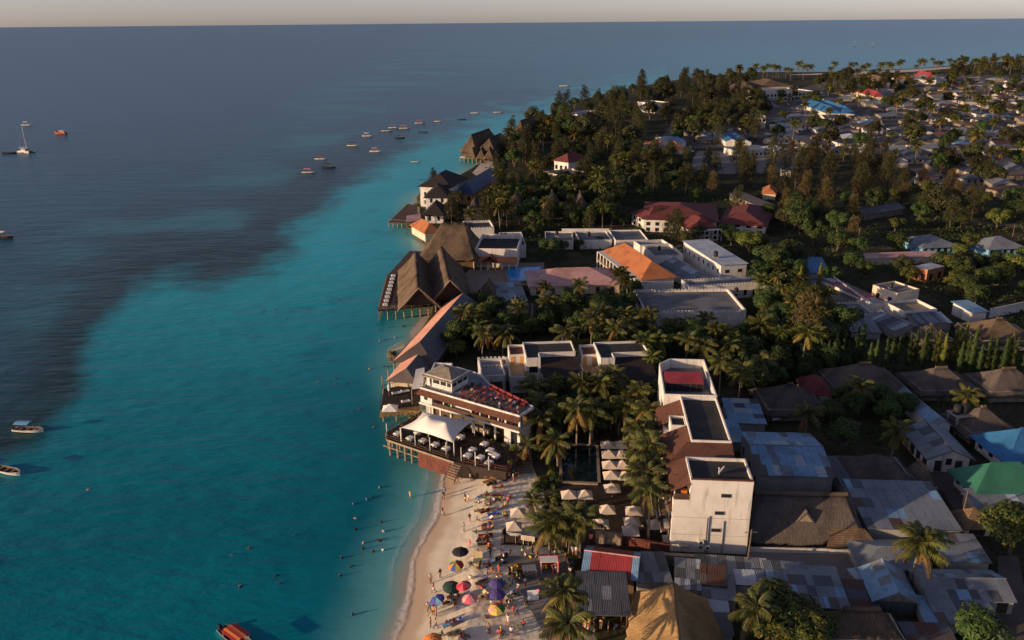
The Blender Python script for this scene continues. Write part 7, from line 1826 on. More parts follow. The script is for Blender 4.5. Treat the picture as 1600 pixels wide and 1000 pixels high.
for a in ((715, 756, 'walk'), (735, 752, 'stand'), (694, 774, 'stand'), (693, 780, 'walk'), (727, 784, 'stand'), (732, 785, 'walk'), (692, 806, 'walk'), (734, 816, 'stand'), (725, 830, 'stand'), (734, 857, 'stand'), (688, 903, 'stand', 'black'),
          (673, 911, 'stand', 'white'), (678, 926, 'walk', 'red'), (669, 956, 'stand'), (673, 961, 'walk'), (678, 962, 'stand'), (682, 964, 'stand'), (673, 980, 'stand'), (681, 982, 'walk', 'yellow'), (818, 984, 'walk', 'red'), (799, 995, 'stand', 'white'), (807, 962, 'walk', 'white'),
          (802, 752, 'stand', 'white'), (811, 750, 'walk', 'red'), (795, 748, 'stand'), (779, 896, 'stand', 'red'), (796, 908, 'stand'), (801, 912, 'stand'), (808, 906, 'walk'), (812, 910, 'stand', 'black'), (818, 909, 'walk', 'black'), (805, 900, 'stand'),
          (884, 878, 'stand', 'orange'), (894, 868, 'stand', 'white'), (900, 869, 'stand', 'white'), (891, 902, 'walk', 'white'), (894, 891, 'stand'), (887, 890, 'stand'), (890, 896, 'walk'), (816, 866, 'stand'), (832, 864, 'stand'), (839, 874, 'walk', 'pink'), (822, 870, 'sit', 'white'),
          (786, 914, 'sit'), (792, 935, 'sit'), (796, 940, 'sit'), (800, 945, 'stand', 'black'), (822, 945, 'sit', 'black'), (845, 912, 'sit', 'black'), (780, 990, 'sit'), (786, 993, 'sit'), (722, 997, 'sit'), (726, 994, 'sit'), (698, 976, 'sit'), (708, 973, 'sit'), (748, 890, 'sit'), (764, 884, 'sit'),
          (706, 940, 'sit'), (710, 945, 'lie'), (712, 936, 'lie', 'bare'), (770, 878, 'lie'), (787, 880, 'lie', 'black'), (690, 993, 'sit'), (703, 996, 'sit'), (783, 945, 'sit'), (788, 951, 'sit'), (742, 882, 'lie'), (735, 884, 'sit'), (735, 905, 'sit'), (752, 917, 'lie'), (700, 918, 'sit')):
    bperson(a[0], a[1], a[2], **({'top': a[3]} if len(a) > 3 else {}))
for i in range(16): bperson(PR.uniform(896, 978), PR.uniform(972, 992), PR.choice(('stand', 'sit', 'stand')), group='crowd at the shed')
for i in range(34): bperson(PR.uniform(760, 895), PR.uniform(870, 995), PR.choice(('stand', 'walk', 'sit', 'stand')))
for i in range(30): bperson(PR.uniform(740, 800), PR.uniform(765, 905), PR.choice(('sit', 'lie', 'stand', 'sit')))
for i in range(14): bperson(PR.uniform(770, 812), PR.uniform(737, 746), PR.choice(('stand', 'stand', 'sit')), group='people below the dining deck')
for i, (x, y) in enumerate([(573, 781), (580, 777), (556, 828), (599, 831), (594, 846), (568, 849), (567, 858), (583, 863), (598, 860), (551, 961), (577, 577), (600, 573), (605, 574), (614, 493), (633, 510), (630, 511), (605, 512), (617, 528), (600, 531), (593, 533), (587, 507)]):
    p = W(x, y, 0); person((p.x, p.y, -1.15), 'stand', top=PR.choice(('bare', 'black', 'bare', 'blue', 'white')), where='wading', group='bathers in the water')
for i, (x, y) in enumerate([(545, 883), (463, 833), (367, 863), (389, 860), (433, 896), (440, 908), (380, 918), (541, 598), (521, 601), (523, 590), (549, 641), (560, 641), (500, 594), (415, 484), (428, 484), (445, 499), (585, 517), (737, 231), (714, 186), (582, 670), (138, 767), (718, 171), (736, 173)]):
    p = W(x, y, 0); person((p.x, p.y, -.05), 'swim', top=PR.choice(('bare', 'black', 'blue')), group='bathers in the water', s=1.1)
for i in range(7):
    p = W(PR.uniform(520, 610), PR.uniform(760, 960), 0); person((p.x, p.y, -1.2), 'stand', top=PR.choice(('bare', 'black', 'bare', 'blue')), where='wading', group='bathers in the water')
p = W(641, 777, 0); person((p.x, p.y, -.35), 'stand', top='bare', bot='yellow', skin='skin_light', label='person standing thigh-deep in the shallows off the beach', group='bathers in the water')

# ------------------------------------------------------------------ parasols, loungers, stalls
def parasol(px, py, rad, cols, label, z0=None, h=2.1, tilt=(0, 0)):
    p = W(px, py, 1.2 + h); zb = beach_z(p.x, p.y) if p.x < 3 else G
    p = W(px, py, zb + h); o = thing('beach_parasol', (p.x, p.y, zb)); tag(o, label, 'parasol', 'round beach parasols')
    c = bpy.data.objects.new('pole', MB().tube([(0, 0, -.3), (0, 0, h + .15)], .03, 6).mesh('pole', 'pale_wood')); COL.objects.link(c); c.parent = o; c.rotation_euler = (tilt[0], tilt[1], 0)
    n = 8; rings = [(0, h), (.35, h - .09), (.7, h - .28), (1.0, h - .56)]
    for k in range(n):
        mb = MB(); a0, a1 = 2 * math.pi * k / n, 2 * math.pi * (k + 1) / n; vs_ = []
        for q, zz in rings:
            for a in (a0, (a0 + a1) / 2, a1):
                e = q * rad * (.965 if a == (a0 + a1) / 2 else 1.0); vs_.append(Vector((e * math.cos(a), e * math.sin(a), zz - (.02 if a == (a0 + a1) / 2 else 0))))
        fs = []
        for r_ in range(3):
            for s_ in range(2): i = r_ * 3 + s_; fs.append([i, i + 3, i + 4, i + 1])
        m = len(vs_); vs2 = vs_ + [v - Vector((0, 0, .012)) for v in vs_]; mb.add(vs2, fs + [[x + m for x in f[::-1]] for f in fs])
        c = bpy.data.objects.new('panel', mb.mesh('panel', cols[k % len(cols)])); COL.objects.link(c); c.parent = o; c.rotation_euler = (tilt[0], tilt[1], 0)
    return o
parasol(719, 857, 1.25, ['black_cloth'], 'black round parasol on the open sand nearest the water')
parasol(714, 877, 1.15, ['red_cloth', 'green_cloth', 'yellow_cloth', 'green_cloth', 'orange_cloth', 'blue_cloth', 'yellow_cloth', 'red_cloth'], 'rainbow parasol directly in front of the black one', tilt=(.15, -.1))
parasol(704, 911, 1.3, ['darkgreen_cloth'], 'dark green parasol left of the red one', tilt=(.1, .1))
parasol(726, 910, 1.1, ['red_cloth', 'pink_cloth', 'red_cloth', 'rose_cloth'], 'red and pink parasol right of the dark green one', tilt=(0, -.1))
parasol(689, 930, 1.1, ['blue_cloth', 'violet_cloth', 'skyblue_cloth', 'violet_cloth'], 'blue and violet parasol leaning toward the water', tilt=(.1, -.35))
parasol(736, 930, 1.1, ['rose_cloth', 'pink_cloth', 'rose_cloth', 'rose_cloth'], 'pale pink parasol with yellow loungers beside it', tilt=(0, -.1))
parasol(776, 907, 1.15, ['violet_cloth'], 'plain violet parasol, farther of the two violet ones')
parasol(776, 924, 1.2, ['violet_cloth'], 'plain violet parasol, nearer of the two violet ones')
parasol(778, 945, 1.15, ['green_cloth', 'red_cloth', 'red_cloth', 'yellow_cloth', 'rose_cloth', 'yellow_cloth', 'yellow_cloth', 'green_cloth'], 'yellow green and red parasol in front of the violet pair', tilt=(.1, -.1))
parasol(678, 994, 1.35, ['orange_cloth'], 'orange parasol at the bottom edge near the water', tilt=(.1, -.2))
SQP = {}
def square_parasol(px, py, half, label, h=2.6, mat='beige_cloth', zb=None):
    zb = G if zb is None else zb
    p = W(px, py, zb + h); o = thing('square_parasol', (p.x, p.y, zb), VR.uniform(-.06, .06)); tag(o, label, 'parasol', 'square garden parasols')
    key = (half, h)
    if key not in SQP:
        L = [MB().tube([(0, 0, 0), (0, 0, h + .1)], .04, 6).mesh('pole', 'pale_wood')]
        for k in range(4):
            a = math.pi / 2 * k; R_ = Matrix.Rotation(a, 3, 'Z')
            q = [R_ @ Vector(v) for v in ((-half, -half, h - 1.0), (half, -half, h - 1.0), (0, 0, h), (0, -half, h - 1.04), (-half / 2, -half / 2, h - .54), (half / 2, -half / 2, h - .54), (0, -half / 2, h - .57))]
            m2 = [v - Vector((0, 0, .015)) for v in q]
            f = [[0, 3, 6, 4], [3, 1, 5, 6], [4, 6, 2], [6, 5, 2]]
            L.append(MB().add(q + m2, f + [[x + 7 for x in g[::-1]] for g in f]).mesh('panel', mat))
        SQP[key] = L
    for i, me in enumerate(SQP[key]):
        c = bpy.data.objects.new('pole' if i == 0 else 'panel', me); COL.objects.link(c); c.parent = o
    return o
for i, (x, y) in enumerate(((950, 688), (952, 703), (953, 719), (955, 735), (957, 755))): square_parasol(x, y, 1.3, f'square beige parasol {("farthest", "second", "third", "fourth", "nearest")[i]} in the row along the dark pool')
for i, (x, y) in enumerate(((970, 688), (972, 703), (973, 719), (977, 736))): square_parasol(x, y, 1.3, f'square beige parasol {("farthest", "second", "third", "nearest")[i]} in the half-hidden row under palms')
for x, y, l in ((889, 765, 'square beige parasol at the near edge of the dark pool, left of two'), (914, 765, 'square beige parasol at the near edge of the dark pool, right of two'), (949, 788, 'shaded square parasol alone behind the timber fence, farther one'), (939, 810, 'shaded square parasol alone behind the timber fence, nearer one'),
                (990, 790, 'shaded square parasol under a palm, farthest of three stacked'), (988, 807, 'shaded square parasol under a palm, middle of three stacked'), (986, 821, 'shaded square parasol under a palm, nearest of three stacked'), (1025, 811, 'shaded square parasol close to the hotel balconies')): square_parasol(x, y, 1.25, l)
for x, y, l in ((809, 793, 'square cream canopy on the sand, farther of two'), (803, 814, 'square cream canopy on the sand, nearer of two')): square_parasol(x, y, 1.2, l, 2.3)
# loungers
def lounger_proto():
    o = thing('sun_lounger')
    def part(n, mb, m): c = bpy.data.objects.new(n, mb.mesh(n, m)); COL.objects.link(c); c.parent = o; return c
    part('frame', MB().box(-.32, .32, -.95, .95, .22, .28), 'pale_wood')
    for a in (-.27, .27):
        for b in (-.85, .85): part('leg', MB().box(a - .03, a + .03, b - .03, b + .03, 0, .217), 'pale_wood')
    part('mattress', MB().box(-.30, .30, -.95, .35, .283, .36), 'orange_cloth')
    part('backrest', MB().patch((-.30, .352, .30), (.30, .352, .30), (.30, .92, .62), (-.30, .92, .62), 1, 1, .08), 'orange_cloth')
    return o
LP = lounger_proto(); LN = {'tan_cloth': 'brown-orange', 'pale_yellow_cloth': 'pale yellow', 'orange_cloth': 'orange', 'maroon_cloth': 'dark red', 'yellow_cloth': 'yellow', 'white_cloth': 'white', 'black_cloth': 'black', 'rose_cloth': 'pink', 'grey_cloth': 'grey', 'blue_cloth': 'blue', 'skyblue_cloth': 'pale blue'}
def lounger(loc, rz, mat, group):
    o = place(LP, loc, rz)
    for c in o.children:
        if c.name.split('.')[0] in ('mattress', 'backrest'): skin_slots(c, [mat])
    auto(o, f'{LN[mat]} sun lounger', 'lounger', group, 'loungers'); return o
for i, (x, y, m) in enumerate(((766, 746, 'tan_cloth'), (772, 750, 'maroon_cloth'), (762, 754, 'orange_cloth'), (768, 758, 'black_cloth'), (778, 763, 'maroon_cloth'), (753, 777, 'skyblue_cloth'), (760, 776, 'orange_cloth'), (778, 776, 'maroon_cloth'), (779, 783, 'orange_cloth'), (764, 786, 'white_cloth'), (776, 796, 'grey_cloth'),
                              (750, 800, 'orange_cloth'), (758, 801, 'maroon_cloth'), (771, 805, 'blue_cloth'), (761, 813, 'white_cloth'), (760, 822, 'orange_cloth'), (762, 827, 'orange_cloth'), (757, 839, 'maroon_cloth'), (761, 841, 'maroon_cloth'), (756, 852, 'black_cloth'), (764, 880, 'white_cloth'), (780, 874, 'black_cloth'), (785, 872, 'black_cloth'),
                              (752, 912, 'orange_cloth'), (757, 910, 'yellow_cloth'), (750, 932, 'yellow_cloth'), (755, 936, 'yellow_cloth'), (708, 934, 'orange_cloth'), (702, 944, 'orange_cloth'), (788, 918, 'yellow_cloth'), (792, 930, 'white_cloth'), (702, 978, 'skyblue_cloth'), (712, 974, 'blue_cloth'), (785, 948, 'white_cloth'), (710, 992, 'orange_cloth'))):
    m = {'orange_cloth': 'tan_cloth', 'yellow_cloth': 'pale_yellow_cloth'}.get(m, m)
    p = W(x, y, 1.3); p = W(x, y, beach_z(p.x, p.y)); lounger((p.x, p.y, beach_z(p.x, p.y)), -1.2 + VR.uniform(-.35, .35), m, 'sun loungers on the beach')
    if VR.random() < .6: person((p.x, p.y, beach_z(p.x, p.y) + .3), PR.choice(('lie', 'sit', 'lie')), rz=-1.2 + VR.uniform(-.3, .3), group='people on the loungers')
for s, t in [(-2.2 + 1.45 * i, -1.1 + 2.15 * j) for i in range(10) for j in range(3)]:
    if t > 3.6 - max(0, s) * .19 or (s < -1 and t < 0): continue
    p = RF(s, t, 9.5); lounger(p, math.radians(-33.3) + VR.uniform(-.12, .12), VR.choice(('maroon_cloth', 'maroon_cloth', 'black_cloth', 'tan_cloth')), 'loungers on the roof terrace')
    if VR.random() < .22: person(p + Vector((0, 0, .3)), PR.choice(('sit', 'lie')), group='people on the roof terrace')
for s, t in ((-.8, 4.6), (8, -1.7), (11.6, -1.3)): person(RF(s, t, 9.5), PR.choice(('stand', 'sit')), group='people on the roof terrace')
for s, t in [(2.4, 4.4), (4.4, 3.8), (6.4, 3.2), (8.4, 2.6), (10.4, 2.1)]:
    b = thing('terrace_sofa', RF(s, t, 9.5), math.radians(-50))
    for n, q, m in (('seat', (-.9, .9, -.35, .35, 0, .42), 'maroon_cloth'), ('back', (-.9, .9, .353, .55, 0, .85), 'maroon_cloth'), ('arm', (-1.05, -.903, -.35, .55, 0, .6), 'maroon_cloth')):
        c = bpy.data.objects.new(n, MB().box(*q).mesh(n, m)); COL.objects.link(c); c.parent = b
    auto(b, 'dark red terrace sofa', 'sofa', 'sofas along the roof terrace edge', 'sofas')
for s, t, z in [(x, y, 6.703) for x in (-5.5, -3.6, 2.6, 4.6, 6.5, 8.4, 10.8) for y in (-1.6, -.6)]: person(RF(s, t, z), PR.choice(('stand', 'sit')), top=PR.choice(('orange', 'white', 'red', 'yellow')), group='guests on the upper floor')
# dining tables with white cloths and dark chairs
def table_proto():
    o = thing('dining_table')
    mb = MB(); n = 8; hh = .76; v = []; 
    for q, z in ((.47, hh), (.49, hh - .02), (.55, hh - .38)):
        for sx, sy in ((-1, -1), (1, -1), (1, 1), (-1, 1)): v.append(Vector((sx * q, sy * q, z)))
    f = [[0, 1, 2, 3]] + [[4 * r + i, 4 * (r + 1) + i, 4 * (r + 1) + (i + 1) % 4, 4 * r + (i + 1) % 4] for r in range(2) for i in range(4)]
    f = [x[::-1] if k else x for k, x in enumerate(f)]
    c = bpy.data.objects.new('tablecloth', mb.add(v, f).mesh('tablecloth', 'white_cloth')); COL.objects.link(c); c.parent = o
    for a in (-.38, .38):
        for b in (-.38, .38): k = bpy.data.objects.new('leg', MB().box(a - .03, a + .03, b - .03, b + .03, 0, .7).mesh('leg', 'dark_wood')); COL.objects.link(k); k.parent = o
    return o
def chair_proto():
    o = thing('dining_chair')
    for n, q in [('seat', (-.22, .22, -.22, .22, .42, .47)), ('backrest', (-.22, .22, .19, .23, .473, .92))] + [('leg', (a - .02, a + .02, b - .02, b + .02, 0, .417)) for a in (-.19, .19) for b in (-.19, .19)]:
        c = bpy.data.objects.new(n, MB().box(*q).mesh(n, 'black_cloth')); COL.objects.link(c); c.parent = o
    return o
TP, CP = table_proto(), chair_proto()
for px, py in ((621, 677), (641, 684), (653, 675), (661, 688), (680, 694), (697, 700), (690, 680), (720, 682), (738, 702), (757, 693), (766, 703), (770, 709), (731, 711), (751, 714), (764, 722), (775, 712), (705, 672), (672, 672)):
    p = W(px, py, RZ + .7); o = place(TP, (p.x, p.y, RZ), math.radians(-33), 1.15); auto(o, 'dining table with white cloth', 'table', 'tables on the dining deck', 'tables')
    for k in range(3):
        a = math.radians(-33 + 90 * k + 90); q = place(CP, (p.x + .85 * math.cos(a), p.y + .85 * math.sin(a), RZ), a - math.pi / 2); auto(q, 'dark dining chair', 'chair', 'chairs on the dining deck', 'chairs')
for k, (s, t) in enumerate(((-10.8, -4), (-10.8, -7), (7.5, -3.2), (10, -3.4), (12.2, -4.2), (14.4, -5), (14.4, -8), (9.2, -11), (11.8, -10.6), (3.8, -12))):
    p = RF(s, t, RZ); o = thing('potted_plant', p); c = bpy.data.objects.new('pot', MB().tube([(0, 0, 0), (0, 0, .45)], [.2, .28], 8).mesh('pot', 'red_wall')); COL.objects.link(c); c.parent = o
    c = bpy.data.objects.new('foliage', PROT['shrub'][k % 2][1]); COL.objects.link(c); c.parent = o; c.location = (0, 0, .4); c.scale = (.45, .45, .5)
    auto(o, 'leafy potted plant', 'plant', 'potted plants on the dining deck', 'plants')
# jetty tables
JA, JB = W(594, 483, 3), W(609, 432, 3)
for i in range(9):
    p = JA.lerp(JB, (i + .5) / 9) + Vector((1.2, .3, 0)); o = place(TP, p, 0.2, 1.2); auto(o, 'small white table', 'table', 'tables on the thatched jetty', 'tables')
    q = place(CP, p + Vector((.9, .3, 0)), -1.2); auto(q, 'dark chair', 'chair', 'chairs on the thatched jetty', 'chairs')
# on the dark sun deck: closed parasol, low collapsed parasol, bench
def deckprops():
    p = W(608, 618, 3); o = thing('closed_parasol', p); tag(o, 'closed white parasol standing on the dark sun deck', 'parasol')
    c = MB().tube([(0, 0, 0), (0, 0, 1.0)], .04, 6).mesh('pole', 'pale_wood'); k = bpy.data.objects.new('pole', c); COL.objects.link(k); k.parent = o
    c = MB().tube([(0, 0, 1.0), (0, 0, 1.3), (0, 0, 2.2), (0, 0, 2.7)], [.14, .24, .2, .03], 8).mesh('folded_cloth', 'white_cloth'); k = bpy.data.objects.new('folded_cloth', c); COL.objects.link(k); k.parent = o
    square_parasol(609, 631, 1.5, 'low white parasol spread on the dark sun deck', 1.3, 'white_cloth', 3.0)
    for x, y, l in ((619, 615, 'white daybed on the dark sun deck behind the low parasol'), (634, 628, 'white bench on the right of the dark sun deck'), (633, 612, 'pale table at the back of the dark sun deck')):
        p = W(x, y, 3.2); b = thing('daybed', (p.x, p.y, 3.0), .4); tag(b, l, 'daybed')
        for n, q, m in (('base', (-.9, .9, -.4, .4, 0, .3), 'dark_wood'), ('cushion', (-.88, .88, -.38, .38, .303, .45), 'white_cloth'), ('bolster', (-.88, -.6, -.38, .38, .453, .6), 'white_cloth')):
            c = bpy.data.objects.new(n, MB().box(*q).mesh(n, m)); COL.objects.link(c); c.parent = b
deckprops()
# market on the sand
def market():
    def at(x, y, z=G): p = W(x, y, z); return p
    # red and white stall
    p = at(858, 893); o = thing('market_stall', (p.x, p.y, G - .15), .05); tag(o, 'market stall with white cloth top and red side drapes', 'stall')
    def part(n, m, q, par=o): c = bpy.data.objects.new(n, MB().box(*q).mesh(n, m)); COL.objects.link(c); c.parent = par
    part('canopy', 'white_cloth', (-1.3, 1.2, -.7, .7, 2.2, 2.28)); part('counter', 'dark_wood', (-1.2, 1.2, -.5, .5, .8, .95)); part('back_drape', 'red_cloth', (-1.3, 1.25, .703, .78, .6, 2.35)); part('side_drape', 'red_cloth', (1.21, 1.32, -.75, .7, .3, 2.35))
    for a in (-1.22, 1.12):
        for b in (-.62, .6): part('post', 'white_wall', (a, a + .08, b, b + .08, 0, 2.19))
    for k in range(5): part('goods', ('orange_cloth', 'yellow_cloth', 'black_cloth', 'red_cloth', 'white_cloth')[k], (-1.1 + k * .45, -.75 + k * .45, -.4, .3, .953, 1.2))
    # fruit heap and cage
    p = at(807, 890); o = thing('fruit_stand', (p.x, p.y, G - .2)); tag(o, 'heap of orange and yellow fruit and palm leaves on a beach stand', 'stand')
    c = bpy.data.objects.new('stand', MB().box(-1.1, 1.1, -.8, .8, 0, .5).mesh('stand', 'dark_wood')); COL.objects.link(c); c.parent = o
    me = MB().tube([(0, 0, -.1), (0, 0, .0), (.05, .02, .1), (0, 0, .19), (0, 0, .2)], [.05, .09, .11, .06, .01], 7).mesh('fruit', 'fruit', smooth=True)
    for k in range(60):
        a, q = VR.uniform(0, 6.28), VR.random() ** .5 * .85; c = bpy.data.objects.new('fruit', me); COL.objects.link(c); c.parent = o; c.location = (q * math.cos(a) * 1.1, q * math.sin(a) * .8, .55 + .35 * (1 - q)); c.rotation_euler = (VR.random(), VR.random(), 0); skin_slots(c, [VR.choice(('fruit', 'orange_cloth', 'yellow_cloth', 'red_cloth', 'green_cloth'))])
    for k in range(5):
        f = bpy.data.objects.new('frond', FROND[4]); COL.objects.link(f); f.parent = o; f.location = (0, 0, .8); f.scale = (.35, .35, .35); f.rotation_euler = (0, -.4, k * 1.3)
    p = at(827, 899); o = thing('wire_cage', (p.x, p.y, G - .2), .1); tag(o, 'dark wire-framed cage stand right of the fruit heap', 'stand')
    for a in (-.9, -.3, .3, .9):
        for b in (-.6, .6): c = bpy.data.objects.new('bar', MB().box(a - .04, a + .04, b - .04, b + .04, 0, 1.5).mesh('bar', 'grey_cloth')); COL.objects.link(c); c.parent = o
    for z in (.5, 1.0, 1.5): c = bpy.data.objects.new('shelf', MB().box(-.94, .94, -.64, .64, z, z + .05).mesh('shelf', 'grey_cloth')); COL.objects.link(c); c.parent = o
    p = at(833, 938); o = thing('display_board', (p.x, p.y, G - .25), .1); tag(o, 'blank white display board standing on the shaded sand', 'board')
    c = bpy.data.objects.new('board', MB().patch((-.75, 0, .3), (.75, 0, .3), (.75, .55, 1.5), (-.75, .55, 1.5), 1, 1, .04).mesh('board', 'white_cloth')); COL.objects.link(c); c.parent = o
    for a in (-.7, .66): c = bpy.data.objects.new('leg', MB().box(a, a + .05, .5, .56, 0, 1.4).mesh('leg', 'pale_wood')); COL.objects.link(c); c.parent = o
    for x, y, l in ((852, 914, 'dark parked motorcycle in front of the white-topped stall'), (868, 893, 'dark parked motorcycle right of the white-topped stall')):
        p = at(x, y); o = thing('motorcycle', (p.x, p.y, G - .25), .6); tag(o, l, 'motorcycle')
        for yy in (-.62, .62):
            mb = MB(); vs_ = []; n = 14
            for k in range(n):
                a = 2 * math.pi * k / n
                for q, xx in ((.31, -.05), (.31, .05), (.2, .04), (.2, -.04)): vs_.append(Vector((xx, yy + q * math.cos(a), .31 + q * math.sin(a))))
            mb.add(vs_, [[k * 4 + i, k * 4 + (i + 1) % 4, ((k + 1) % n) * 4 + (i + 1) % 4, ((k + 1) % n) * 4 + i] for k in range(n) for i in range(4)]); c = bpy.data.objects.new('wheel', mb.mesh('wheel', 'plastic_black')); COL.objects.link(c); c.parent = o
        for n, q, m in (('engine', (-.14, .14, -.25, .25, .3, .6), 'grey_cloth'), ('tank', (-.13, .13, -.3, .15, .7, .88), 'red_cloth'), ('seat', (-.13, .13, .153, .75, .72, .82), 'plastic_black'), ('handlebar', (-.35, .35, -.45, -.4, .98, 1.03), 'grey_cloth'), ('fork', (-.05, .05, -.6, -.45, .31, .98), 'grey_cloth')):
            c = bpy.data.objects.new(n, MB().box(*q).mesh(n, m)); COL.objects.link(c); c.parent = o
    # yellow towel screen on the sand
    p = at(746, 880, 1.4); o = thing('beach_shelter', (p.x, p.y, 1.35)); tag(o, 'pale yellow cloth beach shelter right of the rainbow parasol', 'shelter')
    c = bpy.data.objects.new('cloth', MB().patch((-.8, -.9, .05), (.8, -.9, .05), (.75, .5, 1.7), (-.3, .5, 1.7), 4, 4, .02, .1).mesh('cloth', 'pale_yellow_cloth')); COL.objects.link(c); c.parent = o
    for a in (-.35, .75): c = bpy.data.objects.new('pole', MB().tube([(a, .52, 0), (a, .52, 1.7)], .03, 5).mesh('pole', 'pale_wood')); COL.objects.link(c); c.parent = o
market()
# timber fence with its two signs
def fence(pts, z0, h, mat, label, post='pale_wood', step=1.5, gap=.02):
    o = thing('timber_fence', W(*pts[0], z0)); tag(o, label, 'fence'); P_ = [W(x, y, z0) for x, y in pts]
    for a, b in zip(P_, P_[1:]):
        n = max(1, int((b - a).length / step)); d = (b - a).normalized(); m = Vector((-d.y, d.x, 0)) * .06
        for i in range(n):
            p, q = a.lerp(b, (i + gap) / n), a.lerp(b, (i + 1 - gap) / n); MB().prism([p, q, q + m, p + m], z0 - .3, z0 + h * VR.uniform(.93, 1.05)).build('panel', mat, o)
            if post: MB().tube([p - m * 1.4 - Vector((0, 0, .4)), p - m * 1.4 + Vector((0, 0, h + .25))], .06, 5).build('post', post, o)
fence([(786, 851), (845, 853), (905, 858)], 1.35, 1.5, 'dark_wood', 'dark timber fence with pale posts between the beach and the palms')
fence([(920, 848), (975, 852), (1046, 862)], G, 1.5, 'red_wall', 'red-brown timber fence in front of the shaded parasols', None)
fence([(784, 852), (786, 838), (800, 828)], 1.4, 1.2, 'brown_wood', 'short timber fence end beside the cream canopies', None, .8)
fence([(930, 846), (972, 850)], G + .4, 2.0, 'pale_wood', 'woven lattice screen behind the red striped market shed', None, .7)
def signs():
    a = W(790, 846, 1.35); b = W(812, 849, 1.35); d = (b - a).normalized(); ang = math.atan2(d.y, d.x)
    for k, (p, m, lab) in enumerate(((a + d * .2 + Vector((0, -.35, 0)), 'black_cloth', 'black signboard with white painted lines on the timber fence'), (W(813, 850, 1.35) + Vector((.1, -.35, 0)), 'cream_wall', 'cream signboard right of the black one on the timber fence'))):
        o = thing('sign_board', p, ang); tag(o, lab, 'sign')
        def part(n, mt, q, par=o): c = bpy.data.objects.new(n, MB().box(*q).mesh(n, mt)); COL.objects.link(c); c.parent = par; return c
        bd = part('board', m, (0, 2.1, -.05, 0, 1.0, 1.85))
        for x in (.3, 1.75): part('post', 'white_wall', (x, x + .08, .003, .08, -.2, 1.8))
        if k == 0:
            part('frame', 'white_cloth', (-.05, 2.15, -.06, .0, 1.853, 1.92)); part('frame', 'white_cloth', (-.05, 2.15, -.06, .0, .93, .997))
            for r_, w in ((1.62, 1.7), (1.42, 1.3), (1.2, 1.6)): part('painted_line', 'white_cloth', (1.05 - w / 2, 1.05 + w / 2, -.062, -.052, r_, r_ + .1))
        else:
            for r_, w in ((1.6, 1.5), (1.38, 1.1), (1.18, 1.4)): part('painted_line', 'pale_wood', (1.05 - w / 2, 1.05 + w / 2, -.062, -.052, r_, r_ + .06))
signs()
# parked cars
def car(px, py, rz, mat, label, van=False):
    p = W(px, py); o = thing('parked_car', (p.x, p.y, G + .02), rz); tag(o, label, 'car', 'parked cars')
    prof = [(-2.1, .35), (-2.1, .9), (-1.9, 1.0), (-1.4, 1.6 if not van else 1.9), (.6, 1.6 if not van else 1.9), (1.15, 1.0), (2.0, .85), (2.1, .4)]
    f = Fr(0, 0, 0); c = bpy.data.objects.new('body', MB().outline(f, -.85, .85, prof).mesh('body', mat)); COL.objects.link(c); c.parent = o
    zt = 1.5 if not van else 1.78
    c = bpy.data.objects.new('windscreen', MB().patch((1.14, -.75, 1.08), (1.14, .75, 1.08), (.68, .7, zt), (.68, -.7, zt), 1, 1, .02).mesh('windscreen', 'glass')); COL.objects.link(c); c.parent = o; c.location = (.02, 0, .03)
    for yy in (-.86, .85):
        c = bpy.data.objects.new('side_window', MB().box(-1.3, .5, yy, yy + .01, 1.05, zt - .05).mesh('side_window', 'glass')); COL.objects.link(c); c.parent = o
        for xx in (-1.35, 1.3): c = bpy.data.objects.new('wheel', MB().tube([(xx, yy - .02 if yy < 0 else yy - .18, .33), (xx, yy + .2 if yy < 0 else yy + .04, .33)], .33, 12).mesh('wheel', 'plastic_black')); COL.objects.link(c); c.parent = o
car(1196, 640, 1.9, 'car_white', 'white minivan parked behind the patched blue roof, farther one', True); car(1203, 652, 1.9, 'car_white', 'white minivan parked behind the patched blue roof, nearer one', True)
car(1079, 238, .3, 'car_white', 'white car parked left of the sandy yard'); car(1246, 235, .2, 'car_white', 'white car parked right of the shop row', True); car(1525, 780, 1.2, 'plastic_black', 'dark car parked in the street by the green roof')
# water tanks on the flat roofs
TK = [MB().tube([(0, 0, .25), (0, 0, 1.4), (0, 0, 1.6), (0, 0, 1.68)], [.55, .55, .36, .2], 12).mesh('tank', 'plastic_black'), MB().box(-.6, .6, -.6, .6, 0, .247).mesh('plinth', 'concrete')]
for x, y, z, s in ((1118, 402, 8.6, 1.2), (1062, 390, 6.26, 1), (1030, 392, 6.26, 1), (1150, 458, 5.06, 1), (1225, 433, 5.26, 1), (920, 370, 4.26, 1.1), (870, 369, 4.26, 1.1), (790, 372, 6.26, 1.1), (880, 534, 8.06, .8), (1000, 536, 8.06, .8), (1392, 451, 7.26, 1), (1092, 572, 12.36, .8), (893, 176, 11.06, 2), (1246, 140, 10.06, 2), (1185, 180, 9.06, 1.6)):
    o = thing('water_tank', W(x, y, z)); o.scale = (s, s, s)
    for n, me in zip(('tank', 'plinth'), TK): c = bpy.data.objects.new(n, me); COL.objects.link(c); c.parent = o
    auto(o, 'black roof water tank', 'tank', 'water tanks on the roofs', 'tanks')
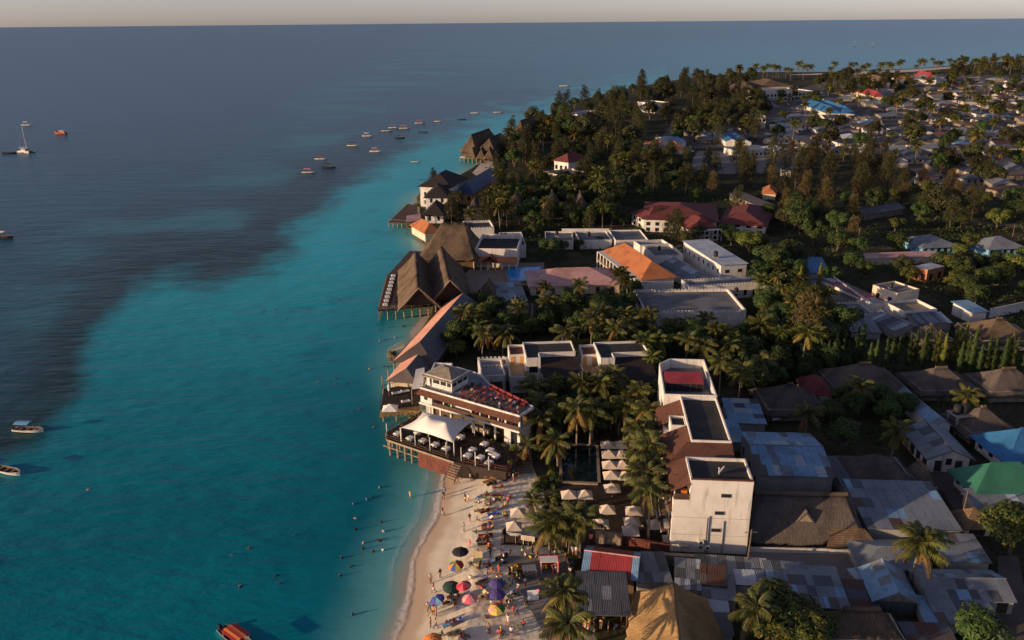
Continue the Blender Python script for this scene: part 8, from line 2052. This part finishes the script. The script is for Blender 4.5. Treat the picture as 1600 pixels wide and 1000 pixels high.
# poles, rocks, tanks
def pole(px, py, h, label):
    p = W(px, py); o = thing('utility_pole', p); tag(o, label, 'pole')
    MB().tube([p, p + Vector((.15, 0, h))], [.13, .09], 6).build('pole', 'bark', o); MB().tube([p + Vector((-.8, 0, h - .5)), p + Vector((1.0, 0, h - .45))], .06, 4).build('crossarm', 'bark', o)
pole(1166, 893, 7, 'leaning wooden utility pole at the foot of the hotel'); pole(1338, 392, 8, 'wooden utility pole in open ground behind the blue roof'); pole(1577, 392, 9, 'utility pole before the right schoolhouse'); pole(1500, 820, 6, 'bent wooden pole beside the tiled gatehouse')
def rocks():
    r = random.Random(3)
    for i, (x, y, s) in enumerate(((618, 562, 1.6), (628, 570, 1.3), (612, 556, 1.1), (655, 355, 2.2), (662, 358, 1.8), (650, 346, 1.6), (752, 258, 2.6), (760, 266, 2.4), (745, 262, 2.0), (768, 272, 2.4), (658, 650, 1.2), (652, 662, 1.3))):
        bm = bmesh.new(); bmesh.ops.create_icosphere(bm, subdivisions=3, radius=s)
        for v in bm.verts: v.co *= 1 + .35 * noise.noise(v.co * .9 + Vector((i * 7, 0, 0))) + .12 * noise.noise(v.co * 3); v.co.z *= .65
        me = bpy.data.meshes.new('coral_rock'); bm.to_mesh(me); bm.free(); me.materials.append(M['rock']); o = bpy.data.objects.new('coral_rock', me); COL.objects.link(o); p = W(x, y, .3); o.location = p
        auto(o, 'rough brown coral rock', 'rock', 'coral rocks along the shore', 'rocks')
rocks()
for x, y, k, s in ((612, 553, 'shrub', .9), (640, 355, 'shrub', 1.1), (652, 322, 'shrub', 1.6), (625, 558, 'shrub', .7), (640, 632, 'shrub', .6), (834, 770, 'shrub', .8), (840, 760, 'shrub', 1.0)): tree(k, W(x, y, 1.2), s, group='shrubs along the shore')
# ------------------------------------------------------------------ labels that say which one
LAND = [('the white hotel block', 1105, 800), ('the beach restaurant', 745, 650), ('the big thatched jetty restaurant', 680, 430), ('the peach metal roof', 660, 530), ('the dark pool', 905, 725), ('the orange tiled roof', 1000, 405),
        ('the pink corrugated roof', 895, 432), ('the red-roofed hotel', 1090, 340), ('the blue swimming pool', 818, 428), ('the sandy yard', 1150, 252), ('the patched blue roof', 1235, 710), ('the white-walled bungalow', 1480, 700), ('the green hipped roof', 1550, 745),
        ('the golden thatch', 1020, 950), ('the black-roofed villas', 900, 550), ('the navy blue roof', 735, 285), ('the far jetty huts', 755, 232), ('the twin bright blue roofs', 1314, 168), ('the far white hotel', 1230, 140), ('the far red-pink roof', 1373, 146),
        ('the columnar hedge', 1450, 545), ('the cream two-storey house', 1380, 447), ('the left schoolhouse', 1465, 376), ('the right schoolhouse', 1570, 378), ('the far red tower', 1455, 118), ('the far blue gables', 1155, 212), ('the bright orange roof', 1059, 227),
        ('the red-roofed headland villa', 880, 245), ('the orange-walled tower', 895, 177), ('the battlemented grey roof', 1085, 470), ('the tall white block', 1140, 400), ('the large dark thatched hall', 1365, 590), ('the black parasol', 719, 857), ('the violet parasols', 776, 915),
        ('the dark green parasol', 704, 911), ('the rainbow parasol by the violet pair', 778, 945), ('the orange parasol', 678, 994), ('the cream canopies', 806, 805), ('the white-topped stall', 858, 890), ('the fruit heap', 807, 888), ('the blue-grey shed', 945, 935), ('the red striped shed', 950, 878),
        ('the catamaran', 42, 236), ('the reef-edge boat', 45, 672), ('the striped-canopy boat', 372, 995), ('the dark sun deck', 625, 625), ('the shore waves', 665, 820), ('the open lagoon', 440, 870), ('the reef', 520, 600), ('the brown classroom row', 1175, 315), ('the arcaded wall', 915, 352),
        ('the vivid blue shed', 1275, 417), ('the dark long roof', 1385, 325), ('the far wooded shore', 1570, 112), ('the whitewashed ruin', 1440, 478), ('the twin garden parasols', 900, 765), ('the white tent', 690, 668), ('the roof pavilion', 708, 595), ('the blue hipped roof', 1585, 690)]
ORD = ['leftmost', 'second', 'third', 'fourth', 'fifth', 'sixth', 'seventh', 'eighth', 'ninth', 'tenth', 'eleventh', 'twelfth', 'thirteenth', 'fourteenth', 'fifteenth', 'sixteenth', 'seventeenth', 'eighteenth', 'nineteenth', 'twentieth']
def ordinal(n):
    if n < 20: return ORD[n]
    return ['twenty', 'thirty', 'forty', 'fifty'][(n + 1) // 10 - 2] + ('-' + ['', 'first', 'second', 'third', 'fourth', 'fifth', 'sixth', 'seventh', 'eighth', 'ninth'][(n + 1) % 10] if (n + 1) % 10 else 'th')
import re
def labels():
    sets = {}
    for o, desc, plural, ref in TAGGED:
        px, py = proj(o.location)
        best = min(LAND, key=lambda l: ((l[1] - px) * .8) ** 2 + ((l[2] - py) * 1.4) ** 2)
        dx, dy = px - best[1], py - best[2]
        rel = ('right of' if dx > 0 else 'left of') if abs(dx) > abs(dy) * 1.3 else ('in front of' if dy > 0 else 'behind')
        if best[0] in ('the reef', 'the open lagoon', 'the shore waves'): rel = 'near'
        sets.setdefault((desc, plural, rel, best[0]), []).append((px, py, o))
    for (desc, plural, rel, lm), L in sets.items():
        L.sort(key=lambda a: a[0])
        for i, (px, py, o) in enumerate(L):
            if len(L) == 1: lab = f'{desc} {rel} {lm}'
            elif len(L) == 2: lab = f'{desc} {rel} {lm}, {("left", "right")[i]} one of two'
            else: lab = f'{desc} {rel} {lm}, ' + (ordinal(i) + ' from left' if 0 < i < len(L) - 1 else 'leftmost' if i == 0 else 'rightmost')
            if len(lab.split()) > 16: lab = lab.replace(' from left', '')
            if len(lab.split()) > 16: lab = re.sub(r' and (\w+) shorts', r' over \1', lab)
            if len(lab.split()) > 16: lab = lab.replace(' person with ', ' person, ').replace('the red-roofed headland villa', 'the headland villa').replace('the twin bright blue roofs', 'the twin blue roofs')
            if len(lab.split()) > 16: lab = lab.replace('the rainbow parasol by the violet pair', 'the second rainbow parasol')
            o['label'] = lab
labels()
